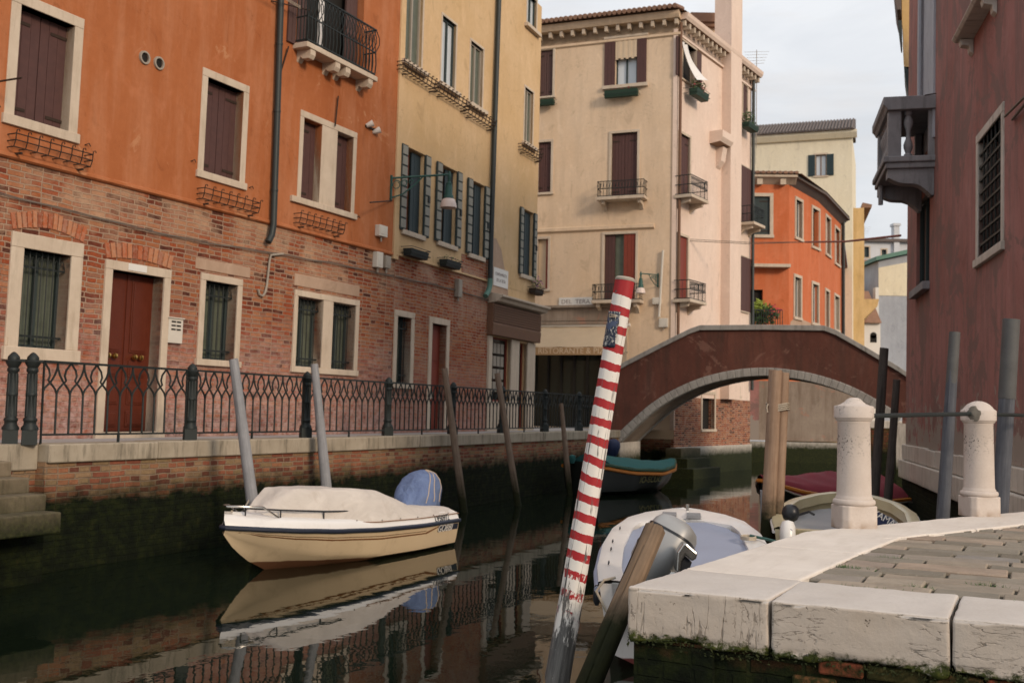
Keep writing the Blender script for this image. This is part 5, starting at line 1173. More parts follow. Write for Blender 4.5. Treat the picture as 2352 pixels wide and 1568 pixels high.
# bricks standing proud under the blocks
mb = Wall((A_.x, A_.y), (fe.x, fe.y), 0).mb(); rd = random.Random(8)
for row in range(5):
    x = .66 - .12 * (row % 2)
    while x < 3.2:
        w = rd.uniform(.19, .25)
        if rd.random() < .8: mb.box(x, x + w - .012, .012 + rd.uniform(0, .018), .1, .90 - row * .078, .965 - row * .078 - rd.uniform(0, .006))
        x += w
mb.build('loose_bricks', M['loose'], nq, .01)
ms = MB(); rd = random.Random(3)
for i in range(1150):
    t = rd.random() * 3.0; z = .955 + rd.gauss(0, .016) + .012 * math.sin(t * 9); p = A_ + fe * t + fb * rd.uniform(-.012, .03); p.z = z
    if i % 7 == 0: p = A_ + ab * rd.random() * .5 - abn * .0; p.z = z
    s = rd.uniform(.003, .010); d = Vector((rd.gauss(0, 1), rd.gauss(0, 1), rd.gauss(-.4, 1))).normalized(); e = d.orthogonal()
    ms.add([p - d * s, p + e * s * .5, p + d * s * 1.6, p - e * s * .5], [(0, 1, 2, 3)])
tag(ms.build('moss', M['moss'], nq), kind='stuff')
pv = [A_ + fe * .3 + fb * .3, A_ + fe * 6.0 + fb * .3, Vector((9, 6, ZQ)), B_ + bc * 5 + bcn * .3, B_ + ab * 0 + abn * .3]
for p in pv: p.z = ZQ - .03
tag(MB().add(pv, [tuple(range(len(pv)))]).build('paving_bed', M['gap']), kind='structure')
bm = MB(); rd = random.Random(17); y = .60; row = 0
while y < 7.4:
    dy = rd.uniform(.18, .26)
    # where this row enters the coping
    x = None; s0 = 0
    def inside(c):
        q = c - A_; return q.dot(abn) > .42 and (c - B_).dot(bcn) > .36
    s = -.5 + rd.uniform(0, .3) + y * .0
    while s < 6.5:
        L = rd.uniform(.28, .62); c0 = A_ + fe * s + fb * y; c1 = A_ + fe * (s + L) + fb * (y + dy)
        cm = (c0 + c1) / 2
        if inside(c1) and (inside(c0) or (cm - A_).dot(abn) > .5) and cm.x < 6.5:
            # start at the coping if the slab would run under it
            h = ZQ - .012 + rd.uniform(-.006, .006); g = .0075; tl = [rd.uniform(-.004, .004) for _ in range(4)]; jt = [rd.uniform(-.012, .012) for _ in range(8)]
            co = [(s + g, y + g), (s + L - g, y + g), (s + L - g, y + dy - g), (s + g, y + dy - g)]
            nx = max(2, int(L / .08)); rim = []
            for a, b, m in ((0, 1, nx), (1, 2, 3), (2, 3, nx), (3, 0, 3)):
                for k in range(m):
                    t = k / m; u, v = co[a][0] * (1 - t) + co[b][0] * t, co[a][1] * (1 - t) + co[b][1] * t
                    w = noise.noise(Vector((u * 9, v * 9, row))) * .012; rim.append((u + w * .6, v + w))
            cu, cv = s + L / 2, y + dy / 2; lo, up, mid = [], [], []
            for u, v in rim:
                P = A_ + fe * u + fb * v; P.z = h - .05; lo.append(P)
                P = A_ + fe * u + fb * v; P.z = h - .007; mid.append(P)
                u2, v2 = cu + (u - cu) * (1 - .014 / L), cv + (v - cv) * (1 - .014 / dy); P = A_ + fe * u2 + fb * v2; P.z = h + noise.noise(P * 7) * .004; up.append(P)
            n = len(rim); pts = lo + mid + up; fs = [tuple(range(2 * n, 3 * n))]
            for k in range(n):
                j = (k + 1) % n; fs += [(k, j, n + j, n + k), (n + k, n + j, 2 * n + j, 2 * n + k)]
            bm.add(pts, fs, False)
        s += L
    y += dy; row += 1
tag(bm.build('paving_stones', M['paver']), kind='structure')
# per-slab tone for the paving
q = NT('paving_slab'); v = q.co('Object'); rn = q.n('ShaderNodeNewGeometry', 'Random Per Island')
c = q.ramp(rn, [(0, (.17, .145, .11)), (.25, (.27, .24, .195)), (.5, (.33, .265, .20)), (.7, (.25, .24, .225)), (.85, (.36, .265, .20)), (1, (.38, .32, .25))]); c = q.mix(q.mr(q.noise(v, 5, 8, .7), .35, .7, 0, .6), c, (.14, .125, .10)); c = q.mix(q.mr(q.noise(v, 60, 6, .8), .55, .7, 0, .5), c, (.42, .38, .31))
q.bump(q.noise(v, 45, 8, .75), .5, .01); q.out(c, .88, 0, .2); bpy.data.objects['paving_stones'].data.materials[0] = q.m
ms = MB(); rd = random.Random(6)
for cx, cy, nn, sp in ((1.0, .64, 60, .06), (1.72, .63, 50, .05), (1.2, .83, 40, .05), (.75, 1.35, 90, .07), (.95, 1.9, 60, .05), (1.5, 1.1, 50, .05), (2.0, .9, 60, .06), (2.05, 1.4, 40, .05)):
    for i in range(nn):
        p = A_ + fe * (cx + rd.gauss(0, sp)) + fb * (cy + rd.gauss(0, sp * .25)); p.z = ZQ - .022; d = Vector((rd.gauss(0, .5), rd.gauss(0, .5), 1)).normalized(); s = rd.uniform(.012, .035); e = d.orthogonal() * .003
        ms.add([p - e, p + e, p + d * s], [(0, 1, 2)])
tag(ms.build('grass_tufts', M['leaf']), kind='stuff')
# ------------------------------------------------------------------ bollards and bars
qb = NT('speckled_bollard'); o = qb.co('Object'); z_ = qb.sep(o, 2); a = qb.noise(o, 4, 7, .65)
c = qb.mix(qb.mr(a, .3, .7), (.51, .44, .385), (.60, .53, .475)); sp = qb.ma('MULTIPLY', qb.mr(qb.noise(o, 55, 4, .6), .56, .62), qb.mr(qb.noise(qb.co('Object', (1, 1, .6)), 5.5, 5, .6), .47, .6)); sp = qb.ma('MULTIPLY', sp, qb.mr(z_, .3, .6)); c = qb.mix(sp, c, (.05, .045, .04))
rs_ = qb.ma('MULTIPLY', qb.mr(qb.ma('ADD', z_, qb.ma('MULTIPLY', qb.noise(o, 9, 6), .12)), .05, .14, 1, 0), qb.mr(qb.noise(o, 6, 4), .4, .6)); c = qb.mix(qb.ma('MULTIPLY', rs_, .75), c, (.24, .15, .085)); c = qb.mix(qb.mr(qb.noise(o, 90, 4, .7), .5, .75, 0, .35), c, (.40, .35, .30))
qb.bump(qb.noise(o, 60, 8, .75), .4, .006); M['bollard'] = qb.out(c, .85, 0, .2)
def bollard(p, rot, label, dome):
    t = thing('stone_bollard', label, 'bollard', (0, 0, 0)); mb = MB(); h = .956
    mb.prism([(.136 * x, .136 * y) for x, y in ((-.72, -1), (.72, -1), (1, -.72), (1, .72), (.72, 1), (-.72, 1), (-1, .72), (-1, -.72))], -.01, .165, 'z'); mb.build('base', M['bollard'], t, .01)
    pr = [(.14, .165), (.15, .172), (.153, .185), (.15, .2), (.142, .207), (.134, .209), (.133, .22), (.126, .228), (.124, .24), (.116, .765), (.119, .77), (.117, .778), (.128, .785), (.131, .795), (.143, .806), (.143, .885), (.137, .893)]
    pr += [(.12, .896), (.095, .905), (.07, .922), (.05, .942), (.03, .953), (.004, .956)] if not dome else [(.125, .90), (.11, .92), (.09, .94), (.06, .958), (.03, .968), (.004, .97)]
    MB().lathe([(.12, .15)] + pr, 40).build('shaft', M['bollard'], t)
    t.location = p; t.rotation_euler = (0, 0, rot); return t
b1 = onZ(1961, 1214, ZQ); b1.y += .12; b1.x += .04; b2 = onZ(2250, 1186, ZQ); b2.y += .12; b2.x += .05
k1 = bollard(b1, .12, 'smooth pale stone bollard with a small knob top, standing nearest the wooden double pole', False); k2 = bollard(b2, .12, 'pale stone bollard with a chipped cap where the iron bar is set in', True)
u = (b2 - b1).normalized(); zb = .80
tag(MB().tube([b1 + u * .1 + Vector((0, 0, zb + .02)), b2 - u * .08 + Vector((0, 0, zb + .06))], .0175, 10).build('iron_bar', M['iron'], None, org=b1 + Vector((0, 0, zb))), 'round iron bar joining the two pale stone bollards', 'iron bar')
tag(MB().tube([b2 + u * .1 + Vector((0, 0, zb + .06)), b2 + u * 1.6 + Vector((0, 0, zb + .06))], .0165, 10).build('iron_bar', M['iron'], None, org=b2 + Vector((0, 0, zb))), 'iron bar leaving the chipped bollard towards the edge of the picture', 'iron bar')
# the crumbled setting of the bar
cd_ = (CAM - b2); cd_.z = 0; cd_.normalize(); sd = -u; mbx = MB(); rd = random.Random(2); cc = b2 + (sd * .75 + cd_ * .55).normalized() * .128 + Vector((0, 0, .85)); nrm = (cc - b2); nrm.z = 0; nrm.normalize(); tg = Vector((-nrm.y, nrm.x, 0)); rim = []
for i in range(18):
    a = 2 * PI * i / 18; r = rd.uniform(.055, .075); rim.append(cc + tg * r * .8 * math.cos(a) + Vector((0, 0, r * .95 * math.sin(a) + .01)) + nrm * .012)
back = [p - nrm * .05 for p in rim]; mbx.add(rim + back + [cc + nrm * .026], [(i, (i + 1) % 18, 36) for i in range(18)] + [(i, (i + 1) % 18, 18 + (i + 1) % 18, 18 + i) for i in range(18)])
T2 = k2.matrix_basis.inverted(); mbx.v = [Matrix.Rotation(-.12, 4, 'Z') @ (v - b2) for v in mbx.v]; ch_ = mbx.build('mortar_patch', plain('crumbled_mortar', (.16, .145, .12), .95, 0, .6, 40), None); ch_.parent = k2
# ------------------------------------------------------------------ mooring poles
def pole(base, top_, r0, r1, mat, label, name='mooring_pole', group=None, n=14, cap=None, bend=0.0, parent=None, seed=0, grooves=(), rough=.07):
    base, top_ = Vector(base), Vector(top_); ax = top_ - base; L = ax.length; rt = Vector((0, 0, 1)).rotation_difference(ax); m = 18; mb = MB(); rows = []
    for i in range(m + 1):
        t = i / m; r = r0 + (r1 - r0) * t; row = []
        for k in range(n):
            a = 2 * PI * k / n; w = 1 - sum(dp * math.exp(-(((a - a0 + PI) % (2 * PI) - PI + .12 * math.sin(t * 9)) / wd) ** 2) for a0, wd, dp in grooves) + rough * noise.noise(Vector((math.cos(a) * 1.4 + seed, math.sin(a) * 1.4, t * L * .8))); row.append(Vector((r * w * math.cos(a) + bend * math.sin(PI * t), r * w * math.sin(a), L * t + (.02 * noise.noise(Vector((k * .8, seed, 1))) if i == m else 0))))
        rows.append(row)
    mb.loft(rows, True, True); mb.add([p for p in rows[-1]], [tuple(range(n))])
    o = mb.build(name, M[mat], None); o.location = base; o.rotation_euler = rt.to_euler()
    if cap:
        c = MB(); c.lathe([(r1 * 1.06, L - cap), (r1 * 1.09, L - cap + .01), (r1 * 1.07, L + .006), (.004, L + .01)], n); q = c.build('metal_cap', M['cap_grey'], None); q.parent = o
    return tag(o, label, 'mooring pole', group) if label else o
def pole_px(top_px, bot_px, Y, wpx_top, wpx_bot, mat, label, **k):
    t, b = onY(*top_px, Y), onY(*bot_px, Y); d = (b - t); b2 = t + d * ((t.z + .9) / -d.z); pr = Y / F
    f = (b2 - t).length / d.length; r1, rb = wpx_top * pr / 2, wpx_bot * pr / 2
    return pole(b2, t, r1 + (rb - r1) * min(f, 1.6), r1, mat, label, **k)
pole_px((536, 825), (582, 1165), 14.5, 21, 29, 'pole_grey', 'pale grey mooring pole leaning left behind the bow of the covered motorboat', seed=1)
pole_px((722, 836), (749, 1112), 17, 17, 25, 'pole_grey', 'pale grey-brown mooring pole rising behind the middle of the covered motorboat', seed=2)
pole_px((1021, 846), (1061, 1142), 21.3, 14, 18, 'pole_brown', 'brown mooring pole beside the blue engine cover', seed=3)
pole_px((1142, 857), (1184, 1124), 23.0, 13, 15, 'pole_brown', 'thin dark mooring pole standing between the brown pole and the striped one', seed=4)
pole_px((1289, 926), (1302, 1062), 26.3, 9, 14, 'pole_brown', 'short knotty stake in front of the end of the railing', seed=5)
def uncap(o): return o
pole_px((2193, 764), (2166, 1184), 10.4, 23, 31, 'pole_shaded', 'smooth grey mooring pole between the two bollards', cap=.5, seed=6)
pole_px((2323, 735), (2301, 1120), 10.1, 35, 36, 'pole_shaded', 'thick grey mooring pole behind the chipped bollard', cap=.75, seed=7)
pole_px((2031, 800), (2008, 1150), 17.2, 20, 22, 'pole_dark', 'dark leaning mooring pole in front of the right end of the bridge', seed=8)
pole_px((2060, 872), (2040, 1140), 18.6, 16, 20, 'pole_dark', 'second dark mooring pole, close to the corner of the weathered red wall', seed=9)
dp = thing('double_mooring_pole', 'pair of tan wooden piles bound together with rope behind the near boats', 'mooring pole', onY(1775, 1240, 12.6))
for (tx, ty), (bx, by), dy, w0, w1 in (((1781, 850), (1763, 1240), 0, 30, 34), ((1800, 856), (1783, 1240), .07, 26, 29)):
    o = pole_px((tx, ty), (bx, by), 12.6 + dy, w0, w1, 'pole_tan', None, name='pile', seed=tx); l = o.location.copy(); o.parent = dp; o.location = l - dp.location
c0 = onY(1788, 928, 12.6); mb = MB()
for k in range(4):
    mb.tube([c0 + Vector((.135 * math.cos(a * PI / 8) - .0, .11 * math.sin(a * PI / 8) + .04, -.022 * k + .012 * math.sin(a))) for a in range(17)], .009, 5)
mb.tube([c0 + Vector((-.13, -.03, 0)), c0 + Vector((-.15, -.05, -.04)), c0 + Vector((-.14, -.05, -.1))], .008, 5); mb.build('rope_binding', M['rope'], dp)
c1 = onY(1790, 850, 12.6)
pole_px((1751, 1126), (1752, 1182), 13.8, 11, 11, 'pole_grey', 'thin pale post beside the bow of the red-covered boat', name='thin_post', seed=12)
ax_ = Vector((.845, 6.2, 1.345)) - Vector((-.25, 4.95, -.75)); dl = Vector((0, 0, 1)).rotation_difference(ax_).to_matrix().inverted() @ (CAM - Vector((.6, 5.9, .9))); ac_ = math.atan2(dl.y, dl.x)
st_ = pole((-.25, 4.95, -.75), (.845, 6.2, 1.345), .074, .062, 'stub', 'short split wooden stake leaning against the corner of the stone quay', 'broken_stake', n=64, seed=14, grooves=((ac_ - .3, .035, .16),), rough=.12)
# ------------------------------------------------------------------ striped pole
q = NT('striped_paint'); o = q.co('Object'); x, y, z = (q.sep(o, i) for i in range(3))
PT = onY(1436, 643, 5.6); PB = onY(1279, 1568, 5.6); dd = PT - PB; PB2 = PT - dd * ((PT.z + 1.0) / dd.z); LP = (PT - PB2).length
wv = q.ma('ADD', q.ma('ADD', z, q.ma('MULTIPLY', x, .17)), q.ma('MULTIPLY', q.ma('SUBTRACT', q.noise(q.co('Object', (1, 1, .5)), 9, 3), .5), .035)); wv = q.ma('ADD', wv, q.ma('MULTIPLY', q.ma('SUBTRACT', q.noise(q.co('Object', (7, 7, 1)), 6, 4), .5), .012))
ph_ = q.ma('FRACT', q.ma('ADD', q.ma('DIVIDE', q.ma('SUBTRACT', LP - .267, wv), .0995), 10.5)); red = q.mr(q.ma('ABSOLUTE', q.ma('SUBTRACT', ph_, q.ma('ADD', .47, q.ma('MULTIPLY', q.noise(q.co('Object', (.4, .4, 3)), 3.0, 2), .06)))), .212, .225, 1, 0)
red = q.ma('MAXIMUM', red, q.mr(wv, LP - .090, LP - .086))
ht = q.mr(z, 1.84, 2.9, 0, 1)                       # 0 near the water, 1 on the sound part
chipn = q.noise(q.co('Object', (1, 1, .2)), 30, 10, .74); chipf = q.noise(q.co('Object', (1, 1, .5)), 55, 6, .75)
redkeep = q.mr(q.ma('ADD', q.ma('ADD', q.ma('MULTIPLY', chipf, .8), q.ma('MULTIPLY', q.noise(q.co('Object', (1, 1, .2)), 38, 4, .7), .5)), q.ma('MULTIPLY', ht, .62)), .78, .82)
red = q.ma('MULTIPLY', red, redkeep)
wkeep = q.mr(q.ma('ADD', chipn, q.mr(z, 1.72, 2.88, -.25, .5)), .39, .44)
lines = q.ma('MULTIPLY', q.ma('MULTIPLY', q.mr(q.ma('ABSOLUTE', q.ma('SUBTRACT', q.noise(q.co('Object', (1, 1, .035)), 24, 2, .5), .5)), .008, .016, 1, 0), q.mr(q.noise(q.co('Object', (1, 1, .3)), 10, 4), .44, .5)), q.mr(z, LP, 2.7, .1, 1.0)); wkeep = q.ma('MULTIPLY', wkeep, q.ma('SUBTRACT', 1, lines)); spots = q.ma('MULTIPLY', q.mr(q.noise(o, 36, 5, .65), .655, .67), q.mr(q.noise(o, 6, 3), .45, .6)); wkeep = q.ma('MULTIPLY', wkeep, q.ma('SUBTRACT', 1, spots))
wc = q.mix(q.noise(o, 11, 6, .7), (.62, .585, .53), (.74, .71, .66)); rc = q.mix(q.noise(o, 16, 5), (.29, .013, .017), (.38, .022, .025)); gw = q.mix(q.mr(q.noise(q.co('Object', (1, 1, .05)), 46, 8, .75), .3, .7), (.025, .024, .023), (.17, .163, .152)); gw = q.mix(q.mr(q.noise(q.co('Object', (1, 1, .1)), 60, 8, .8), .6, .64, 0, .8), gw, (.5, .48, .44))
gw = q.mix(q.ma('MULTIPLY', q.mr(z, 1.6, 1.95, 1, 0), q.mr(q.noise(q.co('Object', (1, 1, .12)), 22, 5), .62, .66)), gw, (.42, .24, .08)); pc = q.mix(red, wc, rc); pc = q.mix(wkeep, gw, pc)
q.bump(q.ma('ADD', q.ma('MULTIPLY', wkeep, .6), q.ma('MULTIPLY', q.noise(q.co('Object', (1, 1, .06)), 40, 6), .3)), .5, .006); M['striped'] = q.out(pc, .6, 0, .35)
sp = pole(PB2, PT, .078, .0515, 'striped', 'slanting red and white striped mooring pole with flaking paint in the middle of the picture', 'striped_pole', n=40, seed=20)
MB().lathe([(.0535, LP - .006), (.054, LP + .004), (.045, LP + .014), (.002, LP + .016)], 32).build('metal_cap', M['greybox'], None).parent = sp
# poster wrapped round the pole
q = NT('torn_poster'); o = q.co('Object'); c = q.mix(q.mr(q.noise(o, 18, 5), .3, .7), (.010, .014, .028), (.028, .04, .07)); c = q.mix(q.mr(q.noise(q.co('Object', (1, 1, .7)), 75, 8, .8), .535, .56), c, (.55, .53, .47)); c = q.mix(q.mr(q.noise(o, 9, 3), .58, .60), c, (.07, .09, .15)); M['poster'] = q.out(c, .6)
inv = Vector((0, 0, 1)).rotation_difference(PT - PB2).to_matrix().inverted(); dc = inv @ (CAM - PT); a_c = math.atan2(dc.y, dc.x)
zt0 = LP - .368; zt1 = LP - .178; rows = []
rd = random.Random(9)
for i in range(13):
    zz = zt0 + (zt1 - zt0) * i / 12; r = .078 + (.0515 - .078) * zz / LP + .0035
    rows.append([Vector((r * 1.035 * math.cos(a), r * 1.035 * math.sin(a), zz + (.006 * noise.noise(Vector((a * 5, i, 0))) if i in (0, 12) else 0))) for a in [a_c + .06 + .05 * math.sin(i * 1.7) * (k == 0) - 1.55 * k / 12 for k in range(13)]])
po = MB().loft(rows).build('poster', M['poster'], None); po.parent = sp; b = po.modifiers.new('solid', 'SOLIDIFY'); b.thickness = .002
am = a_c - .62; r = (.078 + (.0515 - .078) * (zt1 - .022) / LP) * 1.035 + .006
Rm = Matrix.Translation((r * math.cos(am), r * math.sin(am), zt1 - .026)) @ Matrix(((-math.sin(am), -math.cos(am), 0, 0), (math.cos(am), -math.sin(am), 0, 0), (0, 0, 1, 0), (0, 0, 0, 1)))
tm = text_mb('EZIA', .026, Matrix(), .001, .9); tv = []
for v in tm.v:
    ang = am + v.x / r; tv.append(Vector(((r + .001 - v.y) * math.cos(ang), (r + .001 - v.y) * math.sin(ang), zt1 - .026 + v.z)))
tm.v = tv; tm.build('lettering', M['cream_cloth'], None).parent = sp
# ------------------------------------------------------------------ boats (local x runs from the stern to the bow, y to port, z up from the water)
def boat_root(name, label, pos, head, grp=None):
    return thing(name, label, 'boat', (0, 0, 0), grp), (pos, math.atan2(head[1], head[0]))
def set_boat(t, pr): t.location = (*pr[0], 0) if len(pr[0]) == 2 else pr[0]; t.rotation_euler = (0, 0, pr[1])
def interp(tab, x):
    for i in range(len(tab) - 1):
        if tab[i][0] <= x <= tab[i + 1][0]:
            u = (x - tab[i][0]) / (tab[i + 1][0] - tab[i][0]); u = u * u * (3 - 2 * u) * .35 + u * .65
            return [a * (1 - u) + b * u for a, b in zip(tab[i][1:], tab[i + 1][1:])]
    return list(tab[0][1:] if x < tab[0][0] else tab[-1][1:])
def hull(tab, n=28, rows=8, power=1.0):
    """tab: x, half beam, sheer z, chine half beam, chine z, keel z -> list of lofted station rows (both sides)"""
    x0, x1 = tab[0][0], tab[-1][0]; out = []
    for i in range(n + 1):
        x = x0 + (x1 - x0) * i / n; b, s, cb, cz, kz = interp(tab, x)
        pr = [(0, kz), (cb * .5, kz + (cz - kz) * .45), (cb, cz)] + [(cb + (b - cb) * (k / rows) ** .8, cz + (s - cz) * k / rows) for k in range(1, rows + 1)]
        out.append([Vector((x, y, z)) for y, z in pr[::-1]] + [Vector((x, -y, z)) for y, z in pr[1:]])
    return out
def edge_line(tab, n, inset=0.0, dz=0.0, side=1, x0=None, x1=None):
    a = tab[0][0] if x0 is None else x0; b = tab[-1][0] if x1 is None else x1; r = []
    for i in range(n + 1):
        x = a + (b - a) * i / n; q = interp(tab, x); r.append(Vector((x, side * max(q[0] - inset, 0), q[1] + dz)))
    return r
def gel(name, col, rough=.28):
    q = NT(name); o = q.co('Object'); f = q.noise(o, 3, 5); c = q.mix(f, tuple(x * .9 for x in col), tuple(min(1, x * 1.06) for x in col)); st = q.mr(q.noise(q.co('Object', (1, 1, .2)), 6, 6, .7), .55, .8, 0, .3)
    c = q.mix(st, c, tuple(x * .55 for x in col)); return q.out(c, rough, 0, .5)
def hullpaint(name, col, low, zl, grime=(.22, .15, .08)):
    q = NT(name); o = q.co('Object'); z = q.sep(o, 2); n = q.noise(q.co('Object', (1, 1, .25)), 5, 7, .7)
    c = q.mix(q.noise(o, 2, 4), tuple(x * .92 for x in col), col); c = q.mix(q.mr(n, .55, .8, 0, .35), c, grime)
    zz = q.ma('ADD', z, q.ma('MULTIPLY', q.ma('SUBTRACT', q.noise(o, 5, 5), .5), .03)); zz = q.ma('SUBTRACT', zz, q.ma('MULTIPLY', q.mr(q.sep(o, 0), 1.5, 4.2, 0, 1), zl[1])); c = q.mix(q.mr(zz, zl[0], zl[0] + .012, 1, 0), c, low); return q.out(c, .3, 0, .5)
M['gel'] = gel('white_gelcoat', (.74, .72, .69)); M['gel_cream'] = hullpaint('cream_hull_paint', (.66, .52, .34), (.16, .075, .04), (.02, .12)); M['gel_y'] = gel('yellow_gelcoat', (.60, .53, .34)); M['hull_dark'] = gel('black_green_hull', (.012, .014, .012), .35)
M['hull_white'] = hullpaint('white_hull_paint', (.70, .66, .62), (.16, .03, .025), (.08, .0)); M['rub'] = plain('navy_rubber', (.02, .026, .045), .45, 0, .2, 9); M['varnish'] = plain('brown_stripe', (.20, .085, .03), .4, 0, .3, 9)
q = NT('pale_canvas'); o = q.co('Object', (.7, 1.6, 1)); a = q.noise(o, 3.2, 6, .6, 1.2); c = q.mix(q.mr(a, .3, .7), (.50, .455, .41), (.62, .57, .515)); c = q.mix(q.mr(q.noise(q.co('Object', (1, 1, .3)), 4, 6, .7), .55, .75, 0, .5), c, (.40, .34, .28)); q.bump(q.ma('ADD', a, q.ma('MULTIPLY', q.noise(o, 11, 3, .5, .6), .35)), .5, .035); M['canvas'] = q.out(c, .9); q = NT('blue_cloth'); o = q.co('Object', (1, 1, .55)); a = q.noise(o, 6, 6, .6, 1.0); q.bump(a, .9, .05); M['bluecloth'] = q.out(q.mix(q.mr(a, .3, .7), (.105, .15, .29), (.16, .225, .39)), .9); M['steel'] = plain('polished_steel', (.42, .41, .39), .22, .9, .1, 9); M['blackplastic'] = plain('black_plastic', (.02, .022, .026), .35, 0, .2, 9)
M['tarp'] = plain('blue_grey_tarp', (.27, .30, .39), .6, 0, .14, 3); M['nonskid'] = plain('grey_nonskid', (.25, .25, .255), .9, 0, .1, 30); M['redcloth'] = plain('crimson_cover', (.21, .028, .042), .8, 0, .3, 4); M['tealcloth'] = plain('teal_cover', (.018, .095, .092), .85, 0, .2, 4); M['orange_paint'] = plain('orange_rubbing_strake', (.42, .145, .02), .5, 0, .25, 9); M['greenpaint'] = plain('dark_green_strake', (.012, .05, .022), .5, 0, .2, 9)
M['silver'] = plain('silver_engine_paint', (.33, .33, .325), .42, .3, .12, 4); M['deckgrey'] = plain('grey_deck', (.30, .30, .305), .8, 0, .14, 4); M['navy'] = plain('navy_cover', (.016, .024, .07), .6, 0, .2, 5); M['brownhull'] = plain('brown_antifouling', (.10, .035, .02), .7, 0, .3, 6); M['yellowtext'] = plain('dull_yellow_lettering', (.24, .22, .10), .7, 0, .2, 20)
# --- covered motorboat in the middle of the canal
bt, pr = boat_root('motorboat', 'small white and cream motorboat under a pale canvas cover, its outboard wrapped in blue cloth', (-1.41, 16.35), (-.463, -.886))
T1 = [(0, .76, .36, .70, .05, -.16), (1.0, .80, .37, .73, .05, -.18), (2.0, .80, .40, .70, .06, -.18), (2.8, .70, .44, .52, .12, -.15), (3.35, .53, .48, .30, .20, -.03), (3.75, .34, .515, .13, .30, .14), (4.0, .18, .54, .05, .41, .32), (4.17, .02, .555, .01, .52, .49)]
hr = hull(T1); h = MB().loft(hr).add([p for p in hr[0]], [tuple(range(len(hr[0])))]).build('hull', M['gel_cream'], bt, merge=True)
MB().tube(edge_line(T1, 30, -.012, .02, 1) + edge_line(T1, 30, -.012, .02, -1)[::-1], .03, 8).build('rubbing_strake', M['rub'], bt)
mb = MB(); up = []
for i in range(31):
    x = 4.17 * i / 30; b, s = interp(T1, x)[:2]; up.append([Vector((x, b + .005, s + .035)), Vector((x, max(b - .03, .0), s + .11)), Vector((x, max(b - .1, 0), s + .155)), Vector((x, max(b - .22, 0), s + .175)), Vector((x, 0, s + .21)), Vector((x, -max(b - .22, 0), s + .175)), Vector((x, -max(b - .1, 0), s + .155)), Vector((x, -max(b - .03, 0), s + .11)), Vector((x, -b - .005, s + .035))])
mb.loft(up).add(up[0], [tuple(range(9))]).build('deck', M['gel'], bt)
# spray-rail stripes and lettering band on the side facing the quay corner (starboard runs at +y here)
SG = 1
def side_pt(x, f, off=.006, tab=T1, sg=SG):
    b, s, cb, cz, kz = interp(tab, x); k = f; return Vector((x, sg * (cb + (b - cb) * max(k, 0) ** .8 + off), cz + (s - cz) * k))
for sg in (1, -1):
    for f0, w, x0, x1 in ((.70, .028, .95, 4.05), (.80, .014, .95, 4.05)):
        rows = [[side_pt(x0 + (x1 - x0) * i / 24, f0 - w, .004, T1, sg), side_pt(x0 + (x1 - x0) * i / 24, f0 + w, .007, T1, sg)] for i in range(25)]; MB().loft(rows).build('hull_stripe', M['varnish'], bt)
    MB().loft([[side_pt(.95, .65, .005, T1, sg), side_pt(.95, .75, .007, T1, sg)], [side_pt(.55, .92, .006, T1, sg), side_pt(.52, .98, .007, T1, sg)]]).build('hull_stripe', M['varnish'], bt)
    MB().loft([[side_pt(x, .66, .004, T1, sg), side_pt(x, .93, .006, T1, sg)] for x in (.02, .25, .5, .62)]).build('name_band', M['rub'], bt)
def side_text(txt, size, x, f, mat, tab=T1, sg=SG, name='lettering', sx=1.0, shear=0.0, par=None, off=.012, zoff=None):
    p = side_pt(x, f, off, tab, sg); q_ = side_pt(x - .2 * sg, f, off, tab, sg); up_ = (side_pt(x, f + .15, off, tab, sg) - p).normalized()
    if zoff is not None: p.z = zoff[0]; p.y = sg * zoff[1]; q_ = p + Vector((-.2 * sg, 0, 0)); up_ = Vector((0, -sg * .35, 1)).normalized()
    d = (q_ - p).normalized(); n_ = d.cross(up_).normalized(); up_ = n_.cross(d)
    R = Matrix(((d.x, -n_.x, up_.x, p.x), (d.y, -n_.y, up_.y, p.y), (d.z, -n_.z, up_.z, p.z), (0, 0, 0, 1)))
    return text_mb(txt, size, R, .004, sx, shear).build(name, M[mat], par or bt)
side_text('GOBBI', .15, .42, .79, 'gel', sx=1.0, shear=.2); b, s = interp(T1, .45)[:2]
side_text('LV50972', .13, .52, 0, 'blackplastic', zoff=(s + .085, b + .004), sx=.85, shear=.1, name='registration_number')
def cover_row(x, prof):      # prof: list of (frac of beam, dz)
    b, s = interp(T1, x)[:2]; return [Vector((x, (b - .03) * f, z)) for f, z in prof]
rows = []; N = 34
for i in range(N + 1):
    x = -.03 + 3.68 * i / N; b, s = interp(T1, max(x, 0))[:2]; base = s + .12
    tp = [(-.1, .56), (.5, .60), (.95, .64), (1.35, .78), (1.75, .90), (2.2, .945), (3.0, .975), (3.2, .985), (3.42, .86), (3.66, .70)]
    for j in range(len(tp) - 1):
        if tp[j][0] <= x <= tp[j + 1][0]: u = (x - tp[j][0]) / (tp[j + 1][0] - tp[j][0]); u = u * .6 + .4 * u * u * (3 - 2 * u); tz = tp[j][1] * (1 - u) + tp[j + 1][1] * u
    fl = min(1, max(0, (tz - base - .08) / .3)); hb = b - .03 - (.16 * min(1, max(0, x - 2.2)) if x > 2.2 else 0); row = []
    for k in range(17):
        v = -1 + 2 * k / 16; av = abs(v); sh = 1 - (max(0, av - .62) / .38) ** (1.4 + .6 * fl); sh = max(sh, 0)
        wr = .012 * math.sin(x * 19 + v * 5) * sh * (1 - sh) * 3 + .006 * math.sin(x * 43 + v * 9) * (1 - av)
        row.append(Vector((x + .02 * math.sin(v * 6) * sh, hb * v * (1 - .10 * sh * fl), base + (tz - base) * sh + wr)))
    rows.append(row)
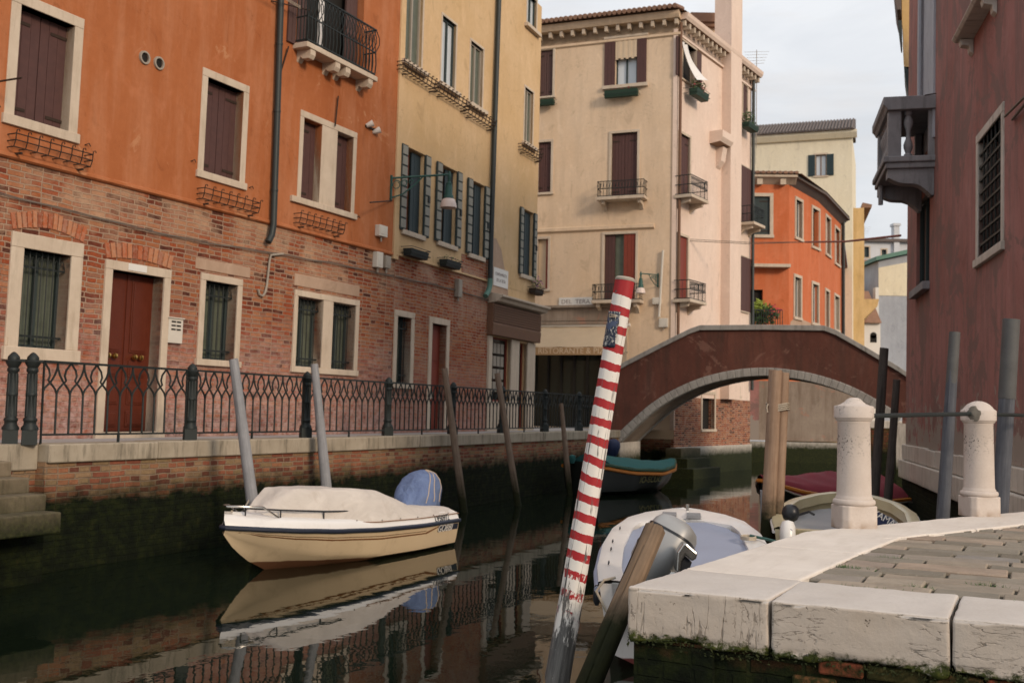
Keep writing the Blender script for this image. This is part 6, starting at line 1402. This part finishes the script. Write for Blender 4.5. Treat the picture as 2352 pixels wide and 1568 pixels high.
MB().loft(rows).add(rows[-1], [tuple(range(17))]).add(rows[0], [tuple(range(17))]).build('canvas_cover', M['canvas'], bt)
rim_ = [r[16] + Vector((0, .004, -.002)) for r in rows] ; MB().tube(rim_, .007, 5).build('cover_hem', M['varnish'], bt)
mb = MB()
for i in range(3, 30, 4): p = rows[i][16]; mb.lathe([(.008, -.004), (.008, .006), (.002, .008)], 8, Matrix.Translation(p + Vector((0, .004, .02))) @ Matrix.Rotation(-PI / 2, 4, 'X'))
mb.build('cover_stud', M['steel'], bt)
# wrapped outboard
rows = []; HOOD = [(0, -.36, .36, .27), (.08, -.42, .42, .33), (.3, -.43, .38, .33), (.55, -.42, .28, .31), (.75, -.40, .16, .28), (.9, -.35, .03, .21), (.97, -.29, -.07, .13), (1, -.22, -.14, .05)]
for i in range(21):
    t = i / 20; row = []
    xa, xb, hw = interp(HOOD, t); z = .50 + .58 * t
    for k in range(40):
        an = 2 * PI * k / 40; w = 1 + (.05 * math.sin(an * 9 + t * 3) * (1 - t) ** 1.5 + .10 * noise.noise(Vector((math.cos(an) * 2.2, math.sin(an) * 2.2, t * 3))) + .04 * math.sin(an * 4 + t * 8)) * min(1, (1 - t) * 4)
        row.append(Vector(((xa + xb) / 2 + (xb - xa) / 2 * w * math.cos(an), hw * w * math.sin(an), z + .02 * math.sin(an * 5) * (1 - t))))
    rows.append(row)
og = MB().loft(rows, True, True).add(rows[-1], [tuple(range(40))]).build('engine_cover', M['bluecloth'], bt)
mb = MB()
for ph in (1.1, 1.45, 2.1): mb.tube([rows[i][int(ph / (2 * PI) * 40)] * 1.0 + Vector((0, .004, .004)) for i in range(4, 21)], .006, 4)
mb.build('stitching', M['cream_cloth'], og); MB().tube([(-.15, .1, .5), (-.3, .15, .52), (-.38, .2, .5)], [.1, .07, .03], 8).build('cloth_tail', M['bluecloth'], og)
# rails, cleat, mooring line
mb = MB(); hp = []
for i in range(9): x = 2.35 + 1.55 * i / 8; b, s = interp(T1, x)[:2]; hp.append(Vector((x, b - .16 if b > .2 else .04, s + .255)))
mb.tube(hp, .011, 6)
for k in (0, 3, 6, 8): mb.tube([hp[k], hp[k] - Vector((0, 0, .1))], .01, 6)
mb.build('hand_rail', M['blackplastic'], bt); mb = MB()
hp2 = [Vector((p.x, -p.y, p.z)) for p in hp]; mb.tube(hp2, .011, 6)
for k in (0, 3, 6, 8): mb.tube([hp2[k], hp2[k] - Vector((0, 0, .1))], .01, 6)
mb.build('hand_rail', M['blackplastic'], bt); mb = MB(); bp = [Vector((3.55, .3, .66)), Vector((3.8, .27, .8)), Vector((4.05, .12, .82)), Vector((4.13, 0, .82)), Vector((4.05, -.12, .82)), Vector((3.8, -.27, .8)), Vector((3.55, -.3, .66))]; mb.tube(bp, .013, 6); mb.build('bow_rail', M['steel'], bt)
MB().box(3.15, 3.3, .24, .28, .66, .70).box(3.19, 3.21, .245, .275, .63, .66).box(3.24, 3.26, .245, .275, .63, .66).build('cleat', M['blackplastic'], bt)
set_boat(bt, pr)
tag(MB().tube([Vector((-3.28, 12.75, .76)), Vector((-3.34, 13.2, .66)), Vector((-3.42, 13.8, .64)), Vector((-3.49, 14.43, .74))], .012, 5).build('mooring_line', M['rope'], None, org=(-3.28, 12.75, .78)), 'short pale mooring line from the bow of the covered motorboat to the grey pole', 'rope')
# --- generic open boat
def rim_deck(tab, w, dz=0.0, n=40, mat='gel', par=None, fore=None, name='side_deck', crown=.02, tr=.12):
    rows = []
    for i in range(n + 1):
        x = tab[0][0] + (tab[-1][0] - tab[0][0]) * i / n; b, s = interp(tab, x)[:2]; ww = min(w, b)
        if fore and x > fore: ww = b * min(1, (w / max(b, .01)) + (x - fore) / .35)
        ww = min(ww, b); rows.append([Vector((x, b + .01, s - .05)), Vector((x, b + .008, s + .0 + dz)), Vector((x, b - ww * .3, s + crown + dz)), Vector((x, b - ww, s + .01 + dz)), Vector((x, b - ww, s - .10))])
    mb = MB().loft(rows); mb.loft([[Vector((p.x, -p.y, p.z)) for p in r] for r in rows])
    b, s = interp(tab, tab[0][0])[:2]; x = tab[0][0]; mb.box(x, x + tr, -b + w * .5, b - w * .5, s - .1, s + .006)
    return mb.build(name, M[mat], par)
def inner_fill(tab, w, dz, par, mat, name, fore, sag=.02, n=22, x0=.12):
    rows = []
    for i in range(n + 1):
        x = tab[0][0] + x0 + (fore - tab[0][0] - x0) * i / n; b, s = interp(tab, x)[:2]; h = max(b - w, .0) * (1 if i < n - 2 else (.93 if i < n else .8)); rows.append([Vector((x, h * (-1 + 2 * k / 12), s + dz + sag * math.cos(PI * (-1 + 2 * k / 12) / 2) + .006 * math.sin(x * 6 + k))) for k in range(13)])
    return MB().loft(rows).build(name, M[mat], par)
# --- white boat with the tilted outboard by the quay corner
wb, pr = boat_root('white_dinghy', 'white open boat with a blue-grey inside and a silver tilted outboard beside the quay corner', (1.40, 8.45), (.16, .987))
T2 = [(0, .68, .66, .58, .12, -.1), (.8, .75, .68, .64, .12, -.12), (1.8, .78, .74, .64, .14, -.12), (2.6, .74, .81, .5, .2, -.08), (3.15, .61, .875, .33, .3, .0), (3.5, .42, .91, .18, .42, .15), (3.68, .20, .925, .08, .55, .4), (3.74, .03, .93, .02, .6, .55)]
hr = hull(T2); MB().loft(hr).add(hr[0], [tuple(range(len(hr[0])))]).build('hull', M['hull_white'], wb, merge=True)
rim_deck(T2, .2, .01, 44, 'gel', wb, 2.9); inner_fill(T2, .2, -.01, wb, 'tarp', 'cockpit_cover', 3.02)
MB().tube(edge_line(T2, 34, -.015, -.05, 1) + edge_line(T2, 34, -.015, -.05, -1)[::-1], .026, 8).build('rubbing_strake', M['tarp'], wb)
mb = MB()
for y0 in (-.16, .1): mb.box(3.1, 3.42, y0 - .0, y0 + .15, .90, .934)
mb.build('grip_strip', M['nonskid'], wb); mb = MB()
for x in (.7, 1.35, 1.75, 2.4):
    b, s = interp(T2, x)[:2]; mb.tube([(x - .05, b - .09, s + .04), (x - .03, b - .09, s + .06), (x + .03, b - .09, s + .06), (x + .05, b - .09, s + .04)], .006, 5)
mb.build('cleat', M['blackplastic'], wb); b, s = interp(T2, 1.9)[:2]; MB().lathe([(.016, 0), (.016, .05), (.024, .055), (.024, .075), (.004, .08)], 10, Matrix.Translation((3.6, -.02, .93))).build('bow_light', M['steel'], wb)
mb = MB(); 
for k in range(3): mb.tube([(2.15 + .12 * math.cos(a * PI / 6), -.60 + .07 * math.sin(a * PI / 6), .815 + .01 * k) for a in range(13)], .009, 5)
mb.build('rope_coil', M['rope'], wb); MB().tube([(2.2, -.62, .84), (2.1, -.78, .82), (1.9, -.95, .8)], .014, 6).build('green_line', M['green'], wb)
MB().tube([(-.01, .55, .71), (-.03, .64, .69), (-.03, .70, .6), (-.02, .62, .45), (-.01, .4, .36)], .011, 6).build('stern_line', M['rope'], wb)
MB().lathe([(.015, -.08), (.03, -.04), (.03, .04), (.015, .08)], 10, Matrix.Translation((.03, .70, .56))).build('corner_guard', M['blackplastic'], wb)
# tilted outboard: a rounded cowling leaning into the boat, midsection towards us, clamp bracket
om = bpy.data.objects.new('outboard_motor', None)
def superrow(cx, cz, ax, ay, rot, n=26, p=3.4):
    R_ = []
    for k in range(n):
        a = 2 * PI * k / n; c_, s_ = math.cos(a), math.sin(a); x = ax * math.copysign(abs(c_) ** (2 / p), c_); y = ay * math.copysign(abs(s_) ** (2 / p), s_); R_.append((x, y))
    return R_
TE = Matrix.Translation((-.06, .27, .80)) @ Matrix.Diagonal((1.15, 1.2, 1.12, 1)) @ Matrix.Rotation(-.15, 4, 'Z') @ Matrix.Rotation(.35, 4, 'Y') @ Matrix.Rotation(.48, 4, 'X')
def lobe(zs, mat, name, par):
    rows = [[TE @ Vector((x + cx, y + cy, z)) for x, y in superrow(0, 0, ax, ay, 0)] for z, ax, ay, cx, cy in zs]; return MB().loft(rows, True, True).add(rows[-1], [tuple(range(26))]).add(rows[0], [tuple(range(26))]).build(name, M[mat], par)
cw = lobe([(-.12, .09, .07, 0, 0), (-.06, .15, .115, 0, 0), (.02, .19, .15, 0, 0), (.12, .205, .16, 0, 0), (.24, .2, .158, 0, 0), (.315, .185, .145, 0, 0), (.355, .16, .122, 0, 0), (.378, .11, .08, 0, 0), (.385, .01, .01, 0, 0)], 'silver', 'outboard_motor', wb)
lobe([(.255, .19, .15, 0, 0), (.257, .203, .161, 0, 0), (.272, .2, .159, 0, 0), (.274, .18, .14, 0, 0)], 'blackplastic', 'cowl_band', cw)
lobe([(-.5, .05, .05, .02, 0), (-.3, .075, .06, .01, 0), (-.12, .10, .08, 0, 0), (-.08, .12, .09, 0, 0)], 'silver', 'midsection', cw)
mb = MB(TE); mb.box(-.10, -.05, -.34, -.12, -.02, .05).box(-.10, -.05, -.36, -.31, -.2, .05).box(-.08, .02, -.2, -.12, -.22, .0); mb.build('clamp_bracket', M['steel'], cw, .012)
IW = (Matrix.Translation((pr[0][0], pr[0][1], 0)) @ Matrix.Rotation(pr[1], 4, 'Z')).inverted()
def wpx(px_, py_, yy): o = onY(px_, py_, yy); return (o.x, o.z)
MB(IW).prism([wpx(*p, 8.02) for p in ((1553, 1312), (1556, 1268), (1570, 1247), (1578, 1248), (1603, 1270), (1600, 1283), (1590, 1289), (1574, 1274), (1565, 1290), (1562, 1318))], 8.02, 8.14).build('tilt_bracket', M['steel'], cw, .012)
MB(IW).prism([wpx(*p, 8.06) for p in ((1562, 1318), (1565, 1290), (1574, 1276), (1590, 1290), (1580, 1320))], 8.06, 8.13).build('bracket_hollow', M['blackplastic'], cw, .006)
MB(IW).prism([wpx(*p, 8.05) for p in ((1466, 1242), (1481, 1226), (1492, 1236), (1478, 1262), (1475, 1288), (1483, 1312), (1471, 1306), (1463, 1275))], 8.05, 8.15).build('side_grip', M['blackplastic'], cw, .012)
MB(TE).box(.19, .235, -.05, .05, .02, .16).box(.20, .25, -.03, .03, .18, .25).build('air_intake', M['steel'], cw, .015)
MB(TE).tube([(-.05, -.22, -.06), (.05, -.3, -.1), (.1, -.26, -.2), (.02, -.2, -.26)], .018, 6).build('hose', M['blackplastic'], cw)
set_boat(wb, pr)
# --- pale yellow boat behind the quay
yb, pr = boat_root('yellow_dinghy', 'pale yellow open boat with grey floor and dark lettered panel behind the knob-topped bollard', (3.55, 11.35), (.30, .954))
T3 = [(0, .72, .80, .62, .15, -.1), (.9, .80, .83, .66, .15, -.12), (1.7, .80, .88, .6, .2, -.1), (2.3, .68, .935, .42, .3, -.02), (2.7, .47, .975, .24, .42, .12), (2.95, .22, 1.0, .1, .6, .4), (3.02, .04, 1.0, .02, .65, .55)]
hr = hull(T3); MB().loft(hr).add(hr[0], [tuple(range(len(hr[0])))]).build('hull', M['gel_y'], yb, merge=True)
rim_deck(T3, .13, .01, 40, 'gel_y', yb, None); inner_fill(T3, .12, -.16, yb, 'deckgrey', 'floor', 2.75, .0); 
MB().tube(edge_line(T3, 34, -.012, -.03, 1) + edge_line(T3, 34, -.012, -.03, -1)[::-1], .018, 8).build('rubbing_strake', M['gel'], yb)
IV = (Matrix.Translation((pr[0][0], pr[0][1], 0)) @ Matrix.Rotation(pr[1], 4, 'Z')).inverted(); PY_ = 12.35
def ypx(px_, py_, dy=0): o = onY(px_, py_, PY_); return (o.x, o.z)
pnl = MB(IV).prism([ypx(*p) for p in ((1940, 1163), (1970, 1164), (1996, 1168), (2016, 1174), (2034, 1182), (2050, 1193), (2064, 1208), (2062, 1240), (1940, 1240))], PY_, PY_ + .12).build('dark_panel', M['navy'], yb, .01)
o = ypx(2043, 1197); o = Vector((o[0], PY_ - .004, o[1])); text_mb('YAMAHA', .105, IV @ Matrix.Translation(o) @ Matrix.Rotation(.52, 4, 'Y'), .004, 1.0).build('lettering', M['gel'], pnl)
MB(IV).prism([ypx(*p) for p in ((1970, 1191), (2000, 1199), (2030, 1217), (2030, 1221), (2000, 1203), (1970, 1195))], PY_ - .006, PY_ + .01).build('panel_stripe', M['tarp'], pnl)
mb = MB(); mb.lathe([(.02, -.06), (.075, -.03), (.095, .03), (.085, .09), (.05, .125), (.005, .135)], 18, Matrix.Translation((.10, .56, .93))); cwl = mb.build('outboard_motor', M['blackplastic'], yb)
MB().lathe([(.07, -.22), (.085, -.12), (.08, -.02), (.06, .03), (.005, .05)], 18, Matrix.Translation((-.08, .58, .86)) @ Matrix.Rotation(.3, 4, 'Y')).build('motor_casing', M['gel'], cwl); MB().tube([(.12, .5, .94), (.35, .38, .97), (.5, .33, .93)], .014, 6).build('tiller', M['blackplastic'], cwl)
MB().lathe([(.03, 0), (.035, .012), (.02, .02), (.003, .02)], 14, Matrix.Translation((-.15, .56, .80)) @ Matrix.Rotation(-PI / 2 - .2, 4, 'Y')).build('round_badge', M['tarp'], cwl)
MB().lathe([(.018, 0), (.018, .05), (.026, .055), (.02, .08), (.004, .082)], 10, Matrix.Translation((2.88, .05, 1.0))).build('bow_light', M['brass'], yb)
set_boat(yb, pr)
# --- red-covered boat
rb, pr = boat_root('red_covered_boat', 'dark boat under a crimson cover with a grey rope edge, moored near the bridge end', (6.9, 20.3), (-.76, -.65))
T4 = [(0, .72, .58, .6, .1, -.15), (1.2, .82, .58, .7, .1, -.16), (2.2, .74, .66, .52, .14, -.12), (2.9, .48, .78, .26, .24, .0), (3.35, .20, .90, .08, .45, .25), (3.55, .03, .97, .01, .7, .55)]
hr = hull(T4); MB().loft(hr).add(hr[0], [tuple(range(len(hr[0])))]).build('hull', M['hull_dark'], rb, merge=True)
MB().tube(edge_line(T4, 30, -.01, -.04, 1) + edge_line(T4, 30, -.01, -.04, -1)[::-1], .035, 6).build('rubbing_strake', M['orange_paint'], rb)
rows = []
for i in range(25):
    x = -.05 + 3.6 * i / 24; b, s = interp(T4, max(x, 0))[:2]; rg = .40 * math.sin(PI * min(1, (3.62 - x) / 3.0) * .62) ** 1.2 + .02; rows.append([Vector((x, (b + .03) * (-1 + 2 * k / 14), s - .10 + (.13 + rg * max(0, 1 - abs(-1 + 2 * k / 14)) ** .85) * min(1, (1 - abs(-1 + 2 * k / 14)) * 5) + .012 * math.sin(x * 9 + k) )) for k in range(15)])
MB().loft(rows).add(rows[0], [tuple(range(15))]).build('boat_cover', M['redcloth'], rb)
for k in (0, 14): MB().tube([r[k] + Vector((0, 0, .03 * math.sin(r[k].x * 4))) for r in rows], .016, 5).build('edge_rope', M['greybox'], rb)
set_boat(rb, pr)
# --- green-covered boat by the bridge
gb, pr = boat_root('green_covered_boat', 'black boat with an orange strake under a teal cover below the bridge', (1.75, 26.3), (.71, .70))
T5 = [(0, .60, .82, .5, .1, -.15), (1.2, .78, .66, .66, .1, -.16), (2.3, .76, .62, .55, .14, -.14), (3.1, .50, .68, .28, .24, .0), (3.55, .22, .78, .08, .4, .2), (3.75, .03, .84, .01, .6, .5)]
hr = hull(T5); MB().loft(hr).add(hr[0], [tuple(range(len(hr[0])))]).build('hull', M['hull_dark'], gb, merge=True)
MB().tube(edge_line(T5, 30, -.01, -.13, 1) + edge_line(T5, 30, -.01, -.13, -1)[::-1], .045, 6).build('rubbing_strake', M['orange_paint'], gb); MB().tube(edge_line(T5, 30, -.0, -.04, 1) + edge_line(T5, 30, -.0, -.04, -1)[::-1], .04, 6).build('gunwale', M['greenpaint'], gb)
rows = []
for i in range(21):
    x = .35 + 3.35 * i / 20; b, s = interp(T5, x)[:2]; rg = .26 * math.sin(PI * min(1, (3.72 - x) / 3.2) * .6); rows.append([Vector((x, b * (-1 + 2 * k / 12), s + rg * (1 - abs(-1 + 2 * k / 12) ** 1.6) + .008 * math.sin(x * 8 + k * 2))) for k in range(13)])
MB().loft(rows).add(rows[0], [tuple(range(13))]).build('boat_cover', M['tealcloth'], gb)
side_text('SEBORGA', .15, 2.0, .38, 'yellowtext', T5, -1, par=gb, name='lettering') if False else None
side_text('IO-SCLIO', .24, 1.9, .46, 'yellowtext', T5, -1, par=gb, name='lettering')
MB().lathe([(.08, -.3), (.15, -.16), (.19, .0), (.19, .14), (.15, .25), (.06, .31), (.005, .32)], 18, Matrix.Translation((2.55, 1.15, 1.02)) @ Matrix.Rotation(.35, 4, 'X')).build('outboard_motor', M['navy'], gb)
MB().lathe([(.05, -.1), (.09, 0), (.08, .09), (.005, .12)], 10, Matrix.Translation((-.1, .2, .86))).build('fender', M['tealcloth'], gb)
set_boat(gb, pr)
# --- boat glimpsed between the dark poles at the right bank
ob, pr = boat_root('moored_boat', 'half-hidden boat with a pale rim between the dark poles and the red wall', (7.35, 23.2), (-.1, -1))
T6 = [(0, .5, .62, .42, .1, -.1), (1.4, .55, .64, .46, .1, -.1), (2.3, .4, .72, .26, .2, 0), (2.8, .05, .85, .02, .5, .4)]
hr = hull(T6, 16); MB().loft(hr).add(hr[0], [tuple(range(len(hr[0])))]).build('hull', M['hull_dark'], ob, merge=True); rim_deck(T6, .12, .02, 20, 'gel_y', ob)
MB().lathe([(.2, 0), (.28, .1), (.24, .3), (.12, .42), (.01, .46)], 12, Matrix.Translation((.7, .1, .62))).build('bundle', M['tarp'], ob); MB().lathe([(.12, 0), (.17, .06), (.12, .16), (.01, .2)], 10, Matrix.Translation((2.0, .15, .66))).build('pink_buoy', M['oldred'], ob)
set_boat(ob, pr)
sg_ = thing('landing_steps', 'dark wet stone steps at the water under the left foot of the bridge', 'steps', WD.pt(.5, .3, 0))
for i, (z, w) in enumerate(((.92, .45), (.62, .8), (.32, 1.15))): WD.mb().box(-.4 - .3 * i, 1.2, -w, .1, -.5, z).build('step', M['steps'], sg_, .02)
# ------------------------------------------------------------------ water, ground, sky, sun
q = NT('canal_water'); o = q.co('Object'); n1 = q.noise(q.co('Object', (1, 1, 1)), 1.1, 3, .5); n2 = q.noise(q.co('Object', (1.3, .9, 1)), 5.0, 3, .5)
q.set(q.b.inputs['Normal'], q.n('ShaderNodeBump', Height=q.ma('ADD', n1, q.ma('MULTIPLY', n2, .22)), Strength=.10, Distance=.032))
q.b.inputs['IOR'].default_value = 1.333; mw = q.out(q.mix(q.noise(o, .5, 4), (.004, .008, .005), (.008, .012, .006)), .012, 0, .5)
g = MB(); g.quad((-150, -60, 0), (150, -60, 0), (150, 300, 0), (-150, 300, 0)); w_ = g.build('water', mw); tag(w_, kind='structure')
tag(MB().quad((-400, -300, -2.2), (400, -300, -2.2), (400, 700, -2.2), (-400, 700, -2.2)).build('ground', M['gap']), kind='structure')
SUN_EL, SUN_AZ = math.radians(22), math.radians(140)     # azimuth clockwise from +Y: behind the camera to the right
wd = bpy.data.worlds.new('World'); S.world = wd; wd.use_nodes = True; t = wd.node_tree; bg = t.nodes['Background']
class WN(NT):
    def __init__(s): s.t = t
w = WN(); sk = t.nodes.new('ShaderNodeTexSky'); sk.sky_type = 'NISHITA'; sk.sun_disc = False; sk.sun_elevation = SUN_EL; sk.sun_rotation = SUN_AZ; sk.air_density = 1.0; sk.dust_density = 2.0
gv = w.co('Generated'); dz = w.sep(gv, 2); cl = w.noise(w.co('Generated', (1.6, 1.6, 5)), 2.4, 7, .55, .4)
CLOUD = 8.15
cc_ = w.mix(w.mr(dz, .05, .8), (CLOUD * .96, CLOUD * .985, CLOUD * 1.02), (CLOUD * 1.45, CLOUD * 1.48, CLOUD * 1.54)); warm = w.mix(w.mr(w.noise(w.co('Generated', (2, 2, 9)), 2.0, 5), .48, .68, 0, .5), cc_, (CLOUD * 1.12, CLOUD * 1.05, CLOUD * 1.0))
col = w.mix(w.mr(cl, .25, .55, .72, .97), sk.outputs[0], warm)
t.links.new(col, bg.inputs[0]); bg.inputs[1].default_value = .095
sl_ = bpy.data.lights.new('sun', 'SUN'); so = bpy.data.objects.new('sun', sl_); C.objects.link(so); sl_.energy = 2.1; sl_.angle = math.radians(12); sl_.color = (1, .80, .60)
d = Vector((math.sin(SUN_AZ) * math.cos(SUN_EL), math.cos(SUN_AZ) * math.cos(SUN_EL), math.sin(SUN_EL))); so.rotation_euler = d.to_track_quat('Z', 'Y').to_euler()
S.view_settings.view_transform = 'Standard'; S.view_settings.look = 'None'; S.view_settings.exposure = 0; S.view_settings.gamma = 1
S.cycles.use_denoising = True; S.cycles.max_bounces = 6; S.cycles.diffuse_bounces = 3; S.cycles.glossy_bounces = 3; S.cycles.transparent_max_bounces = 4; S.cycles.sample_clamp_indirect = 6
S.render.film_transparent = False
